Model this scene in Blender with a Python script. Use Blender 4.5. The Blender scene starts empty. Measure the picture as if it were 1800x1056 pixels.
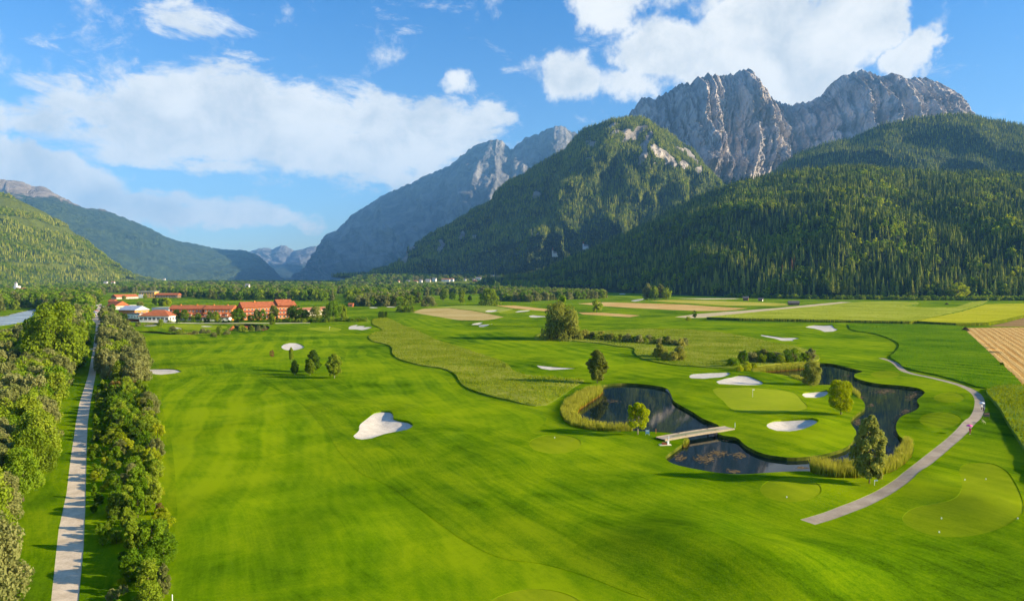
import bpy, math, random
import numpy as np
from mathutils import Vector, Matrix
from mathutils.geometry import delaunay_2d_cdt

SC = bpy.context.scene
COL = SC.collection
rnd = random.Random(7)
RNG = np.random.default_rng(11)

# ------------------------------------------------------------------ camera
F = 1194.0            # focal length in pixels of the 1800 px wide photograph
HOR = 490.0           # row of the horizon
CAMZ = 36.0           # drone height
PITCH = math.atan((528.0 - HOR) / F)
CP, SP = math.cos(PITCH), math.sin(PITCH)
cam_d = bpy.data.cameras.new('camera')
cam = bpy.data.objects.new('camera', cam_d)
COL.objects.link(cam)
cam.location = (0, 0, CAMZ)
cam.rotation_euler = (math.radians(90) - PITCH, 0, 0)
cam_d.sensor_width = 36.0
cam_d.lens = 36.0 * F / 1800.0
cam_d.clip_start = 0.5
cam_d.clip_end = 60000.0
SC.camera = cam

# ------------------------------------------------------------------ sun, exposure
SUN_EL = math.radians(18.0)
SUN_H = Vector((1.0, -0.16, 0)).normalized()      # horizontal direction towards the sun
SUN_DIR = Vector((SUN_H.x * math.cos(SUN_EL), SUN_H.y * math.cos(SUN_EL), math.sin(SUN_EL)))
sun_d = bpy.data.lights.new('sun', 'SUN')
sun_d.energy = 5.0
sun_d.angle = math.radians(0.6)
sun_d.color = (1.0, 0.83, 0.56)
sun = bpy.data.objects.new('sun', sun_d)
COL.objects.link(sun)
sun.rotation_euler = SUN_DIR.to_track_quat('Z', 'Y').to_euler()
sun.location = (300, -60, 300)
SC.view_settings.view_transform = 'Standard'
SC.view_settings.look = 'None'
SC.view_settings.gamma = 1.0
SC.view_settings.use_curve_mapping = False
SC.view_settings.exposure = 1.5
SC.render.engine = 'CYCLES'
cy = SC.cycles
cy.max_bounces = 5
cy.diffuse_bounces = 2
cy.glossy_bounces = 3
cy.transmission_bounces = 3
cy.transparent_max_bounces = 6
cy.volume_bounces = 0
cy.caustics_reflective = False
cy.caustics_refractive = False
cy.use_denoising = True
cy.use_adaptive_sampling = True
cy.adaptive_threshold = 0.02


# ------------------------------------------------------------------ pixel <-> world
def ray(u, v):
    dx = (u - 900.0) / F
    dy = (528.0 - v) / F
    return dx, CP + dy * SP, dy * CP - SP


def at(u, v, z=0.0):
    dx, dyy, dz = ray(u, v)
    t = (z - CAMZ) / dz
    return Vector((dx * t, dyy * t, z))


def ptY(u, v, Y):
    dx, dyy, dz = ray(u, v)
    t = Y / dyy
    return Vector((dx * t, Y, CAMZ + dz * t))


# ------------------------------------------------------------------ world: sky and clouds
class NT:
    """small helper for building node trees"""
    def __init__(self, tree):
        self.t = tree
        self.n = tree.nodes
        self.l = tree.links

    def node(self, typ, **kw):
        nd = self.n.new(typ)
        for k, v in kw.items():
            setattr(nd, k, v)
        return nd

    def put(self, sock, val):
        if val is None:
            return
        if isinstance(val, bpy.types.NodeSocket):
            self.l.new(val, sock)
        else:
            sock.default_value = val

    def math(self, op, a, b=None, c=None, clamp=False):
        nd = self.node('ShaderNodeMath', operation=op)
        nd.use_clamp = clamp
        self.put(nd.inputs[0], a)
        self.put(nd.inputs[1], b)
        self.put(nd.inputs[2], c)
        return nd.outputs[0]

    def vmath(self, op, a, b=None):
        nd = self.node('ShaderNodeVectorMath', operation=op)
        self.put(nd.inputs[0], a)
        if b is not None:
            self.put(nd.inputs[1], b)
        return nd.outputs['Value'] if op in ('LENGTH', 'DOT_PRODUCT', 'DISTANCE') else nd.outputs[0]

    def ramp01(self, x, a, b, lo=0.0, hi=1.0, smooth=True):
        nd = self.node('ShaderNodeMapRange')
        nd.interpolation_type = 'SMOOTHSTEP' if smooth else 'LINEAR'
        self.put(nd.inputs[0], x)
        nd.inputs[1].default_value = a
        nd.inputs[2].default_value = b
        nd.inputs[3].default_value = lo
        nd.inputs[4].default_value = hi
        return nd.outputs[0]

    def noise(self, vec, scale, detail=4.0, rough=0.5, dist=0.0, col=False, dim='3D'):
        nd = self.node('ShaderNodeTexNoise')
        nd.noise_dimensions = dim
        if vec is not None:
            self.l.new(vec, nd.inputs['Vector'])
        nd.inputs['Scale'].default_value = scale
        nd.inputs['Detail'].default_value = detail
        nd.inputs['Roughness'].default_value = rough
        nd.inputs['Distortion'].default_value = dist
        return nd.outputs['Color' if col else 'Fac']

    def mix(self, f, a, b):
        nd = self.node('ShaderNodeMix', data_type='RGBA')
        self.put(nd.inputs[0], f)
        for i, x in ((6, a), (7, b)):
            if isinstance(x, tuple) and len(x) == 3:
                x = x + (1,)
            self.put(nd.inputs[i], x)
        return nd.outputs[2]

    def combine(self, x, y, z):
        nd = self.node('ShaderNodeCombineXYZ')
        self.put(nd.inputs[0], x)
        self.put(nd.inputs[1], y)
        self.put(nd.inputs[2], z)
        return nd.outputs[0]

    def sep(self, v):
        nd = self.node('ShaderNodeSeparateXYZ')
        self.l.new(v, nd.inputs[0])
        return nd.outputs


SKY_STRENGTH = 0.065
world = bpy.data.worlds.new('World')
SC.world = world
world.use_nodes = True
W = NT(world.node_tree)
W.n.clear()
w_out = W.node('ShaderNodeOutputWorld')
w_bg = W.node('ShaderNodeBackground')
W.l.new(w_bg.outputs[0], w_out.inputs[0])
sky = W.node('ShaderNodeTexSky', sky_type='NISHITA')
sky.sun_disc = False
sky.sun_elevation = SUN_EL
sky.sun_rotation = math.atan2(SUN_H.x, SUN_H.y)
sky.altitude = 700
sky.air_density = 1.0
sky.dust_density = 1.2
sky.ozone_density = 2.5
tc = W.node('ShaderNodeTexCoord')
dirv = W.vmath('NORMALIZE', tc.outputs['Generated'])
sx, sy_, sz = W.sep(dirv)
az = W.math('ARCTAN2', sx, sy_)
el = W.math('ARCSINE', sz)


def azel(u, v):
    dx, dy, dz = ray(u, v)
    return math.atan2(dx, dy), math.atan2(dz, math.hypot(dx, dy))


ae = W.combine(az, el, 0.0)
# clouds are shredded by two octaves of turbulence before their shapes are looked up
warp = W.noise(dirv, 9.0, 5, 0.62, col=True)
warp = W.vmath('SUBTRACT', warp, (0.5, 0.5, 0.5))
warp_s = W.node('ShaderNodeVectorMath', operation='MULTIPLY')
W.l.new(warp, warp_s.inputs[0])
warp_s.inputs[1].default_value = (0.13, 0.075, 0.0)
aew = W.vmath('ADD', ae, warp_s.outputs[0])
# cumulus banks: u, v, half width, half height (photo pixels), weight
CUMULUS = [
    (1290, 95, 130, 75, 1.25), (1400, 120, 120, 80, 1.3), (1180, 85, 95, 55, 0.95), (1330, 40, 120, 60, 1.2),
    (1470, 60, 95, 70, 1.15), (1395, 175, 85, 45, 1.2), (1545, 45, 50, 60, 1.0), (1612, 95, 55, 42, 1.05),
    (1075, 10, 75, 50, 0.95), (1010, 132, 60, 45, 0.85), (935, 112, 36, 30, 0.55), (1110, 150, 80, 36, 0.7),
    (1230, -30, 100, 60, 0.7), (1420, -40, 120, 60, 0.9), (1535, 0, 50, 40, 0.9), (1680, 160, 30, 28, 0.45),
    (60, 300, 130, 55, 1.1), (150, 330, 110, 45, 1.0), (-60, 280, 120, 60, 1.0), (800, 155, 42, 28, 0.8),
]
STRATUS = [
    (430, 215, 330, 85, 1.0), (620, 250, 260, 85, 1.05), (760, 235, 150, 55, 1.0), (420, 140, 150, 40, 0.75),
    (100, 220, 150, 40, 0.75), (230, 260, 200, 40, 0.8), (300, 365, 190, 34, 0.85), (430, 390, 150, 22, 0.75),
    (680, 305, 120, 40, 0.9), (80, 140, 140, 28, 0.65), (300, 25, 100, 40, 0.55), (430, 92, 55, 14, 0.6),
    (330, 250, 230, 50, 0.9), (860, 215, 60, 30, 0.75), (520, 400, 70, 16, 0.6), (620, 318, 90, 20, 0.5),
    (-150, 200, 200, 60, 0.8), (250, 200, 200, 50, 0.8), (880, 178, 70, 12, 0.4),
]


def blobs(lst):
    acc = None
    for (u, v, ru, rv, wgt) in lst:
        a0, e0 = azel(u, v)
        ra = ru / F * math.cos(a0) ** 2
        re = rv / F * math.cos(a0)
        d = W.vmath('SUBTRACT', aew, (a0, e0, 0.0))
        m = W.node('ShaderNodeVectorMath', operation='MULTIPLY')
        W.l.new(d, m.inputs[0])
        m.inputs[1].default_value = (1.0 / ra, 1.0 / re, 0.0)
        ln = W.vmath('LENGTH', m.outputs[0])
        k = W.ramp01(ln, 0.35, 1.45, wgt * 1.15, 0.0)
        acc = k if acc is None else W.math('SMOOTH_MAX', acc, k, 0.25)
    return acc


cum = blobs(CUMULUS)
stra = blobs(STRATUS)
nz_c = W.noise(dirv, 14.0, 10, 0.66)
strv = W.node('ShaderNodeVectorMath', operation='MULTIPLY')
W.l.new(dirv, strv.inputs[0])
strv.inputs[1].default_value = (1.0, 1.0, 2.6)
nz_s = W.noise(strv.outputs[0], 9.0, 11, 0.70, 0.35)
d_c = W.math('ADD', cum, W.math('MULTIPLY', W.math('SUBTRACT', nz_c, 0.5), 2.5))
d_s = W.math('ADD', stra, W.math('MULTIPLY', W.math('SUBTRACT', nz_s, 0.5), 2.6))
# the sky goes on behind the camera with the same broken cloud
far_az = W.ramp01(W.math('ABSOLUTE', az), 0.72, 1.0)
nz_r = W.noise(strv.outputs[0], 3.0, 8, 0.6)
d_r = W.math('MULTIPLY', W.ramp01(nz_r, 0.50, 0.68, 0.0, 0.8), far_az)
a_c = W.ramp01(d_c, 0.34, 0.95)
a_s = W.ramp01(d_s, 0.36, 0.92, 0.0, 0.97)
above = W.ramp01(el, 0.0, 0.04)
alpha = W.math('MULTIPLY', W.math('MAXIMUM', W.math('MAXIMUM', a_c, a_s), d_r), above)
# soft grey bases and bright towers inside the cloud
nz_l = W.noise(dirv, 13.0, 8, 0.6, 0.3)
lum = W.math('ADD', W.math('MULTIPLY', W.math('SUBTRACT', nz_l, 0.5), 2.1),
             W.math('MULTIPLY', W.math('MINIMUM', W.math('MAXIMUM', d_c, d_s), 1.3), -0.28))
lum = W.ramp01(lum, -0.85, 0.0)
CLOUD_BRIGHT = 6.0
c_col = W.mix(lum, (0.64 * CLOUD_BRIGHT, 0.69 * CLOUD_BRIGHT, 0.74 * CLOUD_BRIGHT),
              (1.0 * CLOUD_BRIGHT, 0.985 * CLOUD_BRIGHT, 0.95 * CLOUD_BRIGHT))
# the air of a clear late afternoon: the sky texture with a deeper blue
tint = W.node('ShaderNodeMix', data_type='RGBA', blend_type='MULTIPLY')
tint.inputs[0].default_value = 1.0
W.l.new(sky.outputs[0], tint.inputs[6])
W.l.new(W.mix(W.ramp01(el, 0.0, 0.42, smooth=False), (1.05, 1.10, 1.12), (0.22, 0.80, 1.30)), tint.inputs[7])
full = W.mix(alpha, tint.outputs[2], c_col)
W.l.new(full, w_bg.inputs[0])
w_bg.inputs[1].default_value = SKY_STRENGTH


# ------------------------------------------------------------------ numpy noise
_perm = np.random.default_rng(3).permutation(4096)
_grad = np.random.default_rng(4).uniform(0, 2 * math.pi, 4096)


def perlin(x, y, seed=0):
    x = np.asarray(x, float)
    y = np.asarray(y, float)
    xi = np.floor(x).astype(int)
    yi = np.floor(y).astype(int)
    fx, fy = x - xi, y - yi

    def g(ix, iy, dx, dy):
        h = _perm[(_perm[(ix + seed * 131) & 4095] + iy) & 4095]
        a = _grad[h]
        return np.cos(a) * dx + np.sin(a) * dy
    sxx = fx * fx * fx * (fx * (fx * 6 - 15) + 10)
    syy = fy * fy * fy * (fy * (fy * 6 - 15) + 10)
    a = g(xi, yi, fx, fy) * (1 - sxx) + g(xi + 1, yi, fx - 1, fy) * sxx
    b = g(xi, yi + 1, fx, fy - 1) * (1 - sxx) + g(xi + 1, yi + 1, fx - 1, fy - 1) * sxx
    return (a * (1 - syy) + b * syy) * 1.5


def fbm(x, y, octaves=4, rough=0.5, seed=0, ridged=False):
    s, a, f, tot = 0.0, 1.0, 1.0, 0.0
    for k in range(octaves):
        n = perlin(x * f, y * f, seed + k * 7)
        if ridged:
            n = 1.0 - 2.0 * np.abs(n)
        s = s + a * n
        tot += a
        a *= rough
        f *= 2.03
    return s / tot


def smooth01(x):
    x = np.clip(x, 0, 1)
    return x * x * (3 - 2 * x)


# ------------------------------------------------------------------ object helpers
def mesh_np(name, V, faces, mats=(), smooth=False, mat_idx=None):
    """faces: an (n,k) int array or a list of such arrays"""
    if not isinstance(faces, (list, tuple)):
        faces = [faces]
    faces = [np.asarray(f, dtype=np.int32) for f in faces if len(f)]
    me = bpy.data.meshes.new(name)
    V = np.asarray(V, dtype=np.float32)
    me.vertices.add(len(V))
    me.vertices.foreach_set('co', V.ravel())
    nl = sum(f.size for f in faces)
    nf = sum(len(f) for f in faces)
    if nf:
        me.loops.add(nl)
        me.polygons.add(nf)
        me.loops.foreach_set('vertex_index', np.concatenate([f.ravel() for f in faces]))
        tot = np.concatenate([np.full(len(f), f.shape[1], dtype=np.int32) for f in faces])
        start = np.concatenate([[0], np.cumsum(tot)[:-1]]).astype(np.int32)
        me.polygons.foreach_set('loop_start', start)
        if mat_idx is not None:
            me.polygons.foreach_set('material_index', np.asarray(mat_idx, dtype=np.int32))
        me.polygons.foreach_set('use_smooth', np.full(nf, smooth, dtype=bool))
    for m in mats:
        me.materials.append(m)
    me.update(calc_edges=True)
    return me


def link(name, me, parent=None, loc=None):
    o = bpy.data.objects.new(name, me)
    COL.objects.link(o)
    if parent is not None:
        o.parent = parent
    if loc is not None:
        o.location = loc
    return o


def tag(o, label=None, cat=None, group=None, kind=None):
    if label:
        o['label'] = label
    if cat:
        o['category'] = cat
    if group:
        o['group'] = group
    if kind:
        o['kind'] = kind
    return o


def thing(name, label, cat, loc=(0, 0, 0), rz=0.0, group=None):
    o = bpy.data.objects.new(name, None)
    COL.objects.link(o)
    o.empty_display_size = 0.5
    o.location = loc
    o.rotation_euler = (0, 0, rz)
    return tag(o, label, cat, group)


class MB:
    """collects simple solids into one mesh"""
    def __init__(self):
        self.V, self.F, self.M = [], [], []

    def add(self, V, F, m=0):
        b = len(self.V)
        self.V += [tuple(v) for v in V]
        for f in F:
            self.F.append(tuple(i + b for i in f))
            self.M.append(m)

    def box(self, x0, x1, y0, y1, z0, z1, m=0):
        V = [(x0, y0, z0), (x1, y0, z0), (x1, y1, z0), (x0, y1, z0), (x0, y0, z1), (x1, y0, z1), (x1, y1, z1), (x0, y1, z1)]
        self.add(V, [(0, 3, 2, 1), (4, 5, 6, 7), (0, 1, 5, 4), (1, 2, 6, 5), (2, 3, 7, 6), (3, 0, 4, 7)], m)

    def tube(self, pts, radii, n=6, m=0, cap=True):
        rings = []
        for i, p in enumerate(pts):
            p = Vector(p)
            a = Vector(pts[max(i - 1, 0)])
            b = Vector(pts[min(i + 1, len(pts) - 1)])
            t = (b - a).normalized()
            q = t.to_track_quat('Z', 'Y')
            rings.append([p + q @ Vector((math.cos(2 * math.pi * k / n) * radii[i], math.sin(2 * math.pi * k / n) * radii[i], 0)) for k in range(n)])
        V = [v for r in rings for v in r]
        Fc = []
        for i in range(len(pts) - 1):
            for k in range(n):
                k2 = (k + 1) % n
                Fc.append((i * n + k, i * n + k2, (i + 1) * n + k2, (i + 1) * n + k))
        if cap:
            Fc.append(tuple(range(n))[::-1])
            Fc.append(tuple((len(pts) - 1) * n + k for k in range(n)))
        self.add(V, Fc, m)

    def mesh(self, name, mats, smooth=False):
        me = bpy.data.meshes.new(name)
        me.from_pydata([tuple(v) for v in self.V], [], self.F)
        for m in mats:
            me.materials.append(m)
        for p, mi in zip(me.polygons, self.M):
            p.material_index = mi
            p.use_smooth = smooth
        me.update()
        return me

    def build(self, name, mats, parent=None, loc=None, smooth=False):
        if not isinstance(mats, (list, tuple)):
            mats = [mats]
        return link(name, self.mesh(name, mats, smooth), parent, loc)


# ------------------------------------------------------------------ materials
def mat(name):
    m = bpy.data.materials.new(name)
    m.use_nodes = True
    t = NT(m.node_tree)
    b = m.node_tree.nodes['Principled BSDF']
    b.inputs['Roughness'].default_value = 0.9
    b.inputs['Specular IOR Level'].default_value = 0.15
    return m, t, b


def flat(name, col, rough=0.8, spec=0.2, var=0.25, scale=3.0):
    m, t, b = mat(name)
    tcn = t.node('ShaderNodeTexCoord')
    n = t.noise(tcn.outputs['Object'], scale, 4, 0.6)
    lo = tuple(c * (1 - var) for c in col)
    hi = tuple(min(1, c * (1 + var)) for c in col)
    t.l.new(t.mix(t.ramp01(n, 0.3, 0.7), lo, hi), b.inputs['Base Color'])
    b.inputs['Roughness'].default_value = rough
    b.inputs['Specular IOR Level'].default_value = spec
    return m


def world_pos(t):
    return t.node('ShaderNodeNewGeometry').outputs['Position']


def bump(t, b, h, strength, dist):
    nd = t.node('ShaderNodeBump')
    nd.inputs['Strength'].default_value = strength
    nd.inputs['Distance'].default_value = dist
    t.l.new(h, nd.inputs['Height'])
    t.l.new(nd.outputs[0], b.inputs['Normal'])


def turf(name, c_lo, c_mid, c_hi, stripe=None, stripe_amt=0.18, bump_s=0.6, grain=1.0, patch=0.02):
    """grass: patches, streaks of the mower, fine grain.  stripe = (direction angle, width)"""
    m, t, b = mat(name)
    p = world_pos(t)
    n1 = t.noise(p, patch, 5, 0.6)
    n2 = t.noise(p, 0.11, 5, 0.65, 0.8)
    n3 = t.noise(p, 1.6, 3, 0.7)
    k = t.math('ADD', t.math('ADD', t.math('MULTIPLY', t.math('SUBTRACT', n1, 0.5), 1.35), 0.50), t.math('MULTIPLY', n2, 0.55))
    k = t.math('ADD', k, t.math('MULTIPLY', n3, 0.28 * grain))
    # brushed look left by mower and roller
    along = t.vmath('DOT_PRODUCT', p, (0.53, -0.85, 0.0))
    across = t.math('ADD', t.vmath('DOT_PRODUCT', p, (0.85, 0.53, 0.0)), t.math('MULTIPLY', t.noise(p, 0.016, 2, 0.5), 22.0))
    nb_ = t.noise(t.combine(t.math('MULTIPLY', along, 0.03), t.math('MULTIPLY', across, 0.38), 0.0), 1.0, 4, 0.6)
    k = t.math('ADD', k, t.math('MULTIPLY', t.math('SUBTRACT', nb_, 0.5), 0.20))
    nf_ = t.noise(t.combine(t.math('MULTIPLY', along, 0.10), t.math('MULTIPLY', across, 1.9), 0.0), 1.0, 3, 0.65)
    k = t.math('ADD', k, t.math('MULTIPLY', t.math('SUBTRACT', nf_, 0.5), 0.30 * grain))
    if stripe:
        ang, wid = stripe
        dvec = t.vmath('DOT_PRODUCT', p, (math.cos(ang), math.sin(ang), 0.0))
        warp_n = t.noise(p, 0.012, 3, 0.5)
        ph = t.math('ADD', t.math('MULTIPLY', dvec, math.pi / wid), t.math('MULTIPLY', warp_n, 14.0))
        s = t.math('SINE', ph)
        s = t.ramp01(s, -0.5, 0.5, -0.5, 0.5)
        vis = t.ramp01(t.noise(p, 0.017, 3, 0.5), 0.38, 0.62, 0.15, 1.0)
        k = t.math('ADD', k, t.math('MULTIPLY', t.math('MULTIPLY', s, vis), stripe_amt))
        s2 = t.math('SINE', t.math('MULTIPLY', ph, 4.3))
        k = t.math('ADD', k, t.math('MULTIPLY', s2, stripe_amt * 0.13))
    k = t.math('ADD', k, t.math('MULTIPLY', t.math('SUBTRACT', t.noise(p, 4.5, 3, 0.8), 0.5), 0.50 * grain))
    k = t.math('SUBTRACT', k, 0.14 * grain)
    cr = t.node('ShaderNodeValToRGB')
    t.l.new(k, cr.inputs[0])
    e = cr.color_ramp.elements
    e[0].position = 0.42
    e[0].color = c_lo + (1,)
    e[1].position = 0.98
    e[1].color = c_hi + (1,)
    em = e.new(0.68)
    em.color = c_mid + (1,)
    t.l.new(cr.outputs[0], b.inputs['Base Color'])
    hgt = t.math('ADD', t.math('MULTIPLY', t.noise(p, 3.2, 2, 0.7), 0.5), t.math('MULTIPLY', n2, 0.6))
    bump(t, b, hgt, bump_s, 0.16)
    b.inputs['Roughness'].default_value = 0.95
    b.inputs['Specular IOR Level'].default_value = 0.0
    return m

# ================================================================== THE GROUND
# ---- outlines, traced on the photograph and thrown onto the ground
POND_PX = [(1051, 681), (1064, 675.5), (1093, 673), (1120, 674), (1149, 677), (1171, 682), (1179, 692), (1184, 704), (1200, 714),
           (1218, 724), (1235, 735), (1250, 741), (1262, 746), (1264, 752), (1261, 757), (1262, 762), (1271, 765), (1293, 768), (1300, 772),
           (1309, 781), (1331, 793), (1356, 800), (1384, 803.5), (1416, 802.5), (1441, 799), (1469, 792.5), (1491, 783), (1503, 769),
           (1505, 758), (1498, 747), (1495, 739), (1506, 727), (1519, 717.5), (1520, 710), (1515, 702), (1500, 691), (1484, 683), (1469, 677),
           (1450, 676), (1425, 675), (1403, 667), (1387, 661), (1362, 656.5), (1337, 653.5), (1322, 651.5), (1331, 646.5), (1362, 642.5),
           (1403, 639), (1441, 638), (1462, 639), (1484, 644), (1510, 650.5), (1516, 653), (1503, 657), (1503, 663), (1519, 669), (1544, 674),
           (1581, 677), (1612, 681.5), (1625, 688), (1622, 694), (1612, 703), (1616, 713), (1609, 721), (1587, 730), (1578, 739), (1575, 752),
           (1581, 766), (1590, 772), (1604, 780), (1603, 800), (1581, 822), (1550, 834), (1503, 840), (1456, 838), (1430, 832), (1422, 827.5), (1378, 828.5),
           (1331, 831.5), (1300, 833), (1260, 830), (1227, 824.5), (1195, 818), (1174, 810), (1169, 803), (1182, 792), (1200, 779),
           (1206, 771), (1196, 763), (1173, 760), (1149, 758.5), (1115, 757), (1093, 757.5), (1067, 757.5), (1033, 754.5), (1004, 748), (990, 737),
           (985, 723), (993, 708), (1011, 694), (1033, 684)]
PONDS = {
    'pond': POND_PX,
    'hotel_pond_a': [(400, 580), (405, 574), (411, 569.5), (430, 569), (448, 570), (466, 571.5), (474, 575), (468, 580), (450, 582), (428, 582)],
    'hotel_pond_b': [(249, 571), (260, 568), (274, 567.5), (278, 571), (262, 574)],
    'hotel_pond_c': [(241, 582), (263, 582), (280, 583), (299, 585), (330, 583), (354, 582), (352, 586), (320, 588), (298, 588), (277, 586), (249, 584)],
    'river': [(-320, 592), (-160, 566), (0, 555), (20, 551), (48, 545), (62, 542), (60, 552), (46, 562), (20, 570), (-160, 592), (-320, 650)],
}
MEADOW_A = [(655, 600), (677, 605), (688, 611), (690, 622), (702, 632), (726, 639), (748, 644), (770, 646.5), (790, 652.5), (802, 661), (809, 673),
            (824, 684), (853, 694), (890, 703), (922, 711), (943, 714), (961, 712), (980, 701), (998, 689), (1012, 679), (1027, 668), (1000, 665.5),
            (960, 662), (925, 660), (902, 652), (893, 642), (878, 634), (836, 620), (794, 606), (767, 598), (739, 584), (711, 573), (692, 564),
            (678, 559), (658, 561), (655, 570), (672, 580), (658, 585), (648, 592)]
MEADOW_B = [(942, 596), (980, 598), (1012, 600), (1062, 605), (1090, 610), (1110, 611.5), (1116, 615), (1115, 620), (1125, 629), (1150, 636), (1175, 641),
            (1212, 644), (1250, 646.5), (1295, 649), (1318, 650), (1331, 645), (1362, 641), (1403, 637.5), (1432, 636), (1440, 627), (1410, 613),
            (1360, 603), (1330, 596), (1290, 588), (1230, 581), (1150, 578), (1080, 581), (1020, 583), (960, 585), (944, 590)]
TALL = [(1500, 569.5), (1493, 576), (1500, 581), (1525, 585), (1545, 589), (1565, 596), (1579, 605), (1578, 615), (1568, 624), (1566, 630), (1577, 637),
        (1586, 645), (1602, 650), (1626, 655.5), (1664, 664.5), (1697, 674), (1717, 681), (1733, 683), (1770, 680), (1796, 677), (1762, 642), (1740, 622),
        (1712, 595), (1688, 574.5), (1662, 571), (1600, 570.5)]
MEADOW_C = [(1737, 688), (1744, 706), (1757, 721), (1767, 740), (1782, 765), (1800, 793), (1850, 870), (1960, 900), (1990, 683), (1800, 681)]
STUBBLE = [(1690, 576), (1712, 595), (1740, 622), (1762, 642), (1797, 677), (1860, 738), (2000, 760), (2060, 575), (1800, 574.5)]
BROWN = [(1737, 573.5), (1770, 566.5), (1800, 558.5), (1870, 548), (2060, 540), (2060, 573), (1800, 573.5)]
CORN_1 = [(1242, 557.2), (1290, 552), (1330, 548), (1400, 541), (1480, 533.5), (1500, 531.3), (1550, 529.5), (1612, 531), (1616, 533), (1590, 537.5),
          (1640, 541), (1680, 539.5), (1708, 530.5), (1736, 528.5), (1728, 534), (1690, 546), (1640, 556.5), (1608, 563.2), (1600, 564.3),
          (1500, 562.2), (1400, 560.8), (1300, 559.2)]
CORN_2 = [(1612, 563.8), (1640, 558), (1692, 547.2), (1734, 534.4), (1800, 533), (2020, 530), (2020, 541), (1850, 545), (1800, 553.5), (1770, 560.5), (1735, 566.5),
          (1680, 567.3), (1640, 566)]
TAN = [(724, 549), (745, 542.5), (790, 541.5), (830, 546), (886, 557), (868, 561), (850, 563), (811, 563), (767, 556)]
PALE_GREEN = [(746, 542), (800, 537.7), (866, 538), (902, 543.5), (884, 548), (856, 549.5), (832, 545.5), (792, 541)]
ORANGE_1 = [(1015, 533.5), (1062, 531), (1200, 535), (1250, 538.5), (1315, 542), (1275, 546), (1230, 546.5), (1175, 544.3), (1100, 540.5), (1060, 537.8)]
ORANGE_2 = [(1015, 548.8), (1060, 549.5), (1125, 554.3), (1106, 557.3), (1025, 552.5)]
ORANGE_3 = [(870, 536.8), (905, 536.8), (961, 543), (975, 547), (955, 546.5), (905, 542.2)]
YELLOW = [(1142, 528.6), (1180, 527), (1260, 529), (1380, 533.5), (1386, 536.5), (1360, 537.6), (1280, 536.8), (1200, 532.5)]
PALE_STRIP = [(1188, 524.4), (1290, 524.2), (1300, 525.3), (1240, 526.2)]
DIRT = [(1186, 557), (1225, 551.6), (1290, 547), (1370, 541), (1440, 534), (1478, 530.6), (1497, 531), (1440, 537.5), (1400, 541), (1330, 548), (1290, 552.2), (1243, 558),
        (1212, 559)]
FAIR_1 = [(326, 1200), (312, 900), (302, 780), (284, 700), (300, 668), (350, 662), (420, 655), (455, 670), (500, 690), (535, 715), (560, 744), (575, 759), (592, 788), (616, 815),
          (640, 835), (660, 842), (700, 865), (740, 895), (780, 925), (820, 952), (880, 980), (950, 990), (1030, 1012), (1100, 1040), (1150, 1058), (1250, 1110),
          (1250, 1200)]
FAIR_2 = [(612, 616), (640, 618), (668, 622), (684, 634), (720, 648), (765, 655), (785, 668), (805, 688), (850, 704), (915, 720), (960, 732), (930, 760), (860, 752),
          (770, 727), (716, 708), (660, 700), (622, 690), (604, 660)]
FAIR_3 = [(702, 561), (730, 560), (790, 565), (826, 574), (880, 583), (930, 601), (980, 606), (1060, 614), (1088, 620), (1098, 640), (1060, 660), (1040, 650), (985, 632),
          (930, 624), (880, 618), (820, 600), (760, 582), (715, 570)]
FAIR_4 = [(1120, 570), (1200, 566), (1300, 570), (1400, 580), (1480, 588), (1530, 594), (1560, 603), (1566, 614), (1550, 626), (1500, 637), (1455, 630), (1420, 610),
          (1360, 596), (1290, 582), (1200, 575)]
FAIR_5 = [(470, 586), (540, 586), (605, 590), (640, 602), (600, 612), (560, 625), (610, 640), (560, 655), (430, 640), (345, 635), (310, 622), (380, 602)]
GREENS = [
    [(1253, 684), (1262, 681), (1300, 680.5), (1360, 684), (1395, 690), (1410, 704), (1419, 716), (1395, 723), (1340, 725), (1300, 724), (1281, 715), (1272, 705), (1259, 694)],
    [(540, 577), (565, 575), (590, 575.3), (600, 578), (594, 582), (575, 583), (552, 580)],
    [(878, 549), (890, 546), (910, 546.4), (912, 549), (895, 551.5), (880, 551)],
    [(300, 573), (330, 570.5), (370, 570.5), (398, 573), (395, 577), (360, 580), (318, 579)],
]


def ell(cu, cv, ru, rv, n=20):
    return [(cu + ru * math.cos(2 * math.pi * i / n), cv + rv * math.sin(2 * math.pi * i / n)) for i in range(n)]


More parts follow.
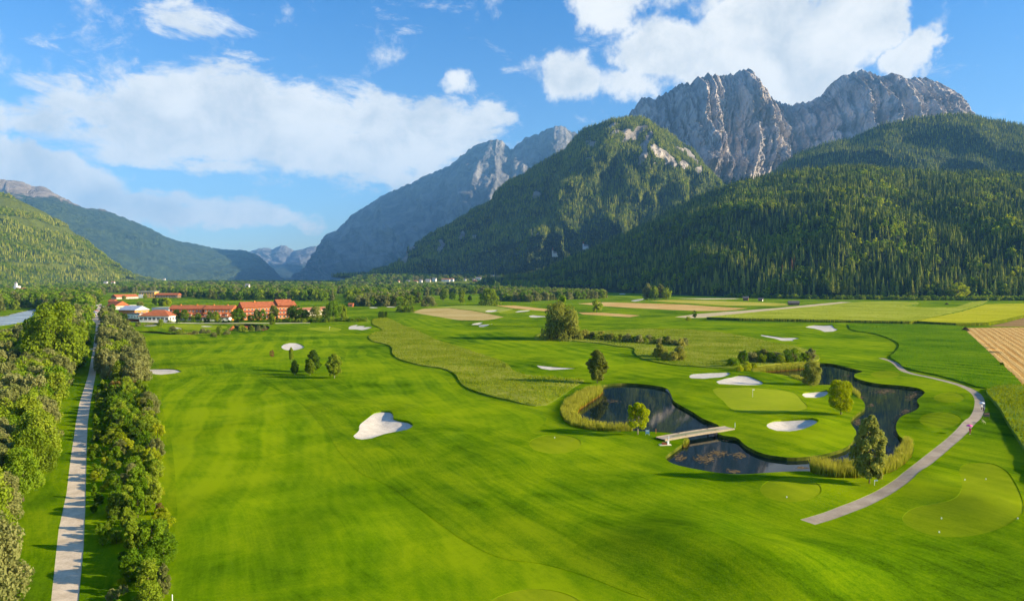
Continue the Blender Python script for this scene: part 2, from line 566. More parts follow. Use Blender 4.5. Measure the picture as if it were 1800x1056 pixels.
TEES = [
    ell(976, 780, 46, 17), ell(1390, 860, 54, 22), ell(1653, 738, 37, 14.5), ell(1668, 699, 27, 10), ell(1556, 657.5, 26, 6.5),
    [(1691, 818), (1712, 813), (1744, 814.5), (1769, 827), (1785, 849), (1796, 874), (1799, 895), (1791, 911), (1769, 924), (1737, 935), (1691, 943), (1644, 941),
     (1607, 930), (1588, 917), (1588, 905), (1607, 892), (1644, 885), (1675, 877), (1688, 864), (1691, 846), (1686, 830)],
    ell(941, 1082, 95, 48),
]
BUNKERS = [
    ('large heart shaped sand bunker alone on the wide fairway', [(621, 766), (631, 756), (632, 747), (643, 737), (658, 725), (670, 722), (685, 722), (691, 727), (692, 734.5),
     (702, 737), (716.5, 739), (725, 744), (724, 750), (714, 755), (692, 759), (675, 762.5), (653, 770), (636, 772), (625, 770)]),
    ('slim pale sand bunker beside the willow hedge', [(251, 649.5), (264, 648.6), (284, 648), (312, 651), (320, 654), (307, 656), (284, 658), (267, 656)]),
    ('oval sand bunker behind the group of young trees', [(494.7, 609), (498.7, 606.7), (509, 604.7), (520, 604), (529, 606), (534.7, 609), (530.7, 612), (518.7, 615), (505, 615.3), (497, 612.7)]),
    ('sand bunker with three grass fingers beside the distant green', [(612.7, 576), (617, 572.7), (626.7, 570.7), (629, 571), (626, 573.3), (632, 572.3), (642.7, 572.3), (638.7, 574.7),
     (648, 574), (655, 574.4), (649, 577), (637, 580), (625, 578.7), (614.7, 578.7)]),
    ('thin wedge of sand on the mown mound left of the oval tree', [(944, 642), (961, 643.6), (989, 645.5), (1017, 646.5), (994, 648.6), (966.7, 649.7), (952.8, 647.8)]),
    ('long low sand bunker, smaller of the pair above the island green', [(1212, 661), (1218, 657), (1238, 655), (1267, 653.8), (1280, 653.3), (1284.5, 655.5), (1280, 659), (1264, 663.3),
     (1238, 665), (1215.5, 664.4)]),
    ('broad domed sand bunker, larger of the pair above the island green', [(1259, 671), (1269, 666.7), (1282, 663.3), (1298, 659), (1313, 659.6), (1326.7, 664.4), (1341, 671), (1338, 675.5),
     (1315.6, 677), (1282, 675.5), (1264, 674.4)]),
    ('small sand bunker between the island green and the yellow willow', [(1410, 694), (1415.6, 689), (1434, 686), (1453, 685), (1457, 689), (1450, 695.6), (1434, 698.7), (1415.6, 698)]),
    ('kidney shaped sand bunker below the island green near the water', [(1348, 745.6), (1362.5, 738), (1384, 736), (1406, 734.7), (1428, 734.7), (1439.7, 739), (1434, 745.6), (1412.5, 753.4),
     (1387.5, 757.5), (1365.6, 756.6), (1351.6, 752)]),
    ('bow shaped sand bunker on the fairway before the maize field', [(1336, 589), (1340, 588), (1355, 590), (1370, 592), (1377, 593), (1400, 593), (1406.7, 594.7), (1395, 596), (1393, 598.7),
     (1375, 598.7), (1363, 595), (1347, 592)]),
    ('sand bunker closest to the maize field edge', [(1416, 575), (1422, 572.5), (1432, 571), (1447, 572), (1462, 572.5), (1467, 576), (1472, 579), (1463, 582.5), (1450, 583), (1442, 580),
     (1430, 577)]),
    ('left sand bunker of the two on the striped fairway', [(829, 570.7), (836.6, 567.6), (848, 566), (846, 568.8), (840, 571)]),
    ('right sand bunker of the two on the striped fairway', [(841, 573), (846, 570.7), (857, 570), (866, 568), (865, 569.7), (857, 573), (850, 574.4), (843, 574.4)]),
    ('thin sand bunker at the left of the far green by the tan field', [(852.7, 547.8), (859, 545), (873.5, 544.6), (872.5, 546.8), (863, 548.7)]),
    ('thin sand bunker at the right of the far green', [(905.6, 548.4), (914, 546), (932, 544.6), (927, 547), (910, 548.7)]),
    ('flat sand bunker half hidden by the weeping willow', [(930, 555), (937, 553.6), (950, 554.6), (962, 555.3), (963, 556.8), (953, 557), (942.5, 558), (933, 557.4)]),
    ('sand bunker in front of the small hotel green', [(304, 575), (312, 575.2), (323, 578.5), (313, 579.4)]),
    ('thin sand bunker behind the small hotel green', ell(363.5, 573.3, 10, 0.9, 12)),
    ('flat sand bunker left of the dark shrubs at the far fairway', ell(657, 540.4, 8, 0.9, 12)),
    ('pale sand patch right behind the far fairway', ell(688, 539.2, 9, 0.9, 12)),
    ('far sand bunker by the row of pale trees', ell(1094, 516.5, 6, 0.9, 12)),
    ('pale gravel bunker left of the four tree clump', [(1109, 529), (1118, 526.3), (1132, 524.8), (1128, 527.6), (1116, 529.8)]),
]
ROAD = [(70, 1240), (103, 931), (117, 866), (125, 800), (133, 745), (139, 710), (155, 659), (163, 617), (166, 595), (169, 568), (160, 566), (165, 550), (171, 541), (174, 534), (179, 534),
        (177.5, 541), (176.5, 560), (175.5, 574), (174.5, 600), (173, 620), (168, 659), (159.5, 705), (154, 745), (153, 770), (150, 890), (147, 961), (138, 1056), (128, 1240)]
SIDE_TRACK = [(118, 612.2), (163.8, 611.8), (163, 615), (118, 614.4)]
HOTEL_YARD = [(205, 562), (240, 564), (300, 566.3), (400, 567), (470, 567.5), (545, 566.5), (545, 567.8), (400, 568.7), (300, 568), (205, 565)]
PATH_C = [(1419, 917), (1470, 901), (1525, 879), (1575, 851), (1622, 815), (1663, 782), (1692, 756), (1713, 735), (1722, 715), (1720, 698), (1708, 686), (1685, 676),
          (1650, 666.5), (1610, 658), (1590, 652), (1580, 644), (1571, 636.5), (1549, 629)]


# ---- height of the ground
def gpx(u, v):
    p = at(u, v)
    return p.x, p.y


def poly_xy(px):
    return np.array([gpx(u, v) for u, v in px])


def seg_dist(P, poly, closed=True):
    """distance of points P to a polygon's outline"""
    A = poly
    B = np.roll(poly, -1, axis=0)
    if not closed:
        A, B = A[:-1], B[:-1]
    d = np.full(len(P), 1e9)
    for a, b in zip(A, B):
        ab = b - a
        t = np.clip(((P - a) @ ab) / max(ab @ ab, 1e-9), 0, 1)
        q = a + t[:, None] * ab
        d = np.minimum(d, np.hypot(P[:, 0] - q[:, 0], P[:, 1] - q[:, 1]))
    return d


def inside(P, poly):
    x, y = P[:, 0], P[:, 1]
    r = np.zeros(len(P), bool)
    n = len(poly)
    j = n - 1
    for i in range(n):
        xi, yi = poly[i]
        xj, yj = poly[j]
        c = (yi > y) != (yj > y)
        if c.any():
            xx = (xj - xi) * (y - yi) / ((yj - yi) if yj != yi else 1e-12) + xi
            r ^= c & (x < xx)
        j = i
    return r


WATER_XY = [poly_xy(p) for p in PONDS.values()]
# mounds and hollows: u, v, radius in m along the sight line and across, height
BUMPS = [
    (1190, 975, 8, 9, 2.5), (1370, 1024, 8, 9, 2.5), (1240, 930, 9, 7, 0.7), (1000, 930, 10, 9, 0.7), (1480, 985, 8, 12, 0.9), (1690, 880, 10, 9, 0.9), (860, 880, 12, 10, 0.6),  # first two mounds added so their left sides fall into shade
    (1600, 830, 5, 5, 0.9), (760, 770, 9, 9, 0.9), (715, 728, 7, 6, 0.9), (600, 720, 11, 9, 0.7), (900, 800, 10, 12, 0.7),
    (1190, 700, 7, 5, 1.1), (1320, 690, 14, 14, 1.0), (1350, 660, 7, 6, 1.2), (1465, 690, 7, 6, 0.9), (1440, 745, 6, 6, 0.9), (1400, 775, 6, 12, 0.8),
    (1650, 703, 8, 7, 0.8), (1655, 738, 8, 7, 0.9), (1600, 700, 6, 5, 0.7), (1600, 745, 6, 4, 0.9), (1240, 668, 6, 8, 0.7),
    (990, 640, 8, 12, 1.0), (1300, 645, 6, 8, 0.7), (1420, 588, 14, 10, 1.2), (1300, 578, 12, 14, 1.0), (1470, 572, 10, 8, 1.4), (1330, 584, 10, 8, 0.8),
    (620, 566, 14, 22, 1.2), (540, 600, 14, 10, 0.8), (450, 605, 16, 16, 1.0), (330, 650, 8, 10, 0.9), (400, 640, 14, 16, 0.9), (510, 605, 10, 12, 0.7), (680, 545, 25, 26, 2.4),
    (1095, 522, 40, 30, 2.5), (910, 552, 14, 16, 1.1), (860, 572, 9, 8, 0.8), (500, 700, 12, 10, 0.8), (420, 760, 12, 8, 0.7), (380, 900, 10, 6, 0.5), (600, 930, 9, 7, 0.5),
    (1120, 860, 8, 9, 0.6), (1010, 780, 6, 6, 0.5), (1390, 862, 7, 7, 0.7), (940, 700, 10, 9, 0.5), (1760, 900, 7, 6, 0.8),
]
_BX = [(gpx(u, v), rl, rc, hh) for (u, v, rl, rc, hh) in BUMPS]


def height(P):
    P = np.asarray(P, float).reshape(-1, 2)
    x, y = P[:, 0], P[:, 1]
    near = 1 - smooth01((y - 600) / 500)
    h = 0.38 * fbm(x / 46, y / 46, 3, 0.5, 5) * near + 0.10 * fbm(x / 13, y / 13, 2, 0.5, 9) * near
    for (c, rl, rc, hh) in _BX:
        d = ((x - c[0]) / rc) ** 2 + ((y - c[1]) / rl) ** 2
        m = d < 12
        if m.any():
            h[m] += hh * np.exp(-d[m] * 0.9)
    dm = np.full(len(P), 1e9)
    for w in WATER_XY:
        c = w.mean(0)
        r = np.hypot(w[:, 0] - c[0], w[:, 1] - c[1]).max() + 20
        m = np.hypot(x - c[0], y - c[1]) < r
        if m.any():
            dm[m] = np.minimum(dm[m], seg_dist(P[m], w))
            ins = inside(P[m], w)
            q = dm[m]
            q[ins] = 0
            dm[m] = q
    k = smooth01(dm / 7.0)
    return h * k


def hz(x, y):
    return float(height(np.array([[x, y]]))[0])


def G(u, v):
    """ground point under a photo pixel"""
    z = 0.0
    for _ in range(3):
        p = at(u, v, z)
        z = hz(p.x, p.y)
    return Vector((p.x, p.y, z))


def Gmany(px):
    z = np.zeros(len(px))
    px = np.array(px, float)
    dx = (px[:, 0] - 900) / F
    dy = (528 - px[:, 1]) / F
    fy = CP + dy * SP
    fz = dy * CP - SP
    for _ in range(3):
        t = (z - CAMZ) / fz
        P = np.stack([dx * t, fy * t], 1)
        z = height(P)
    return P


def smooth_closed(P, step):
    """Catmull-Rom through a closed outline, resampled"""
    out = []
    n = len(P)
    for i in range(n):
        p0, p1, p2, p3 = P[i - 1], P[i], P[(i + 1) % n], P[(i + 2) % n]
        k = max(1, int(np.hypot(*(p2 - p1)) / step))
        k = min(k, 14)
        for j in range(k):
            t = j / k
            out.append(0.5 * ((2 * p1) + (-p0 + p2) * t + (2 * p0 - 5 * p1 + 4 * p2 - p3) * t * t + (-p0 + 3 * p1 - 3 * p2 + p3) * t ** 3))
    return np.array(out)


def dens_closed(P, step):
    out = []
    n = len(P)
    for i in range(n):
        a, b = P[i], P[(i + 1) % n]
        k = min(14, max(1, int(np.hypot(*(b - a)) / step)))
        for j in range(k):
            out.append(a + (b - a) * j / k)
    return np.array(out)


REG = []        # name, outline, kind


def region(name, px, smooth=True, z=0.0):
    if z:
        P = np.array([[at(u, v, z).x, at(u, v, z).y] for u, v in px])
    else:
        P = Gmany(px)
    d = float(np.median(P[:, 1]))
    step = max(0.7, d * 0.010)
    P = smooth_closed(P, step) if smooth else dens_closed(P, step * 2)
    REG.append((name, P))
    return len(REG)         # region id (0 is the open ground)


R = {}


def reg(key, name, px, smooth=True, z=0.0):
    R.setdefault(key, []).append(region(name, px, smooth, z))


for p in (FAIR_1, FAIR_2, FAIR_3, FAIR_4, FAIR_5):
    reg('fairway', 'fairway', p)
reg('meadow_a', 'meadow', MEADOW_A)
reg('meadow_b', 'meadow', MEADOW_B)
reg('tall', 'tall_grass', TALL)
reg('meadow_c', 'meadow', MEADOW_C)
reg('stubble', 'stubble_field', STUBBLE, False)
reg('brown', 'ploughed_field', BROWN, False)
reg('dirt', 'dirt_track', DIRT, False)
reg('corn1', 'maize_field', CORN_1, False, 2.3)
reg('corn2', 'maize_field', CORN_2, False, 2.3)
reg('tan', 'stubble_field', TAN, False)
reg('pale', 'hay_field', PALE_GREEN, False)
reg('orange', 'ploughed_field', ORANGE_1, False)
reg('orange', 'ploughed_field', ORANGE_2, False)
reg('orange', 'ploughed_field', ORANGE_3, False)
reg('yellow', 'hay_field', YELLOW, False)
reg('strip', 'stubble_field', PALE_STRIP, False)
reg('yard', 'forecourt', HOTEL_YARD, False)
reg('road', 'gravel_road', ROAD, False)
reg('road', 'gravel_track', SIDE_TRACK, False)
# the cart path: a strip of constant width round its centre line
pc = Gmany(PATH_C)
pc = np.array([p for p in pc])
fine = []
for i in range(len(pc) - 1):
    p0, p1, p2, p3 = pc[max(i - 1, 0)], pc[i], pc[i + 1], pc[min(i + 2, len(pc) - 1)]
    for j in range(6):
        t = j / 6
        fine.append(0.5 * ((2 * p1) + (-p0 + p2) * t + (2 * p0 - 5 * p1 + 4 * p2 - p3) * t * t + (-p0 + 3 * p1 - 3 * p2 + p3) * t ** 3))
fine.append(pc[-1])
fine = np.array(fine)
tang = np.gradient(fine, axis=0)
tang /= np.hypot(tang[:, 0], tang[:, 1])[:, None]
nor = np.stack([-tang[:, 1], tang[:, 0]], 1)
REG.append(('cart_path', np.concatenate([fine + nor * 1.25, (fine - nor * 1.25)[::-1]])))
R['path'] = [len(REG)]
for p in GREENS:
    reg('green', 'putting_green', p)
for p in TEES:
    reg('tee', 'tee_ground', p)
for lab, p in BUNKERS:
    reg('bunker', 'sand_bunker', p)
for nm, p in PONDS.items():
    reg('river' if nm == 'river' else 'pond', 'river' if nm == 'river' else 'pond', p)

# ---- one triangulation of the whole valley floor with every outline as its edges
pts, edges = [], []
ys = [24.0]
while ys[-1] < 19500:
    ys.append(ys[-1] * 1.032)
for i, y in enumerate(ys):
    half = 1.15 * y + 70 if y < 8000 else 1.15 * y
    n = 76 if y < 1600 else 40
    for k in range(n + 1):
        x = -half + 2 * half * (k + 0.5 * (i % 2)) / n
        pts.append((x, y))
pts += [(-60, -150), (60, -150), (-300, -150), (300, -150), (-300, -40), (300, -40), (0, -40), (-150, 0), (150, 0), (0, 5)]
arr = np.array(pts)
for name, P in REG:
    lo, hi = P.min(0), P.max(0)
    if name in ('sand_bunker', 'tee_ground', 'putting_green', 'cart_path'):
        st = max(0.8, (hi - lo).min() / 7)
        gx, gy = np.meshgrid(np.arange(lo[0], hi[0], st), np.arange(lo[1], hi[1], st))
        q = np.stack([gx.ravel(), gy.ravel()], 1) + RNG.uniform(-.1, .1, (gx.size, 2)) * st
        q = q[inside(q, P)]
        if len(q):
            q = q[seg_dist(q, P) > st * 0.45]
            pts += [tuple(a) for a in q]
# extra points on the mounds so that they are round
for (c, rl, rc, hh) in _BX:
    for a in range(10):
        for rr in (0.5, 1.0, 1.6):
            pts.append((c[0] + math.cos(a * .628 + rr) * rc * rr, c[1] + math.sin(a * .628 + rr) * rl * rr))
for name, P in REG:
    b = len(pts)
    n = len(P)
    pts += [tuple(p) for p in P]
    edges += [(b + i, b + (i + 1) % n) for i in range(n)]
res = delaunay_2d_cdt([Vector(p) for p in pts], edges, [], 0, 1e-3, False)
GV = np.array([(v.x, v.y) for v in res[0]])
GF = np.array([f for f in res[2] if len(f) == 3], dtype=np.int64)
cen = GV[GF].mean(1)
rid = np.zeros(len(GF), int)
for i, (name, P) in enumerate(REG):
    lo, hi = P.min(0), P.max(0)
    m = (cen[:, 0] >= lo[0]) & (cen[:, 0] <= hi[0]) & (cen[:, 1] >= lo[1]) & (cen[:, 1] <= hi[1])
    ii = np.where(m)[0]
    rid[ii[inside(cen[ii], P)]] = i + 1
H0 = height(GV)
key_of = {}
for k, ids in R.items():
    for i in ids:
        key_of[i] = k
OFFS = {'meadow_a': 0.45, 'meadow_b': 0.45, 'tall': 0.55, 'meadow_c': 1.1, 'corn1': 2.3, 'corn2': 2.3, 'green': -0.06, 'tee': -0.07, 'fairway': -0.03, 'path': -0.05, 'road': -0.06,
        'stubble': -0.1, 'yard': -0.04, 'yellow': 0.1, 'pale': 0.15}
WATER_Z = -0.75
jit = fbm(GV[:, 0] * 0.7, GV[:, 1] * 0.7, 2, 0.6, 31)


SOFT_EDGE = poly_xy([(943, 714), (961, 712), (980, 701), (998, 689), (1012, 679), (1027, 668), (1000, 665.5), (960, 662)])


def z_of(i, idx):
    """height of vertices idx as seen by region i"""
    k = key_of.get(i)
    h = H0[idx].copy()
    if k in ('pond', 'river'):
        return np.full(len(idx), WATER_Z)
    if k == 'bunker':
        P = REG[i - 1][1]
        d = seg_dist(GV[idx], P)
        size = min(np.ptp(P[:, 0]), np.ptp(P[:, 1]) * 1.0)
        far_ = float(np.median(P[:, 1]))
        side = (GV[idx][:, 0] - P[:, 0].mean()) / max(np.ptp(P[:, 0]) * .5, .1) + 0.5 * (GV[idx][:, 1] - P[:, 1].mean()) / max(np.ptp(P[:, 1]) * .5, .1)
        lip = (0.60 if far_ < 210 else 0.30) * (0.10 + 0.90 * smooth01(side * .6 + .5))
        return h - lip - np.minimum(0.8 if far_ < 210 else 0.25, size * 0.12) * smooth01(d / max(size * 0.33, 0.8)) + 0.12 * jit[idx]
    if k in ('corn1', 'corn2'):
        return h + OFFS[k] + jit[idx] * 0.35
    if k in ('meadow_a', 'meadow_b', 'meadow_c', 'tall'):
        off = OFFS[k] * (0.85 + 0.5 * jit[idx])
        if k == 'meadow_a':       # the tall grass thins out towards the pond
            off = off * (0.12 + 0.88 * smooth01(seg_dist(GV[idx], SOFT_EDGE, False) / 7.0))
        return h + off
    return h + OFFS.get(k, 0.0)


# ---- grass and field materials
M_TURF = turf('mown_rough', (0.022, 0.068, 0.001), (0.092, 0.178, 0.0012), (0.212, 0.290, 0.0025), (0.5, 3.4), 0.13, 0.9)
M_FAIR = turf('mown_fairway', (0.036, 0.096, 0.001), (0.106, 0.200, 0.0012), (0.220, 0.305, 0.0025), (0.30, 4.5), 0.17, 0.5, 0.8)
M_GREEN = turf('putting_turf', (0.180, 0.245, 0.006), (0.235, 0.300, 0.010), (0.290, 0.340, 0.016), (0.9, 1.4), 0.10, 0.2, 0.5)
M_TEE = turf('tee_turf', (0.085, 0.135, 0.002), (0.150, 0.215, 0.003), (0.230, 0.285, 0.006), (0.6, 2.0), 0.12, 0.3, 0.8)
M_MEADOW = turf('meadow_turf', (0.055, 0.105, 0.003), (0.145, 0.205, 0.008), (0.300, 0.310, 0.045), None, 0, 1.0, 1.6, 0.05)
M_TALL = turf('tall_grass_turf', (0.022, 0.070, 0.0015), (0.068, 0.165, 0.002), (0.150, 0.240, 0.004), (0.62, 4.5), 0.26, 1.0, 1.3, 0.03)
M_CROP = turf('crop_turf', (0.080, 0.150, 0.012), (0.130, 0.220, 0.018), (0.200, 0.265, 0.040), None, 0, 1.0, 1.4, 0.05)
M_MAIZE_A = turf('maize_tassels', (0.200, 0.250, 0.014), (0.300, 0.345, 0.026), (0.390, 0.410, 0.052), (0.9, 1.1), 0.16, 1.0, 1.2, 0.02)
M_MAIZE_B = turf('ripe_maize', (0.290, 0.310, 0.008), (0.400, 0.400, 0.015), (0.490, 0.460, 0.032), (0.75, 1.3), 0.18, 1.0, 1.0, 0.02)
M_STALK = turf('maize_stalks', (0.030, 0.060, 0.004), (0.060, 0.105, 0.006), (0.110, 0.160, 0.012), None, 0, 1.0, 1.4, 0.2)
M_BANK = turf('sedge_bank', (0.020, 0.034, 0.004), (0.055, 0.080, 0.006), (0.120, 0.130, 0.020), None, 0, 1.0, 1.6, 0.3)
M_HAY = turf('hay', (0.190, 0.250, 0.025), (0.260, 0.310, 0.040), (0.330, 0.350, 0.070), (0.4, 4.0), 0.14, 0.6, 0.8)
M_YELLOW = turf('ripe_grass', (0.330, 0.320, 0.030), (0.430, 0.380, 0.050), (0.500, 0.430, 0.090), (1.4, 5.0), 0.14, 0.6, 0.8)
M_TAN = turf('dry_stubble', (0.340, 0.250, 0.070), (0.450, 0.330, 0.110), (0.530, 0.410, 0.170), (1.75, 4.5), 0.20, 0.8, 1.0)
M_ORANGE = turf('bare_soil', (0.460, 0.265, 0.075), (0.560, 0.340, 0.110), (0.640, 0.430, 0.170), (1.72, 5.0), 0.18, 0.8, 0.9)
M_BROWN = turf('ploughed_soil', (0.190, 0.110, 0.045), (0.270, 0.165, 0.065), (0.350, 0.230, 0.100), (0.75, 2.0), 0.14, 1.0, 1.0)
M_STRIP = turf('pale_stubble', (0.520, 0.430, 0.230), (0.600, 0.510, 0.300), (0.660, 0.570, 0.360), None, 0, 0.5, 0.8)


def stubble_mat():
    """rows of straw between strips of bare stubble"""
    m, t, b = mat('straw_rows')
    p = world_pos(t)
    a, c = Gmany([(1705, 590), (1780, 660)])
    dirv_ = (c - a) / np.hypot(*(c - a))
    nrm = (-dirv_[1], dirv_[0], 0.0)
    along = t.vmath('DOT_PRODUCT', p, (dirv_[0], dirv_[1], 0.0))
    across = t.vmath('DOT_PRODUCT', p, nrm)
    wob = t.math('MULTIPLY', t.noise(p, 0.25, 4, 0.6), 2.2)
    ph = t.math('ADD', across, wob)
    s = t.math('SINE', t.math('MULTIPLY', ph, 2 * math.pi / 3.6))
    big = t.noise(t.combine(across, t.math('MULTIPLY', along, 0.04), 0.0), 0.22, 3, 0.6)
    n = t.noise(p, 2.2, 5, 0.7)
    s2 = t.math('SINE', t.math('MULTIPLY', ph, 2 * math.pi / 1.27))
    pat = t.noise(p, 0.09, 3, 0.6)
    k = t.math('ADD', t.math('MULTIPLY', s, t.ramp01(pat, 0.35, 0.65, 0.10, 0.30)), t.math('MULTIPLY', n, 0.9))
    k = t.math('ADD', k, t.math('MULTIPLY', s2, 0.10))
    straw = t.mix(t.ramp01(n, 0.3, 0.7), (0.50, 0.30, 0.075), (0.70, 0.47, 0.16))
    soil = t.mix(t.ramp01(big, 0.40, 0.62), (0.50, 0.27, 0.055), (0.42, 0.20, 0.025))
    t.l.new(t.mix(t.ramp01(k, 0.25, 0.68), soil, straw), b.inputs['Base Color'])
    bump(t, b, k, 1.0, 0.35)
    return m


M_STUBBLE = stubble_mat()


def gravel(name, lo, hi, seam=False):
    m, t, b = mat(name)
    p = world_pos(t)
    n = t.math('ADD', t.math('MULTIPLY', t.noise(p, 0.35, 5, 0.65), 0.7), t.math('MULTIPLY', t.noise(p, 4.0, 3, 0.7), 0.4))
    t.l.new(t.mix(t.ramp01(n, 0.38, 0.72), lo, hi), b.inputs['Base Color'])
    bump(t, b, n, 0.5, 0.05)
    return m


def sand(name, lo, hi):
    m, t, b = mat(name)
    p = world_pos(t)
    rk = t.math('SINE', t.math('ADD', t.math('MULTIPLY', t.vmath('DOT_PRODUCT', p, (0.5, 0.85, 0.0)), 9.0), t.math('MULTIPLY', t.noise(p, 0.5, 3, 0.5), 14.0)))
    n = t.math('ADD', t.math('MULTIPLY', t.noise(p, 0.5, 5, 0.65), 0.6), t.math('MULTIPLY', t.noise(p, 3.0, 3, 0.7), 0.5))
    t.l.new(t.mix(t.ramp01(n, 0.36, 0.72), lo, hi), b.inputs['Base Color'])
    bump(t, b, t.math('ADD', n, t.math('MULTIPLY', rk, 0.10)), 0.8, 0.22)
    return m


M_ROAD = gravel('road_gravel', (0.46, 0.37, 0.255), (0.68, 0.565, 0.42))
M_PATH = gravel('path_asphalt', (0.27, 0.215, 0.155), (0.40, 0.33, 0.25))
M_DIRT = gravel('dirt', (0.48, 0.37, 0.19), (0.60, 0.48, 0.28))
M_SAND = sand('bunker_sand', (0.46, 0.41, 0.335), (0.66, 0.60, 0.51))


def water(name, col, rough, wave):
    m, t, b = mat(name)
    p = world_pos(t)
    n = t.noise(p, 0.05, 4, 0.6)
    t.l.new(t.mix(t.ramp01(n, 0.35, 0.7), col, tuple(c * 1.6 for c in col)), b.inputs['Base Color'])
    b.inputs['Roughness'].default_value = rough
    b.inputs['Specular IOR Level'].default_value = 0.5 if rough > 0.1 else 0.22
    b.inputs['IOR'].default_value = 1.333
    bump(t, b, t.noise(p, wave, 3, 0.5), 0.05, 0.05)
    return m


M_WATER = water('pond_water', (0.004, 0.010, 0.010), 0.02, 1.2)
M_RIVER = water('river_water', (0.30, 0.33, 0.34), 0.25, 0.5)
MATS = {None: M_TURF, 'fairway': M_FAIR, 'meadow_a': M_MEADOW, 'meadow_b': M_MEADOW, 'tall': M_TALL, 'meadow_c': M_CROP, 'stubble': M_STUBBLE, 'brown': M_BROWN,
        'dirt': M_DIRT, 'corn1': M_MAIZE_A, 'corn2': M_MAIZE_B, 'tan': M_TAN, 'pale': M_HAY, 'orange': M_ORANGE, 'yellow': M_YELLOW, 'strip': M_STRIP, 'road': M_ROAD,
        'path': M_PATH, 'green': M_GREEN, 'tee': M_TEE, 'bunker': M_SAND, 'pond': M_WATER, 'river': M_RIVER, 'yard': M_STRIP}

# ---- steps between neighbouring regions: the higher one owns the bank
edge_map = {}
for fi, f in enumerate(GF):
    for a, b in ((0, 1), (1, 2), (2, 0)):
        i, j = int(f[a]), int(f[b])
        edge_map.setdefault((min(i, j), max(i, j)), []).append((fi, i, j))
bank = {}
for (i, j), lst in edge_map.items():
    if len(lst) == 2 and rid[lst[0][0]] != rid[lst[1][0]]:
        for q in (0, 1):
            ra, rb = rid[lst[q][0]], rid[lst[1 - q][0]]
            bank.setdefault(ra, []).append((lst[q][1], lst[q][2], rb))
ZR = {}
for i in range(len(REG) + 1):
    idx = np.unique(GF[rid == i])
    if len(idx):
        z = np.full(len(GV), np.nan)
        z[idx] = z_of(i, idx)
        ZR[i] = z
GROUND_OBJ = {}
bi = 0
for i in range(len(REG) + 1):
    tri = GF[rid == i]
    if not len(tri):
        continue
    idx, inv = np.unique(tri, return_inverse=True)
    V = [np.column_stack([GV[idx], ZR[i][idx]])]
    Fs = inv.reshape(-1, 3)
    remap = {int(a): k for k, a in enumerate(idx)}
    quads, extra, qm = [], [], []
    k = key_of.get(i)
    for (a, b, other) in bank.get(i, ()):
        za, zb = ZR[i][a], ZR[i][b]
        oa, ob = ZR[other][a], ZR[other][b]
        if za - oa > 1e-3 or zb - ob > 1e-3:
            base = len(idx) + len(extra)
            extra += [(GV[a][0], GV[a][1], za), (GV[b][0], GV[b][1], zb), (GV[b][0], GV[b][1], min(ob, zb) - 0.02), (GV[a][0], GV[a][1], min(oa, za) - 0.02)]
            quads.append((base + 1, base, base + 3, base + 2))
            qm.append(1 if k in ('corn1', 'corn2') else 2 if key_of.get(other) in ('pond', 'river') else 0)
    if extra:
        V.append(np.array(extra))
    V = np.concatenate(V)
    name = 'ground' if i == 0 else REG[i - 1][0]
    k = key_of.get(i)
    mi = np.concatenate([np.zeros(len(Fs), int), np.array(qm, int)])
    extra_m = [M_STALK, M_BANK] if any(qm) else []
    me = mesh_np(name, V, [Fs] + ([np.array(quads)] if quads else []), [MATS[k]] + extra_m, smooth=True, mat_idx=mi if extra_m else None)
    if quads:
        sm = np.ones(len(me.polygons), bool)
        sm[len(Fs):] = False
        me.polygons.foreach_set('use_smooth', sm)
    o = link(name, me)
    GROUND_OBJ[i] = o
    if k == 'bunker':
        tag(o, BUNKERS[bi][0], 'sand bunker', 'sand bunkers of the golf course')
        bi += 1
    else:
        tag(o, kind='structure')
        if k == 'river':
            o['label'] = 'pale grey river behind the trees'

# ================================================================== MOUNTAINS
def polyline(pts, s):
    """sample a polyline given as rows of numbers at s in 0..1 (equal steps in the first column's travel)"""
    P = np.array(pts, float)
    d = np.concatenate([[0], np.cumsum(np.abs(np.diff(P[:, 0])) + 1e-6)])
    d /= d[-1]
    return np.stack([np.interp(s, d, P[:, k]) for k in range(P.shape[1])], 1)


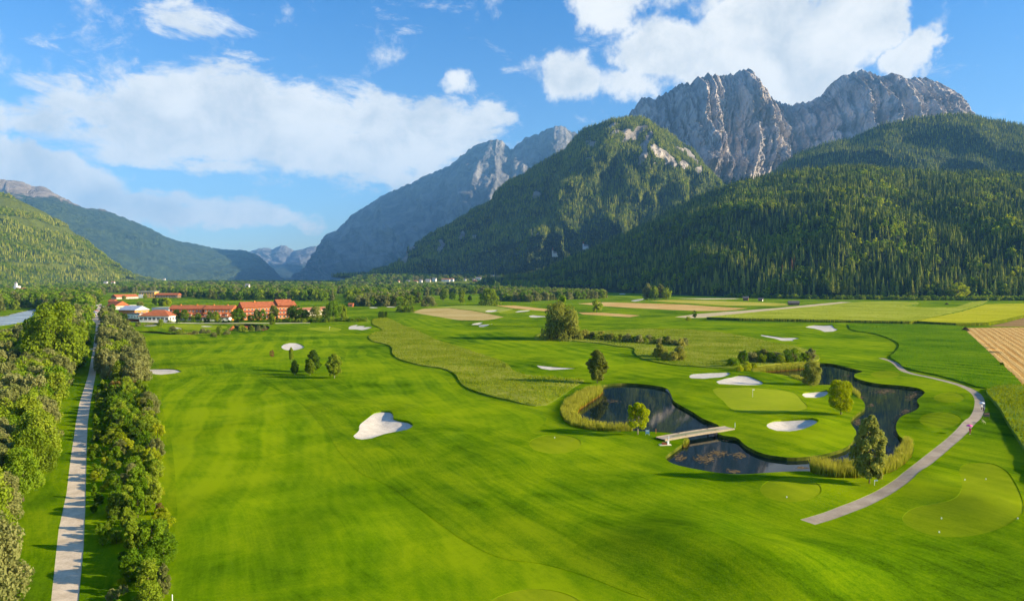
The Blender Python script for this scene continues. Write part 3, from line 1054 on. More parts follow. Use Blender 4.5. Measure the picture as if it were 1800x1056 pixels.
def mountain(name, mats, ridge, base, nu, nv, disp, jag=0.0, jagl=160.0, prof=1.0, back=0.7, apron=0.0, seed=0, lower=0.0, reach=1.6, face=None):
    """ridge and base: rows (u, v, Y) in photo pixels and metres from the camera; between them the slope is broken into gullies and spurs
    disp(s, t, xs) -> metres of outward displacement"""
    s = np.linspace(0, 1, nu)
    RD = polyline(ridge, s)
    BS = polyline(base, s)
    Rw = np.array([ptY(u, v + lower, Y) for u, v, Y in RD])
    Bw = np.array([ptY(u, v, Y) for u, v, Y in BS])
    nb = max(6, nv // 6)
    tt = np.concatenate([[-1.0], np.linspace(0, 1, nv), 1 + np.linspace(0, 1, nb + 1)[1:]])
    V = np.zeros((len(tt), nu, 3))
    arc = np.concatenate([[0], np.cumsum(np.hypot(np.diff(Rw[:, 0]), np.diff(Rw[:, 1])))])
    slope = Rw - Bw
    out = np.stack([slope[:, 1] * 0 + np.gradient(Rw[:, 1]), -np.gradient(Rw[:, 0])], 1)
    out /= np.maximum(np.hypot(out[:, 0], out[:, 1]), 1e-6)[:, None]
    out = np.where((out[:, 1] > 0)[:, None], -out, out)
    if face:
        out = np.tile(np.array(face) / math.hypot(*face), (nu, 1))
    rj = jag * (fbm(arc / jagl + seed, arc * 0 + seed, 5, 0.62, seed, True)) if jag else 0
    for k, t in enumerate(tt):
        if t < 0:
            V[k] = Bw - np.stack([out[:, 0] * 0, np.full(nu, max(apron, 60)), np.zeros(nu)], 1)
            V[k, :, 2] = -25
            continue
        if t <= 1:
            q = Bw + slope * t
            q[:, 2] = Bw[:, 2] + (Rw[:, 2] - Bw[:, 2]) * t ** prof
            w = min(1.0, 4.5 * t) * (1 - 0.75 * t ** 6)
            dsp = disp(arc, np.full(nu, t), q) * w
            q[:, 0] += out[:, 0] * dsp
            q[:, 1] += out[:, 1] * dsp
            q[:, 2] += rj * t ** 4 + (0.10 * dsp * (1 - t))
        else:
            e = t - 1
            q = Rw.copy()
            L = (Rw[:, 2].max() - Bw[:, 2].min()) * reach
            q[:, 0] -= out[:, 0] * e * L
            q[:, 1] -= out[:, 1] * e * L
            q[:, 2] = Rw[:, 2] - (Rw[:, 2] - 0.25 * Bw[:, 2]) * back * e ** 1.2 + rj * (1 - e)
        V[k] = q
    i = np.arange(len(tt) - 1)[:, None] * nu + np.arange(nu - 1)[None, :]
    Fq = np.stack([i, i + 1, i + nu + 1, i + nu], -1).reshape(-1, 4)
    me = mesh_np(name, V.reshape(-1, 3), Fq, mats, smooth=True)
    o = link(name, me)
    tag(o, kind='structure')
    return o, V, tt


def set_attr(me, name, vals):
    a = me.attributes.new(name, 'FLOAT', 'POINT')
    a.data.foreach_set('value', np.asarray(vals, dtype=np.float32).ravel())


def mountain_mat(name, rock_lo, rock_hi, veg_lo, veg_hi, scale, veg_scale, rock_bump=1.0, meadow=None, scree=None):
    m, t, b = mat(name)
    p = world_pos(t)
    at_ = t.node('ShaderNodeAttribute', attribute_name='veg')
    sq = t.node('ShaderNodeVectorMath', operation='MULTIPLY')
    t.l.new(p, sq.inputs[0])
    sq.inputs[1].default_value = (1.0, 1.0, 0.30)
    n1 = t.noise(sq.outputs[0], scale, 8, 0.66, 0.8)
    sb = t.node('ShaderNodeVectorMath', operation='MULTIPLY')
    t.l.new(p, sb.inputs[0])
    sb.inputs[1].default_value = (0.15, 0.15, 1.0)
    n2 = t.noise(sb.outputs[0], scale * 3.0, 5, 0.6)
    k = t.math('ADD', t.math('MULTIPLY', n1, 0.9), t.math('MULTIPLY', n2, 0.13))
    rock = t.mix(t.ramp01(k, 0.38, 0.66), rock_lo, rock_hi)
    nv = t.noise(p, veg_scale, 7, 0.68)
    veg = t.mix(t.ramp01(nv, 0.36, 0.66), veg_lo, veg_hi)
    if meadow:
        am = t.node('ShaderNodeAttribute', attribute_name='mead')
        veg = t.mix(t.ramp01(t.math('ADD', am.outputs['Fac'], t.math('MULTIPLY', t.math('SUBTRACT', nv, 0.5), 0.9)), 0.42, 0.58), veg, meadow)
    f = t.math('ADD', at_.outputs['Fac'], t.math('MULTIPLY', t.math('SUBTRACT', t.noise(p, scale * 2.2, 6, 0.7), 0.5), 1.1))
    f = t.ramp01(f, 0.42, 0.58)
    t.l.new(t.mix(f, rock, veg), b.inputs['Base Color'])
    hgt = t.math('ADD', t.math('MULTIPLY', n1, 1.0), t.math('MULTIPLY', t.math('MULTIPLY', nv, f), 0.5))
    bump(t, b, hgt, rock_bump, 0.55 / scale)
    return m


M_ROCK = mountain_mat('dolomite_rock', (0.300, 0.275, 0.270), (0.66, 0.585, 0.53), (0.022, 0.045, 0.016), (0.060, 0.095, 0.026), 0.0042, 0.02, 1.0)
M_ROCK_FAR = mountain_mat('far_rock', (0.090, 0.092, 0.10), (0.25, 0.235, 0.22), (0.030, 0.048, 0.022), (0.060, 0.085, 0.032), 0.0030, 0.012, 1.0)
M_WOOD = mountain_mat('wooded_slope', (0.20, 0.18, 0.16), (0.42, 0.37, 0.32), (0.016, 0.034, 0.011), (0.050, 0.085, 0.020), 0.0060, 0.03, 0.9)
M_HILL = mountain_mat('forest_floor', (0.20, 0.17, 0.12), (0.40, 0.34, 0.26), (0.012, 0.024, 0.008), (0.034, 0.055, 0.014), 0.010, 0.05, 0.7, (0.10, 0.18, 0.02))
M_LEFT = mountain_mat('left_slope', (0.20, 0.15, 0.11), (0.42, 0.34, 0.26), (0.026, 0.050, 0.012), (0.075, 0.115, 0.024), 0.006, 0.03, 0.8, (0.120, 0.150, 0.018))
M_FARL = mountain_mat('far_ridge', (0.20, 0.165, 0.135), (0.34, 0.28, 0.23), (0.024, 0.044, 0.016), (0.062, 0.090, 0.026), 0.0035, 0.014, 0.9, (0.12, 0.18, 0.04))
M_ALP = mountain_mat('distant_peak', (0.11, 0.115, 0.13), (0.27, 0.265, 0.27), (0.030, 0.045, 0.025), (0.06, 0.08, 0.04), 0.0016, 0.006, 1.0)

FOREST = []      # (mountain vertices grid, tt, density mask)


def ridg(a, t, L, st, seed, octv=4):
    return fbm(a / L + 0.35 * t, t * st, octv, 0.55, seed, True)


# ---- the near wooded hill on the right
m1_ridge = [(870, 494, 3000), (905, 486, 2900), (950, 474, 2800), (1000, 455, 2700), (1050, 432, 2620), (1100, 408, 2560), (1150, 384, 2520), (1200, 358, 2480),
            (1250, 334, 2440), (1300, 317, 2400), (1340, 306, 2380), (1400, 294, 2350), (1460, 288, 2330), (1520, 291, 2320), (1600, 296, 2310), (1700, 298, 2300),
            (1800, 305, 2290), (1950, 320, 2260), (2150, 345, 2200), (2400, 390, 2100)]
m1_base = [(870, 500, 2600), (950, 504, 2250), (1000, 507, 2050), (1100, 513, 1720), (1200, 518, 1480), (1300, 522, 1320), (1400, 524.5, 1235), (1600, 526.5, 1165),
           (1800, 527.5, 1140), (2000, 528, 1120), (2200, 528.5, 1110), (2400, 529, 1100)]
o, V, tt = mountain('wooded_hill', [M_HILL], m1_ridge, m1_base, 260, 110,
                    lambda a, t, q: 135 * ridg(a + 200 * t, t, 400, 1.6, 2, 3) + 40 * fbm(a / 150, t * 5, 3, 0.5, 5), prof=0.92, lower=9, seed=2, apron=40)
vx = np.clip(fbm(V[..., 0] / 130, V[..., 1] / 130 + V[..., 2] / 90, 4, 0.55, 14) * 0.9 + 0.85, 0, 1)
set_attr(o.data, 'veg', np.where(vx > 0.25, 1.0, 0.1))
set_attr(o.data, 'mead', np.clip(fbm(V[..., 0] / 90, V[..., 2] / 60, 3, 0.5, 44) - 0.1, 0, 1))
FOREST.append(('hill', V, tt, vx > 0.2))

# ---- the green mountain with pale rock bands in the middle
m2_ridge = [(640, 491, 4700), (699, 463, 4550), (749, 418, 4450), (802, 393, 4350), (855, 364, 4250), (891, 342, 4200), (920, 314, 4150), (955, 289, 4120), (998, 264, 4100),
            (1016, 236, 4080), (1035, 225, 4070), (1071, 217, 4060), (1101, 213, 4050), (1120, 214, 4050), (1147, 221, 4050), (1178, 238, 4050), (1196, 251, 4050), (1218, 266, 4050),
            (1240, 296, 4050), (1262, 330, 4050), (1300, 365, 4050), (1350, 400, 4050)]
m2_base = [(640, 491.5, 3650), (700, 491, 3450), (800, 489.5, 3300), (900, 488, 3200), (960, 487, 3100), (1050, 487, 3050), (1150, 487, 3000), (1350, 487, 3000)]


def d2(a, t, q):
    g = 330 * ridg(a - 300 * t, t * 0.8, 620, 0.9, 21, 4) + 90 * ridg(a, t, 260, 2.2, 25, 4)
    return g + 25 * fbm(a / 70, t * 12, 3, 0.6, 28)


o, V, tt = mountain('green_mountain', [M_WOOD], m2_ridge, m2_base, 340, 190, d2, jag=22, prof=0.98, lower=4, seed=5, apron=1300)
# rock bands high up, a few cliffs lower down; the shapes are those of the photograph
rock = np.zeros(V.shape[:2])


def px_of(Vv):
    x, y, z = Vv[..., 0], Vv[..., 1], Vv[..., 2] - CAMZ
    fwd = y * CP - z * SP
    up = y * SP + z * CP
    fwd = np.maximum(fwd, 1)
    return 900 + F * x / fwd, 528 - F * up / fwd


def spots(Vv, lst, jit_scale=120.0, seed=0):
    """how strongly each point of a slope belongs to one of the bare places (given as place and size seen from the valley)"""
    u, v = px_of(Vv)
    u = u + 9 * fbm(Vv[..., 0] / jit_scale, Vv[..., 2] / jit_scale, 4, 0.6, seed)
    v = v + 9 * fbm(Vv[..., 0] / jit_scale + 50, Vv[..., 2] / jit_scale, 4, 0.6, seed + 3)
    r = np.zeros(Vv.shape[:2])
    for cu, cv, ru, rv, an in lst:
        c, s_ = math.cos(an), math.sin(an)
        du, dv = u - cu, v - cv
        a = (du * c + dv * s_) / ru
        b = (-du * s_ + dv * c) / rv
        r = np.maximum(r, 1.25 - np.sqrt(a * a + b * b))
    return np.clip(r, 0, 1)


ROCK2 = [(1118, 232, 22, 6, -0.4), (1108, 245, 14, 5, -0.4), (1140, 242, 5, 12, 0.3), (1130, 270, 6, 22, 0.2), (1165, 272, 16, 8, 0.5), (1180, 285, 14, 8, 0.6), (1205, 290, 12, 7, 0.7),
         (1215, 275, 20, 4, 0.75), (1228, 300, 6, 9, 0.3), (1075, 224, 16, 3, -0.4), (1040, 255, 8, 5, -0.5), (1150, 260, 8, 6, 0.4), (945, 342, 8, 5, -0.6), (773, 432, 7, 13, 0.35),
         (812, 412, 5, 9, 0.3), (709, 452, 6, 14, 0.35), (1028, 455, 8, 5, 0), (833, 415, 5, 4, 0), (940, 412, 8, 3, 0), (1195, 262, 10, 4, 0.6), (725, 437, 4, 8, 0.4)]
rock = spots(V, [(u, v, ru * 1.1, rv * 1.1, an) for u, v, ru, rv, an in ROCK2], 90, 3)
rock = np.maximum(rock, np.clip((fbm(V[..., 0] / 150, V[..., 2] / 110, 5, 0.6, 51) - 0.20) * 2.4, 0, 1) * smooth01((V[..., 2] - 380) / 420))
set_attr(o.data, 'veg', 1 - np.clip(rock * 1.5, 0, 1))
FOREST.append(('mid', V, tt, rock < 0.3))

# ---- the two rocky massifs
m4_ridge = [(1075, 232, 5500), (1098, 214, 5450), (1108, 205, 5430), (1118, 192, 5420), (1128, 180, 5410), (1136, 181, 5410), (1144, 188, 5400), (1155, 179, 5390), (1165, 174, 5380),
            (1178, 170, 5370), (1186, 160, 5360), (1200, 158, 5350), (1206, 160, 5350), (1220, 149, 5340), (1226, 151, 5340), (1232, 144, 5330), (1240, 141, 5330), (1246, 147, 5330),
            (1252, 142, 5320), (1257, 146, 5320), (1270, 144, 5310), (1277, 141, 5310), (1284, 143, 5310), (1292, 138, 5300), (1299, 135, 5300), (1310, 138, 5300), (1318, 147, 5310),
            (1326, 158, 5320), (1334, 168, 5340), (1345, 177, 5380), (1358, 186, 5450), (1370, 191, 5550), (1385, 193, 5650), (1395, 191, 5700), (1410, 191, 5700), (1422, 188, 5650),
            (1430, 182, 5600), (1436, 183, 5560), (1444, 176, 5500), (1452, 166, 5450), (1460, 156, 5420), (1475, 145, 5400), (1490, 141, 5380), (1498, 137, 5370), (1506, 135, 5360),
            (1515, 140, 5360), (1530, 141, 5360), (1543, 145, 5360), (1549, 147, 5360), (1554, 144, 5360), (1558, 139, 5360), (1562, 138, 5360), (1566, 145, 5360), (1570, 154, 5370),
            (1577, 158, 5380), (1588, 150, 5390), (1604, 148, 5400), (1620, 150, 5410), (1632, 152, 5420), (1636, 157, 5430), (1644, 164, 5440), (1650, 173, 5450), (1653, 188, 5460),
            (1657, 205, 5480), (1670, 240, 5500), (1695, 280, 5500)]
m4_base = [(1075, 345, 4400), (1200, 352, 4350), (1300, 352, 4300), (1370, 330, 4700), (1430, 345, 4400), (1550, 350, 4350), (1650, 350, 4350), (1720, 350, 4400)]


def d4(a, t, q):
    # buttresses and chimneys run down the walls, ledges cross them
    w_ = 70 * fbm(a / 300, t * 2.2, 3, 0.5, 8)
    g = 230 * ridg(a + w_, t * 0.45, 620, 0.6, 61, 3)
    g = g + 120 * ridg(a + w_ + 90 * t, t * 0.5, 205, 0.8, 65, 3) + 56 * ridg(a + 0.7 * w_ - 40 * t, t, 72, 1.2, 68, 3) + 30 * ridg(a + w_, t, 27, 2.2, 77, 3)
    g = g + 20 * fbm(a / 70, t * 5, 4, 0.62, 71) + 15 * fbm(a / 26, t * 17, 4, 0.65, 73)
    g = g + 44 * ridg(a + 0.5 * w_, t, 118, 2.4, 85, 3) + 52 * fbm((a + w_) / 48, t * 7.5, 5, 0.66, 87, True) + 18 * fbm(a / 17, t * 22, 4, 0.68, 89, True)
    # two broad ledges where the wall steps back
    g = g - 25 * np.exp(-((t - 0.55 - 0.03 * np.sin(a / 210)) / 0.035) ** 2)
    return g


o, V, tt = mountain('rocky_massif', [M_ROCK], m4_ridge, m4_base, 900, 330, d4, jag=52, jagl=52.0, face=(0.04, -1.0), prof=1.05, lower=0, seed=9, back=0.9, apron=400)
# needles along the crest
me = o.data
uu, vv = px_of(V)
green = np.clip((vv - 300 - 40 * fbm(V[..., 0] / 160, V[..., 2] / 260, 4, 0.6, 81)) / 40, 0, 1) + np.clip(fbm(V[..., 0] / 110, V[..., 2] / 80, 4, 0.6, 83) - 0.30, 0, 1) * smooth01((vv - 235) / 60)
set_attr(me, 'veg', np.clip(green, 0, 1))
FOREST.append(('high', V, tt, green > 0.62))

# ---- the round wooded shoulder on the far right
m5_ridge = [(1330, 318, 3900), (1360, 301, 3850), (1400, 268, 3800), (1450, 251, 3760), (1500, 240, 3720), (1550, 216, 3700), (1600, 208, 3680), (1660, 203, 3660), (1700, 202, 3650),
            (1740, 211, 3640), (1800, 223, 3620), (1900, 250, 3600), (2050, 300, 3550), (2300, 380, 3500)]
m5_base = [(1330, 420, 2950), (1500, 415, 2900), (1700, 415, 2850), (1900, 420, 2850), (2300, 440, 2850)]
o, V, tt = mountain('round_shoulder', [M_WOOD], m5_ridge, m5_base, 220, 110, lambda a, t, q: 220 * ridg(a + 250 * t, t, 700, 1.2, 41, 3) + 40 * fbm(a / 190, t * 5, 3, 0.5, 43), jag=8, prof=0.95, lower=4, seed=12)
set_attr(o.data, 'veg', np.clip(1.0 - 1.6 * np.clip(fbm(V[..., 0] / 140, V[..., 2] / 100, 4, 0.6, 47) - 0.33, 0, 1), 0, 1))
FOREST.append(('shoulder', V, tt, np.ones(V.shape[:2], bool)))

# ---- the long blue mountain closing the valley
m3_ridge = [(515, 493, 9600), (540, 488, 9400), (552, 468, 9200), (562, 450, 9000), (575, 430, 8800), (592, 413, 8700), (610, 400, 8500), (640, 371, 8300), (680, 346, 8100), (705, 333, 8000),
            (730, 326, 7900), (755, 313, 7800), (780, 303, 7700), (800, 292, 7650), (812, 282, 7600), (825, 270, 7550), (840, 259, 7500), (852, 255, 7480), (865, 251, 7460), (878, 250, 7450),
            (886, 252, 7440), (892, 261, 7430), (898, 266, 7430), (904, 265, 7430), (912, 256, 7420), (925, 246, 7410), (935, 243, 7400), (948, 240, 7400), (960, 234, 7390), (975, 229, 7380),
            (985, 226, 7370), (993, 230, 7370), (1002, 237, 7370), (1010, 238, 7370), (1030, 250, 7370), (1060, 280, 7370)]
m3_base = [(515, 493, 9300), (560, 492, 8600), (620, 492, 7600), (700, 491, 6600), (800, 489, 6100), (900, 480, 5900), (1000, 470, 5800), (1060, 470, 5800)]


def d3(a, t, q):
    return 300 * ridg(a, t * 0.6, 1500, 0.8, 91, 3) + 130 * ridg(a, t, 430, 1.6, 94, 5) + 40 * fbm(a / 120, t * 14, 4, 0.6, 97)


FAR = 1.55
m3_ridge = [(u, v, Y * FAR) for u, v, Y in m3_ridge]
m3_base = [(u, v, Y * FAR) for u, v, Y in m3_base]
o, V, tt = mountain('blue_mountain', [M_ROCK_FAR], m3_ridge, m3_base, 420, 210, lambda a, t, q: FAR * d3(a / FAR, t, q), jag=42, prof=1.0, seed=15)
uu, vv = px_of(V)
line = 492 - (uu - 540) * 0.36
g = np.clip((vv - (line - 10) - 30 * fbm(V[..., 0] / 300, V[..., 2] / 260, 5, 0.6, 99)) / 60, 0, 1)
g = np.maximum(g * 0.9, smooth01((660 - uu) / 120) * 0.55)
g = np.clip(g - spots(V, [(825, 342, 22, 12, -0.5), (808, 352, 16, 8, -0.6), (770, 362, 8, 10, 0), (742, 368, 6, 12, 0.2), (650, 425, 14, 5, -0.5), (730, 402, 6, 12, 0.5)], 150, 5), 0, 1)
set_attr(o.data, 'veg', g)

# ---- left side of the valley
m6_ridge = [(-420, 215, 2900), (-250, 262, 3000), (-100, 305, 3100), (0, 334, 3150), (22, 343, 3180), (50, 358, 3220), (80, 372, 3280), (100, 388, 3320), (130, 413, 3420), (160, 433, 3520),
            (200, 462, 3700), (240, 482, 3950), (300, 497, 4400)]
m6_base = [(-420, 512, 1800), (-250, 510, 1950), (-100, 507, 2150), (0, 505, 2350), (100, 502.5, 2750), (200, 500.5, 3150), (300, 498.5, 4200)]
o, V, tt = mountain('sunny_hillside', [M_LEFT], m6_ridge, m6_base, 200, 130, lambda a, t, q: 110 * ridg(a, t, 700, 1.1, 111, 4) + 40 * fbm(a / 170, t * 6, 3, 0.5, 113), jag=8, prof=0.95, lower=4, seed=18, reach=0.12)
md = fbm(V[..., 0] / 200 + 9, V[..., 2] / 85, 4, 0.6, 117) + 0.35 * smooth01((V[..., 2] - 120) / 300) - 0.08
set_attr(o.data, 'mead', np.clip(md * 1.6 + 0.2, 0, 1))
set_attr(o.data, 'veg', np.clip(1.1 - 1.5 * np.clip(fbm(V[..., 0] / 110, V[..., 2] / 60, 4, 0.6, 119) - 0.33, 0, 1), 0, 1))
FOREST.append(('left', V, tt, md < 0.16))
m7_ridge = [(-400, 262, 5600), (-200, 290, 5900), (-60, 312, 6200), (0, 318, 6350), (15, 321, 6380), (30, 320, 6400), (45, 326, 6450), (60, 329, 6480), (75, 331, 6500), (85, 338, 6550), (100, 347, 6600),
            (118, 355, 6700), (140, 366, 6800), (160, 369, 6900), (178, 370, 7000), (195, 377, 7100), (215, 386, 7250), (235, 396, 7400), (262, 406, 7600), (285, 418, 7800), (310, 426, 8000),
            (340, 431, 8200), (365, 437, 8450), (400, 441, 8700), (425, 441, 8850), (442, 447, 8950), (455, 457, 9050), (466, 470, 9150), (478, 483, 9300), (492, 492.5, 9500)]
m7_base = [(-400, 508, 4000), (0, 502, 4600), (150, 499, 5200), (300, 496.5, 6300), (400, 495.5, 7400), (492, 493.5, 9300)]
m7_ridge = [(u, v, Y * 1.4) for u, v, Y in m7_ridge]
m7_base = [(u, v, Y * 1.4) for u, v, Y in m7_base]
o, V, tt = mountain('long_left_ridge', [M_FARL], m7_ridge, m7_base, 300, 130, lambda a, t, q: 460 * ridg(a, t, 2000, 0.8, 131, 4) + 130 * fbm(a / 450, t * 6, 4, 0.55, 133), jag=32, prof=0.95, seed=21)
set_attr(o.data, 'veg', np.clip(1.25 - 1.0 * smooth01((V[..., 2] - 800) / 360) - 1.2 * np.clip(fbm(V[..., 0] / 300, V[..., 2] / 130, 4, 0.6, 135) - 0.35, 0, 1), 0, 1))
set_attr(o.data, 'mead', np.clip(fbm(V[..., 0] / 420 + 4, V[..., 2] / 130, 4, 0.6, 137) - 0.05, 0, 1))
m8_ridge = [(380, 452, 20000), (440, 444, 20000), (455, 439, 20000), (470, 437, 20000), (480, 440, 20000), (492, 433, 20000), (500, 432, 20000), (508, 436, 20000), (520, 443, 20000), (530, 441, 19600),
            (545, 436, 19600), (562, 433, 19600), (575, 437, 19600), (600, 428, 19600), (660, 420, 19600)]
m8_base = [(380, 493, 17500), (520, 492.5, 17000), (660, 493, 17500)]
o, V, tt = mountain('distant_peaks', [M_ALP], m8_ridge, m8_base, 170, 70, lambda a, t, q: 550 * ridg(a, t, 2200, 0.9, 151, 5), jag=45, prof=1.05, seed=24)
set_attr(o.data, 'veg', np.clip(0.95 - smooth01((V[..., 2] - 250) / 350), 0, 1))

# ---- the air: far things fade to blue
hz_m = bpy.data.materials.new('valley_air')
hz_m.use_nodes = True
hz_m.node_tree.nodes.clear()
ht = NT(hz_m.node_tree)
ho = ht.node('ShaderNodeOutputMaterial')
hv = ht.node('ShaderNodeVolumePrincipled')
hv.inputs['Color'].default_value = (0.20, 0.52, 1.0, 1)
hv.inputs['Density'].default_value = 4.0e-5
hv.inputs['Anisotropy'].default_value = 0.0
ht.l.new(hv.outputs[0], ho.inputs['Volume'])
hb = MB()
hb.box(-23000, 23000, -900, 24500, -60, 3000)
haze = hb.build('haze', hz_m)
tag(haze, kind='stuff')

# ================================================================== TREES
def leaf_mat(name, lo, mid, hi, trans=0.35, hue_var=0.25, stand=0.0):
    m = bpy.data.materials.new(name)
    m.use_nodes = True
    t = NT(m.node_tree)
    t.n.clear()
    o = t.node('ShaderNodeOutputMaterial')
    oi = t.node('ShaderNodeObjectInfo')
    tcn = t.node('ShaderNodeTexCoord')
    sh = t.vmath('ADD', tcn.outputs['Object'], t.combine(t.math('MULTIPLY', oi.outputs['Random'], 37.0), 0.0, 0.0))
    n = t.noise(sh, 3.2, 3, 0.6)
    n2 = t.noise(sh, 26.0, 2, 0.6)
    k = t.math('ADD', t.math('MULTIPLY', n, 0.75), t.math('MULTIPLY', n2, 0.45))
    k = t.math('ADD', k, t.math('MULTIPLY', t.math('SUBTRACT', oi.outputs['Random'], 0.5), hue_var * 1.6))
    if stand:      # whole stands of trees differ in tone
        k = t.math('ADD', k, t.math('MULTIPLY', t.math('SUBTRACT', t.noise(oi.outputs['Location'], 0.011, 3, 0.6), 0.5), stand))
    cr = t.node('ShaderNodeValToRGB')
    t.l.new(k, cr.inputs[0])
    e = cr.color_ramp.elements
    e[0].position = 0.30
    e[0].color = lo + (1,)
    e[1].position = 0.95
    e[1].color = hi + (1,)
    x = e.new(0.60)
    x.color = mid + (1,)
    d = t.node('ShaderNodeBsdfDiffuse')
    tr = t.node('ShaderNodeBsdfTranslucent')
    t.l.new(cr.outputs[0], d.inputs['Color'])
    hsv = t.node('ShaderNodeHueSaturation')
    hsv.inputs['Hue'].default_value = 0.485
    hsv.inputs['Saturation'].default_value = 1.1
    hsv.inputs['Value'].default_value = 1.35
    t.l.new(cr.outputs[0], hsv.inputs['Color'])
    t.l.new(hsv.outputs[0], tr.inputs['Color'])
    mx = t.node('ShaderNodeMixShader')
    mx.inputs[0].default_value = trans
    t.l.new(d.outputs[0], mx.inputs[1])
    t.l.new(tr.outputs[0], mx.inputs[2])
    t.l.new(mx.outputs[0], o.inputs['Surface'])
    return m


L_SILVER = leaf_mat('silver_willow_leaf', (0.1198, 0.1428, 0.0323), (0.2120, 0.2304, 0.0691), (0.3226, 0.3226, 0.1198), 0.40)
L_GREEN = leaf_mat('green_leaf', (0.0589, 0.1344, 0.0064), (0.1382, 0.2406, 0.0115), (0.2496, 0.3482, 0.0230), 0.42)
L_OLIVE = leaf_mat('olive_leaf', (0.1101, 0.1741, 0.0102), (0.2176, 0.2970, 0.0205), (0.3520, 0.4070, 0.0435), 0.42)
L_YELLOW = leaf_mat('yellow_green_leaf', (0.205, 0.265, 0.005), (0.340, 0.405, 0.010), (0.470, 0.510, 0.028), 0.50)
L_DARK = leaf_mat('dark_leaf', (0.0384, 0.0870, 0.0077), (0.0794, 0.1434, 0.0128), (0.1472, 0.2112, 0.0205), 0.35)
L_POPLAR = leaf_mat('grey_poplar_leaf', (0.1216, 0.1600, 0.0256), (0.2304, 0.2624, 0.0538), (0.3712, 0.3840, 0.1024), 0.42)
L_WEEP = leaf_mat('weeping_willow_leaf', (0.2002, 0.2179, 0.0282), (0.3297, 0.3356, 0.0565), (0.4710, 0.4475, 0.1001), 0.40)
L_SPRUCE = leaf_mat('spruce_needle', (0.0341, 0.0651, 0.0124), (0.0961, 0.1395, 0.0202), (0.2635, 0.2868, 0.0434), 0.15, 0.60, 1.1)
L_SPRUCE_FAR = leaf_mat('sunny_spruce_needle', (0.0676, 0.1040, 0.0156), (0.1820, 0.2236, 0.0286), (0.3640, 0.3705, 0.0572), 0.20, 0.6, 1.0)  # lit copy of the spruce needles: sunlight brightened into the colour
L_BROWN = leaf_mat('dead_spruce_needle', (0.150, 0.070, 0.025), (0.230, 0.110, 0.042), (0.300, 0.160, 0.065), 0.15, 0.2)
L_LIME = leaf_mat('lime_leaf', (0.1536, 0.2112, 0.0064), (0.2688, 0.3264, 0.0115), (0.4224, 0.4544, 0.0256), 0.45)
L_PALE = leaf_mat('pale_olive_leaf', (0.150, 0.180, 0.026), (0.270, 0.295, 0.056), (0.400, 0.405, 0.100), 0.42)
L_RUST = leaf_mat('withered_leaf', (0.1408, 0.1088, 0.0256), (0.2304, 0.1664, 0.0435), (0.3328, 0.2304, 0.0704), 0.35)
L_REED = leaf_mat('reed_leaf', (0.100, 0.150, 0.014), (0.170, 0.215, 0.028), (0.250, 0.270, 0.055), 0.4)
M_BARK = flat('bark', (0.13, 0.10, 0.07), 0.95, 0.1, 0.4, 6.0)
M_BARK_PALE = flat('pale_bark', (0.36, 0.31, 0.22), 0.95, 0.1, 0.3, 6.0)


def leaf_cloud(C, Nn, size, rg, out_w=0.7, stretch=1.5, down=0.0):
    """diamond leaves at C with rough facing Nn"""
    n = len(C)
    N = Nn * out_w + rg.normal(0, 1, (n, 3)) * (1 - out_w * 0.6) + np.array([0, 0, 0.25])
    N /= np.linalg.norm(N, axis=1)[:, None] + 1e-9
    T = rg.normal(0, 1, (n, 3))
    T[:, 2] -= down
    T -= (T * N).sum(1)[:, None] * N
    T /= np.linalg.norm(T, axis=1)[:, None] + 1e-9
    B = np.cross(N, T)
    s = size * rg.uniform(0.65, 1.35, (n, 1))
    a, b = T * s * stretch * 0.5, B * s * 0.5
    V = np.stack([C - a, C + b * 0.9 - a * 0.1, C + a, C - b * 0.9 - a * 0.1], 1).reshape(-1, 3)
    Fq = np.arange(n * 4).reshape(-1, 4)
    return V, Fq


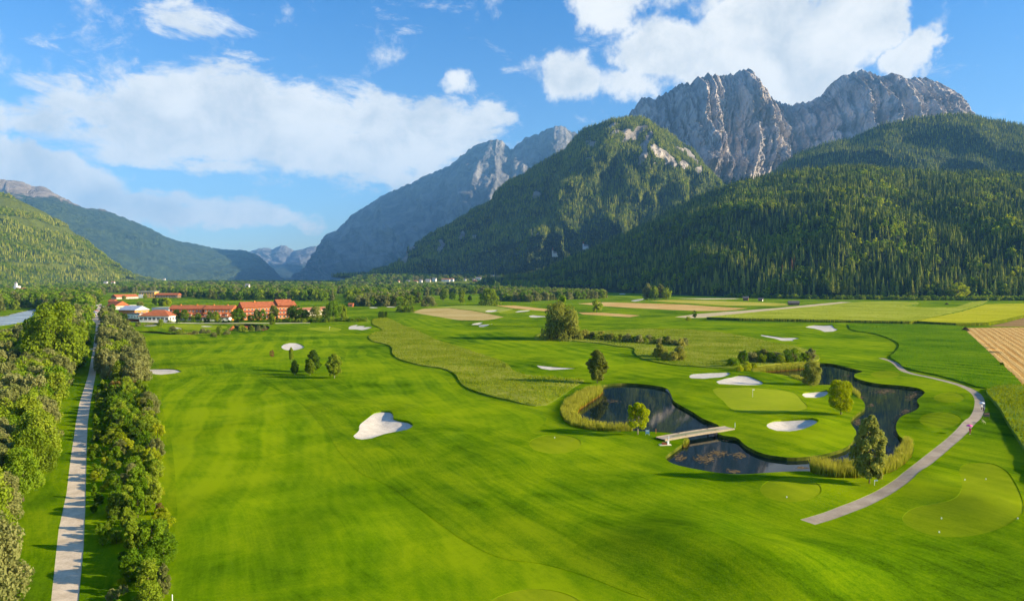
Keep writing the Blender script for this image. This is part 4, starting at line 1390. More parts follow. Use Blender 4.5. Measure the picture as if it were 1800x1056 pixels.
def env_points(kind, n, rg):
    """clump centres in a crown of height 1 and width 1 (z from ground), with clump radii"""
    if kind == 'round':
        t0 = 0.20
    elif kind == 'oval':
        t0 = 0.13
    elif kind in ('willow', 'lumpy'):
        t0 = 0.06
    elif kind == 'weep':
        t0 = 0.35
    elif kind == 'shrub':
        t0 = 0.02
    else:
        t0 = 0.25
    s = rg.uniform(0, 1, n)
    if kind == 'oval':
        prof = np.where(s < 0.42, 0.62 + 0.38 * np.sin(s / 0.42 * math.pi / 2), np.cos((s - 0.42) / 0.58 * math.pi / 2) ** 0.62)
        prof = np.maximum(prof, 0.14)
        rc = rg.uniform(0.09, 0.15, n)
    elif kind == 'round':
        prof = np.sqrt(np.maximum(1 - (2 * s - 0.9) ** 2 / 1.25, 0.05))
        rc = rg.uniform(0.10, 0.17, n)
    elif kind in ('willow', 'lumpy'):
        prof = np.sqrt(np.maximum(1 - (1.0 * s - 0.25) ** 2 / 0.62, 0.06))
        rc = rg.uniform(0.10, 0.19, n)
    elif kind == 'weep':
        prof = np.sqrt(np.maximum(1 - (1.1 * s - 0.3) ** 2 / 0.72, 0.06))
        rc = rg.uniform(0.07, 0.18, n)
    elif kind == 'shrub':
        prof = np.sqrt(np.maximum(1 - (0.95 * s) ** 2, 0.08))
        rc = rg.uniform(0.12, 0.2, n)
    else:       # airy
        prof = np.sqrt(np.maximum(1 - (2 * s - 0.8) ** 2 / 1.5, 0.05))
        rc = rg.uniform(0.07, 0.13, n)
    a = rg.uniform(0, 2 * math.pi, n)
    lob = 1 + (0.26 if kind == 'weep' else 0.16) * np.sin(a * 3 + s * 5 + rg.uniform(0, 6)) + 0.10 * np.sin(a * 5 - s * 9 + rg.uniform(0, 6))
    rr = (0.5 - 0.55 * rc.mean()) * prof * lob * rg.uniform(0.30, 1.0, n) ** 0.45
    z = t0 + (1 - t0 - rc * 0.7) * s
    C = np.stack([np.cos(a) * rr, np.sin(a) * rr, z], 1)
    return C, rc, t0


def crown_mesh(kind, nclump, nleaf, size, seed, asp=1.0):
    """asp: crown width over tree height, so that leaves stay square once the mesh is scaled"""
    rg = np.random.default_rng(seed)
    C, rc, t0 = env_points(kind, nclump, rg)
    if kind == 'weep':
        # curtains of hanging shoots below every clump
        per = nleaf // nclump
        Cs, Ns = [], []
        for c, r in zip(C, rc):
            d = rg.normal(0, 1, (per, 3))
            d /= np.linalg.norm(d, axis=1)[:, None]
            rad = np.hypot(c[0], c[1])
            drop = rg.uniform(0, 1, per) ** 1.4 * (0.14 + 0.52 * (rad / 0.5) ** 1.25) * min(1, c[2] * 1.2) * rg.uniform(0.55, 1.0)
            p = c + d * r * np.array([1.0, 1.0, 0.55])
            p[:, 2] -= drop
            p[:, :2] *= (1 + 0.10 * drop)[:, None]
            p[:, 2] = np.maximum(p[:, 2], 0.03)
            q = d.copy()
            q[:, 2] *= 0.3
            Cs.append(p)
            Ns.append(q)
        P, Nn = np.concatenate(Cs), np.concatenate(Ns)
        V, Fq = leaf_cloud(P, Nn, size, rg, 0.7, 2.4, 3.0)
    else:
        ci = rg.integers(0, nclump, nleaf)
        d = rg.normal(0, 1, (nleaf, 3))
        d[:, 2] += 0.25
        d /= np.linalg.norm(d, axis=1)[:, None]
        r = rc[ci] * rg.uniform(0.25, 1.0, nleaf) ** 0.35
        sc = np.array([1.0, 1.0, min(1.3, asp)])
        P = C[ci] + d * r[:, None] * sc
        if kind == 'lumpy':      # shoots hang from every mass of foliage
            P[:, 2] -= rg.uniform(0, 1, nleaf) ** 1.6 * 0.22
        P[:, 2] = np.maximum(P[:, 2], 0.02)
        V, Fq = leaf_cloud(P, d, size, rg, 0.75, 1.35) if kind != 'lumpy' else leaf_cloud(P, d, size * 0.9, rg, 0.7, 2.6, 3.0)
    # leaves are laid out in a unit crown; undo the later stretch
    base = np.repeat(P, 4, axis=0)
    off = V - base
    off[:, 2] *= asp
    return base + off, Fq, C, t0


def trunk_mb(C, t0, seed, r0=0.022, limbs=4, n=6):
    rg = random.Random(seed)
    mb = MB()
    top = 0.80
    mb.tube([(0, 0, -0.04), (0.004, 0, t0), (0.01, 0.01, 0.5), (0.0, 0.0, top)], [r0 * 1.35, r0, r0 * 0.6, r0 * 0.15], n)
    idx = list(range(len(C)))
    rg.shuffle(idx)
    for k in idx[:limbs]:
        c = C[k]
        z0 = max(t0 * 0.9, min(0.6, c[2] * 0.55))
        mb.tube([(0.003, 0, z0), (c[0] * 0.45, c[1] * 0.45, z0 + (c[2] - z0) * 0.6), tuple(c)], [r0 * 0.5, r0 * 0.32, r0 * 0.08], 5)
    return mb


PROTO = {}
LOD = {'A': (60, 9500, 0.034), 'S': (34, 3600, 0.050), 'B': (46, 3000, 0.055), 'C': (26, 560, 0.115), 'D': (18, 200, 0.18)}


def proto(kind, lod, leaf, var, asp, bark):
    key = (kind, lod, leaf.name, var)
    if key in PROTO:
        return PROTO[key]
    nc, nl, sz = LOD[lod]
    if kind == 'oval':
        nc = int(nc * 1.9)
        nl = int(nl * 1.35)
        sz *= 1.25
    if kind in ('willow', 'weep'):
        nl = int(nl * (1.9 if kind == 'weep' else 1.25))
    sd = (zlib_crc(kind + lod + leaf.name) + var * 97) % 100000
    V, Fq, C, t0 = crown_mesh(kind, nc, nl, sz / (asp ** 0.4), sd, asp)
    cm = mesh_np('crown', V, Fq, [leaf], smooth=False)
    tm = trunk_mb(C, t0, sd, 0.020 if lod in 'AB' else 0.024, 5 if lod == 'A' else (3 if lod == 'B' else 0), 7 if lod == 'A' else 5).mesh('trunk', [bark], True)
    PROTO[key] = (cm, tm)
    return PROTO[key]


def zlib_crc(s):
    h = 2166136261
    for ch in s:
        h = ((h ^ ord(ch)) * 16777619) & 0xffffffff
    return h


N_TREES = {}
FAN_GAP = []


def tree(name, label, cat, x, y, H, Wd, kind, leaf, group=None, lod=None, bark=None, nvar=3, z=None):
    dist = math.hypot(x, y)
    if lod is None:
        lod = 'A' if dist < 185 else 'B' if dist < 420 else 'C'
    asp = Wd / H
    asp_q = 0.5 if asp < 0.65 else 0.9 if asp < 1.2 else 1.4
    key_kind = kind
    cm, tm = proto(key_kind, lod, leaf, rnd.randrange(nvar) + int(asp_q * 100), asp_q, bark or M_BARK)
    t = thing(name, label, cat, (x, y, (hz(x, y) if z is None else z)), rnd.uniform(0, 6.28), group)
    t.scale = (Wd, Wd, H)
    link('crown', cm, t)
    link('trunk', tm, t)
    N_TREES[name] = N_TREES.get(name, 0) + 1
    return t


def tree_px(name, label, cat, u, v, hp, wp, kind, leaf, group=None, lod=None, bark=None):
    g = G(u, v)
    d = g.y * CP
    return tree(name, label, cat, g.x, g.y, hp * d / F, wp * d / F, kind, leaf, group, lod, bark)


# ---- the single trees of the course
tree_px('oval_tree', 'tall dark grey-green oval tree standing between the reeds by the cart path', 'tree', 1528, 849, 126, 55, 'oval', L_POPLAR, None, 'A')
tree_px('oval_tree', 'slim oval tree above the pond with reeds', 'tree', 1050, 673, 61, 35, 'oval', L_PALE, None, 'A')
tree_px('birch_tree', 'small bright yellow-green tree beside the footbridge', 'tree', 1121, 763, 56, 46, 'airy', L_YELLOW, None, 'A', M_BARK_PALE)
tree_px('willow_tree', 'light green willow right of the small bunker on the island', 'tree', 1478, 728, 62, 44, 'round', L_YELLOW, None, 'A')
tree_px('willow_tree', 'grey-green willow on the far bank between the two arms of the pond', 'tree', 1427, 676, 44, 32, 'willow', L_PALE, None, 'A')
tree_px('weeping_willow', 'huge weeping willow on the ditch between two fairways', 'tree', 986, 597, 68, 70, 'lumpy', L_PALE, None, 'A')
tree_px('broadleaf_tree', 'dark green tree top showing behind the weeping willow', 'tree', 988, 575, 60, 20, 'round', L_GREEN)
YG = 'young trees in the group on the near fairway'
tree_px('young_tree', 'rightmost of the young trees, pale stem, standing off from the group', 'tree', 588, 664, 45, 27, 'oval', L_OLIVE, YG, 'A', M_BARK_PALE)
tree_px('young_tree', 'tallest dark conical young tree of the fairway group', 'tree', 551, 653, 40, 24, 'oval', L_DARK, YG, 'A')
tree_px('young_tree', 'lower young tree in front of the tall dark one', 'tree', 545, 659, 29, 18, 'oval', L_OLIVE, YG, 'A', M_BARK_PALE)
tree_px('young_tree', 'leftmost full young tree of the fairway group', 'tree', 518, 659, 28, 14, 'oval', L_DARK, YG, 'A', M_BARK_PALE)
tree_px('young_tree', 'thin young tree whose top stands before the oval bunker', 'tree', 512, 634, 25, 9, 'oval', L_OLIVE, YG, 'A', M_BARK_PALE)
tree_px('young_tree', 'tiny orange-leaved young tree left of the group', 'tree', 478, 630, 16, 8, 'airy', L_BROWN, YG, 'B')
tree_px('broadleaf_tree', 'round dark tree standing alone between two ploughed strips', 'tree', 1049, 549, 23, 21, 'round', L_OLIVE)
tree_px('broadleaf_tree', 'small dark tree at the tip of the dirt track', 'tree', 1221, 560, 15, 9, 'round', L_DARK)
tree_px('shrub', 'low brown-green bush left of the small tree by the track', 'shrub', 1210, 563, 7, 10, 'shrub', L_OLIVE)
C4 = 'clump of four trees at the far fields'
for k, (u, hp, wp, lb) in enumerate(((1138, 29, 19, 'first and palest tree of the four tree clump at the fields'), (1150, 25, 17, 'second tree from the left in the four tree clump at the fields'),
                                    (1160, 29, 17, 'third and tallest tree of the four tree clump at the fields'), (1171, 22, 19, 'dark rightmost tree of the four tree clump at the fields'))):
    tree_px('broadleaf_tree', lb, 'tree', u, 527 + 0.4 * (k % 2), hp, wp, 'oval' if k < 3 else 'round', L_SILVER if k in (0, 2) else L_OLIVE, C4, 'B')
for u, v, hp, wp, lb in ((668, 559.5, 13, 7, 'left one of three small conical trees on the rough'), (673, 560, 14, 7, 'middle one of three small conical trees on the rough'),
                        (678.5, 558.5, 12, 6, 'right one of three small conical trees on the rough')):
    tree_px('young_tree', lb, 'tree', u, v, hp, wp, 'oval', L_DARK, 'three small trees on the rough', 'B')
for u, v, hp, wp, lb in ((703, 548.5, 11, 15, 'left dark bush of the group before the tan field'), (714, 549, 12, 14, 'middle dark bush of the group before the tan field'),
                        (724, 549, 12, 9, 'right dark bush of the group before the tan field')):
    tree_px('shrub', lb, 'shrub', u, v, hp, wp, 'shrub', L_OLIVE, 'dark bushes before the tan field', 'B')
tree_px('shrub', 'tiny bush at the corner of the meadow edge', 'shrub', 676, 582.5, 8, 7, 'shrub', L_OLIVE)
tree_px('shrub', 'small bush on the meadow left of the mown mound', 'shrub', 887, 646, 8, 10, 'shrub', L_OLIVE)
tree_px('shrub', 'small dark bush on the stubble field boundary', 'shrub', 1761, 643, 6, 8, 'shrub', L_DARK)
tree_px('broadleaf_tree', 'bright round tree at the forest edge behind the maize', 'tree', 1684, 527.5, 31, 32, 'round', L_YELLOW, None, 'B')
tree_px('shrub', 'pale bush at the forest edge left of the bright round tree', 'shrub', 1659, 528, 8, 14, 'shrub', L_OLIVE)
# trees of the middle distance
for u, v, hp, wp, kd, lf, lb in (
        (779, 529.5, 21, 15, 'round', L_DARK, 'dark round tree with a clear stem on the far fairway'), (795, 528.5, 16, 13, 'round', L_GREEN, 'second dark tree on the far fairway, right of the round one'),
        (812, 534, 25, 13, 'oval', L_OLIVE, 'tall slim olive tree on the far fairway'), (826, 528.5, 10, 8, 'oval', L_DARK, 'small conical tree on the far fairway'),
        (860, 536.5, 28, 40, 'willow', L_OLIVE, 'big spreading olive willow behind the tan field'), (752, 538.5, 18, 28, 'willow', L_SILVER, 'broad silver willow behind the tan field, left'),
        (728, 534, 25, 17, 'oval', L_DARK, 'tall dark egg shaped tree at the end of the tree row'), (735, 534, 22, 10, 'oval', L_SILVER, 'pale tree hugging the dark egg shaped tree')):
    tree_px('broadleaf_tree', lb, 'tree', u, v, hp, wp, kd, lf, 'trees of the far fairways', 'B')
# trees and hedge round the hotel
HG = 'garden trees in front of the hotel'
for u, v, hp, wp, kd, lf, lb in (
        (303, 565, 15, 9, 'oval', L_DARK, 'narrow dark tree at the corner of the white pavilion'), (311, 564.5, 21, 14, 'round', L_DARK, 'dark round tree right of the white pavilion'),
        (325, 564.5, 21, 15, 'round', L_GREEN, 'green round tree before the first hotel wing'), (339, 565, 12, 7, 'round', L_OLIVE, 'small reddish tree before the first hotel wing'),
        (348, 564, 14, 13, 'round', L_GREEN, 'low green tree at the gap between the wings'), (369, 566, 19, 13, 'round', L_DARK, 'dark left twin tree before the second hotel wing'),
        (379, 565, 18, 14, 'round', L_GREEN, 'right twin tree before the second hotel wing'), (384, 567, 14, 13, 'round', L_YELLOW, 'light yellow-green small tree before the second hotel wing'),
        (419, 567, 25, 27, 'round', L_GREEN, 'big round green tree left of the large hotel block'), (441, 567, 14, 14, 'round', L_DARK, 'very dark bush under the large hotel block'),
        (452, 565, 23, 13, 'oval', L_POPLAR, 'grey slim tree before the large hotel block'), (462, 565, 22, 14, 'round', L_GREEN, 'green tree beside the grey slim one'),
        (478, 572, 21, 13, 'oval', L_OLIVE, 'egg shaped tree standing alone at the hotel pond'), (481, 564, 27, 20, 'willow', L_POPLAR, 'tall grey-green tree before the large hotel block'),
        (520, 565, 27, 36, 'round', L_DARK, 'widest dark tree at the right end of the hotel'), (537, 565, 21, 14, 'oval', L_OLIVE, 'olive tree right of the widest dark tree'),
        (556, 565, 27, 24, 'round', L_POPLAR, 'grey-green round tree before the low hotel roof'), (571, 564, 24, 14, 'round', L_DARK, 'dark tree at the end of the low hotel roof'),
        (587, 562, 34, 24, 'weep', L_GREEN, 'drooping green willow at the right end of the gardens'), (600, 561, 27, 18, 'weep', L_OLIVE, 'olive drooping willow next to the grass bank'),
        (283, 575.5, 15, 12, 'round', L_OLIVE, 'single tree on the small green before the hotel'), (386, 589, 17, 13, 'willow', L_OLIVE, 'bushy willow on the bank of the hotel pond'),
        (376, 592, 8, 12, 'willow', L_SILVER, 'low silver bush under the bushy willow'), (272, 537, 14, 9, 'oval', L_DARK, 'dark spruce-like tree behind the metal roof'),
        (247, 540, 11, 13, 'round', L_POPLAR, 'grey round tree behind the orange gable'), (284, 540, 16, 12, 'round', L_DARK, 'dark tree behind the white cubes'),
        (293, 540, 17, 16, 'round', L_YELLOW, 'light tree behind the white cubes'), (198, 546, 12, 12, 'round', L_GREEN, 'green tree left of the red houses'),
        (216, 552, 12, 10, 'round', L_DARK, 'dark tree before the small red house'), (222, 553, 9, 8, 'round', L_GREEN, 'small green tree left of the white annexe'),
        (234, 547, 9, 9, 'round', L_DARK, 'small dark tree left of the orange gable'), (213, 562, 13, 12, 'round', L_GREEN, 'green tree at the left end of the brown fence'),
        (220, 562, 11, 10, 'round', L_DARK, 'dark tree touching the brown fence'), (218, 527, 8, 8, 'round', L_POPLAR, 'grey tree before the long upper roof'),
        (255, 526, 10, 7, 'round', L_OLIVE, 'small tree before the orange pavilion'), (176, 556, 9, 9, 'oval', L_OLIVE, 'narrow tree at the car park')):
    tree_px('broadleaf_tree', lb, 'tree', u, v, hp, wp, kd, lf, HG, 'B')
for k in range(26):
    u = 492 + k * 6.1 + rnd.uniform(-2, 2)
    tree_px('shrub', 'hedge shrub in the clipped row under the hotel trees', 'shrub', u, 566.5 - max(0, u - 560) * 0.02 + rnd.uniform(-.5, .5), rnd.uniform(6, 9), rnd.uniform(8, 12), 'shrub', rnd.choice([L_OLIVE, L_GREEN]),
            'hedge row under the hotel trees', 'C')
for k in range(10):
    u = 300 + k * 13 + rnd.uniform(-4, 4)
    tree_px('shrub', 'low garden shrub before the hotel wings', 'shrub', u, 567 + rnd.uniform(-.6, .4), rnd.uniform(4, 8), rnd.uniform(8, 14), 'shrub', rnd.choice([L_GREEN, L_DARK, L_OLIVE]), 'garden shrubs before the hotel wings', 'C')
for u, v, hp, wp in ((304, 583, 10, 13), (313, 586, 8, 12), (321, 585, 7, 10), (344, 587, 6, 13), (357, 585, 8, 12), (366, 586, 7, 10), (398, 588, 7, 14), (424, 582, 10, 14), (432, 583, 8, 9), (443, 582, 10, 10), (455, 581, 9, 9), (465, 579, 8, 6),
                     (243, 574, 9, 10)):
    tree_px('shrub', 'grey-green waterside shrub at the hotel ponds', 'shrub', u, v, hp, wp, 'willow', rnd.choice([L_SILVER, L_OLIVE]), 'waterside shrubs at the hotel ponds', 'C')
# thicket along the ditch right of the weeping willow and on the pond's north arm
for k in range(30):
    s = k / 29
    u = 1016 + s * 186 + rnd.uniform(-4, 4)
    v = 594.5 + s * 12 + rnd.uniform(-1.2, 2.2) + (4 * (s - .6) if s > .6 else 0)
    tree_px('shrub', 'brown-green shrub in the thicket right of the weeping willow', 'shrub', u, v, rnd.uniform(9, 16), rnd.uniform(12, 20), 'shrub', rnd.choice([L_OLIVE, L_SILVER, L_WEEP]), 'shrubs along the ditch', 'C')
for k in range(10):
    tree_px('shrub', 'pale shrub of the clump at the bend of the meadow edge', 'shrub', 1152 + rnd.uniform(0, 45), rnd.uniform(624, 636), rnd.uniform(12, 24), rnd.uniform(14, 24), 'willow', rnd.choice([L_WEEP, L_SILVER]),
            'pale shrubs at the meadow bend', 'B')
for k in range(16):
    s = k / 15
    tree_px('shrub', 'grey-green shrub behind the reeds of the far pond arm', 'shrub', 1292 + 136 * s + rnd.uniform(-4, 4), 640 - 4 * s + rnd.uniform(-3, 3), rnd.uniform(14, 26), rnd.uniform(14, 24), 'willow',
            rnd.choice([L_SILVER, L_OLIVE, L_GREEN]), 'shrubs behind the far pond arm', 'B')
for u, v, hp, wp in ((1312, 651, 16, 18), (1300, 652, 10, 14), (1325, 649, 12, 12)):
    tree_px('shrub', 'yellow-green shrub at the west tip of the far pond arm', 'shrub', u, v, hp, wp, 'willow', L_YELLOW, 'yellow-green shrubs at the pond tip', 'B')

# ---- the wood along the river on the left
LS = [(156, 556), (150, 588), (131, 636), (91, 752), (53, 868), (12, 1000), (-20, 1110), (-120, 1110), (-150, 900), (-120, 760), (-60, 640), (0, 614), (58, 604), (76, 578), (110, 560), (150, 548)]
LSW = poly_xy(LS)
lo, hi = LSW.min(0), LSW.max(0)


def scatter(poly, spacing, seed, jitter=0.45, grow=0.0):
    """jittered grid of points inside an outline; spacing widens with distance by grow"""
    rg = np.random.default_rng(seed)
    lo, hi = poly.min(0), poly.max(0)
    out = []
    y = lo[1]
    while y < hi[1]:
        sp = spacing + grow * max(0, y - 400)
        xs = np.arange(lo[0], hi[0], sp)
        if len(xs):
            q = np.stack([xs, np.full(len(xs), y)], 1) + rg.uniform(-jitter, jitter, (len(xs), 2)) * sp
            out.append(q)
        y += sp
    q = np.concatenate(out)
    return q[inside(q, poly)]


q = scatter(LSW, 6.4, 5, 0.45, 0.012)
q = q[(q[:, 0] > -0.78 * q[:, 1] - 6)]
q = q[np.argsort(q[:, 1])]
kinds_l = [('willow_tree', 'willow', L_SILVER, 'silver willow'), ('willow_tree', 'willow', L_OLIVE, 'olive willow'), ('broadleaf_tree', 'round', L_GREEN, 'dark green broadleaf tree')]
LEFT_REST = [tuple(a) for a in q[270:]]
LS_BANDS = ((125, 'in the riverside wood at the near road end'), (190, 'in the riverside wood left of the near stretch of road'), (280, 'in the riverside wood just before the side track'),
            (420, 'in the riverside wood past the side track'), (9999, 'in the riverside wood towards the car park'))
for (x, y) in q[:270]:
    d = y
    k = rnd.choices((0, 1, 2), (0.46, 0.38, 0.16))[0]
    nm, kd, lf, lb = kinds_l[k]
    lb += ' ' + next(w for m_, w in LS_BANDS if y < m_)
    H = rnd.uniform(7, 11.5) if d < 320 else rnd.uniform(9, 14)
    lb = ('tall ' if H > (9.3 if d < 320 else 11.5) else 'low ') + lb
    tree(nm, lb, 'tree', x, y, H, H * rnd.uniform(0.62, 0.85), kd, lf, lb, None)
g = G(98, 658)
tree('broadleaf_tree', 'tallest olive-green tree towering over the riverside wood', 'tree', g.x, g.y, 27, 21, 'willow', L_OLIVE, None, 'A')
for u, v in ((118, 648), (72, 640)):
    g = G(u, v)
    tree('broadleaf_tree', 'tall olive-green tree next to the tallest one of the riverside wood', 'tree', g.x, g.y, 19, 14, 'willow', L_OLIVE, 'tall trees beside the tallest one', 'A')
for u, v, lb in ((101, 700, 'bright yellow bush at the edge of the riverside wood'), (143, 606, 'yellow bush where the side track leaves the road')):
    tree_px('shrub', lb, 'shrub', u, v, 18, 16, 'shrub', L_YELLOW, None, 'B')

# ---- the hedge between the road and the fairway
HB = [(181, 556), (181, 585), (179, 640), (170, 720), (165, 760), (160, 860), (166, 960), (174, 1056), (172, 1180), (318, 1180), (297, 1056), (288, 960), (280, 830), (278, 760), (262, 705), (244, 660),
      (250, 640), (240, 615), (222, 590), (203, 568), (192, 556)]
HBW = poly_xy(HB)
_hl, _hr = poly_xy(HB[:9])[::-1], poly_xy(HB[9:])


def hb_l(y):
    return float(np.interp(y, _hl[:, 1], _hl[:, 0]))


def hb_r(y):
    return float(np.interp(y, _hr[:, 1], _hr[:, 0]))


q = scatter(HBW, 2.9, 9)
q = q[(q[:, 1] < 225)]
for (x, y) in q[np.argsort(q[:, 1])]:
    lf = rnd.choices((L_GREEN, L_OLIVE, L_LIME, L_SILVER, L_RUST, L_DARK), (0.32, 0.30, 0.14, 0.09, 0.03, 0.12))[0]
    H = rnd.uniform(1.5, 4.0) * (1.25 if y > 150 else 1.0) * (0.55 if x < hb_l(y) + 4.0 else 1.0)
    lb = {L_GREEN: 'green', L_OLIVE: 'olive', L_LIME: 'yellow-green', L_SILVER: 'silvery', L_RUST: 'brownish', L_DARK: 'dark green'}[lf]
    edge = seg_dist(np.array([[x, y]]), HBW)[0]
    u_ = 900 + F * x / y
    side = 'deep inside' if edge > 2.6 else ('on the road side of' if x < (hb_l(y) + hb_r(y)) / 2 else 'on the fairway side of')
    lb = f"{lb} shrub {side} the roadside hedge, {'near its close end' if y < 105 else 'midway along it' if y < 155 else 'next to the willow row'}"
    kd = rnd.choice(['shrub', 'willow', 'round', 'oval', 'airy'])
    if kd == 'oval':
        H *= 1.35
    tree('shrub', lb, 'shrub', x, y, H, H * (rnd.uniform(0.35, 0.5) if kd == 'oval' else rnd.uniform(0.7, 1.15)), kd, lf, lb, 'S')
q = scatter(HBW, 6.8, 10, 0.45, 0.004)
q = q[(q[:, 1] >= 225)]
for (x, y) in q:
    H = rnd.uniform(7.5, 11)
    lf = rnd.choices((L_SILVER, L_OLIVE), (0.8, 0.2))[0]
    lb = ('silver' if lf is L_SILVER else 'olive') + ' willow, ' + ('road' if x < (hb_l(y) + hb_r(y)) / 2 else 'fairway') + ' side of the row right of the road, ' + ('near end' if y < 290 else 'halfway' if y < 420 else 'far end')
    tree('willow_tree', lb, 'tree', x, y, H, H * rnd.uniform(0.62, 0.82), 'willow', lf, lb)
for u, v in ((226, 662), (234, 655), (220, 666), (240, 646), (226, 652)):
    tree_px('shrub', 'bright yellow-green shrub at the foot of the willow row', 'shrub', u, v, rnd.uniform(12, 18), rnd.uniform(16, 24), 'shrub', L_LIME, 'yellow-green shrubs at the foot of the willow row', 'B')

# ---- single spruces along the foot of the wooded hill
rgs = np.random.default_rng(77)


def spruce_mesh(tiers, spikes, seed, bottom=0.10, ragged=0.28, width=1.0):
    """a stack of drooping star-shaped whorls; height 1, width 1"""
    rg = np.random.default_rng(seed)
    V, Fc = [], []
    for k in range(tiers):
        t = k / (tiers - 1)
        z0 = bottom + (0.985 - bottom) * t ** 0.92
        r = 0.5 * width * (1 - t) ** 0.82 * (0.75 + 0.25 * min(1, t * 5 + 0.3)) + 0.018
        dz = (1 - bottom) / tiers
        b = len(V)
        V.append((0, 0, z0 + dz * 1.15))
        a0 = rg.uniform(0, 6.28)
        for j in range(spikes * 2):
            a = a0 + j * math.pi / spikes
            tip = j % 2 == 0
            rr = r * (rg.uniform(1 - ragged, 1.12) if tip else rg.uniform(0.45, 0.62))
            zz = z0 - (dz * rg.uniform(0.30, 0.75) if tip else dz * 0.05)
            V.append((math.cos(a) * rr, math.sin(a) * rr, zz))
        n = spikes * 2
        Fc += [(b, b + 1 + j, b + 1 + (j + 1) % n) for j in range(n)]
    return np.array(V), np.array(Fc)


SPR = {}
FRONT_SPR = []
for sz, tiers, spk in (('big', 15, 9), ('mid', 8, 6), ('far', 4, 4)):
    for lf in ((L_SPRUCE, L_BROWN, L_SPRUCE_FAR) if sz == 'big' else (L_SPRUCE, L_BROWN) if sz == 'mid' else (L_SPRUCE_FAR,)):
        for k in range(1 if lf is L_BROWN else 3):
            V, Fc = spruce_mesh(tiers, spk, 200 + k * 7 + tiers, 0.08 if k else 0.14)
            SPR.setdefault((sz, lf.name), []).append(mesh_np('crown', V, Fc, [lf]))
tmb = MB()
tmb.tube([(0, 0, -0.05), (0, 0, 0.3), (0, 0, 0.9)], [0.017, 0.013, 0.003], 5)
SPR_TRUNK = tmb.mesh('trunk', [M_BARK])


def spruce(label, x, y, z, H, Wd, leaf=L_SPRUCE, group=None):
    t = thing('spruce_tree', label, 'tree', (x, y, z), rnd.uniform(0, 6.28), group)
    t.scale = (Wd, Wd, H)
    link('crown', rnd.choice(SPR[('big', leaf.name)]), t)
    link('trunk', SPR_TRUNK, t)
    return t


for u, v, hp, wp, lb in ((1462, 517, 40, 20, 'wide spruce, left of the pair before the dark forest edge'), (1472, 516, 36, 14, 'slim spruce touching the wide one at the forest edge'),
                        (1484, 520, 42, 15, 'left spruce of the close pair at the forest edge'), (1494, 520, 40, 15, 'right spruce of the close pair at the forest edge'),
                        (1523, 522, 42, 14, 'lone slim spruce in the gap of the forest edge'), (1552, 522, 38, 12, 'second lone spruce right of the gap in the forest edge')):
    Y = 1195.0
    p = ptY(u, v, Y)
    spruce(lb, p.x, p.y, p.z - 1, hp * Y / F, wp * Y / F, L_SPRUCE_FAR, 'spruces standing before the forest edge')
# the lowest rows of the forest one by one
hillV = FOREST[0][1]
hill_tt = FOREST[0][2]
nrow = 0
front = []
for k in range(285):
    s = rgs.uniform(0.30, 0.86)
    r = rgs.uniform(0.5, 9.0) if k % 3 else rgs.uniform(0.3, 3.0)
    fi = s * (hillV.shape[1] - 1)
    a, b = int(r) + 1, int(fi)
    p = hillV[a, b] + (hillV[a, b + 1] - hillV[a, b]) * (fi - b) + (hillV[a + 1, b] - hillV[a, b]) * (r - int(r))
    u, v = px_of(p)
    if 950 < u < 1850:
        front.append(p)
for p in front:
    dead = rgs.uniform() < 0.02
    H = rgs.uniform(22, 37)
    u, v = px_of(p)
    where = ('behind the four tree clump' if u < 1190 else 'behind the field barns' if u < 1380 else 'next to the lit spruces' if u < 1520 else 'behind the maize fields' if u < 1650
             else 'near the bright round tree')
    wd = rgs.uniform(0.24, 0.38)
    sunny = rgs.uniform() < 0.35
    lb = ('dead rust-brown' if dead else ('tall ' if H > 30 else 'short ') + ('broad' if wd > 0.31 else 'slim') + (' olive' if sunny else ' dark')) + ' spruce at the foot of the hill forest ' + where
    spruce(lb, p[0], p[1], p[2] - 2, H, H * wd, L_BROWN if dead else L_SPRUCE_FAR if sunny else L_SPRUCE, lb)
for k in range(9):
    p = ptY(1386 + rgs.uniform(-12, 12), 512 - rgs.uniform(0, 40), 1330 + 60 * k / 9)
    u, v = px_of(np.array(p))
    spruce('rust-brown dead spruce in the patch of dead trees on the hill', p.x, p.y, p.z, rgs.uniform(24, 32), rgs.uniform(6, 9), L_BROWN, 'patch of dead spruces on the hill')


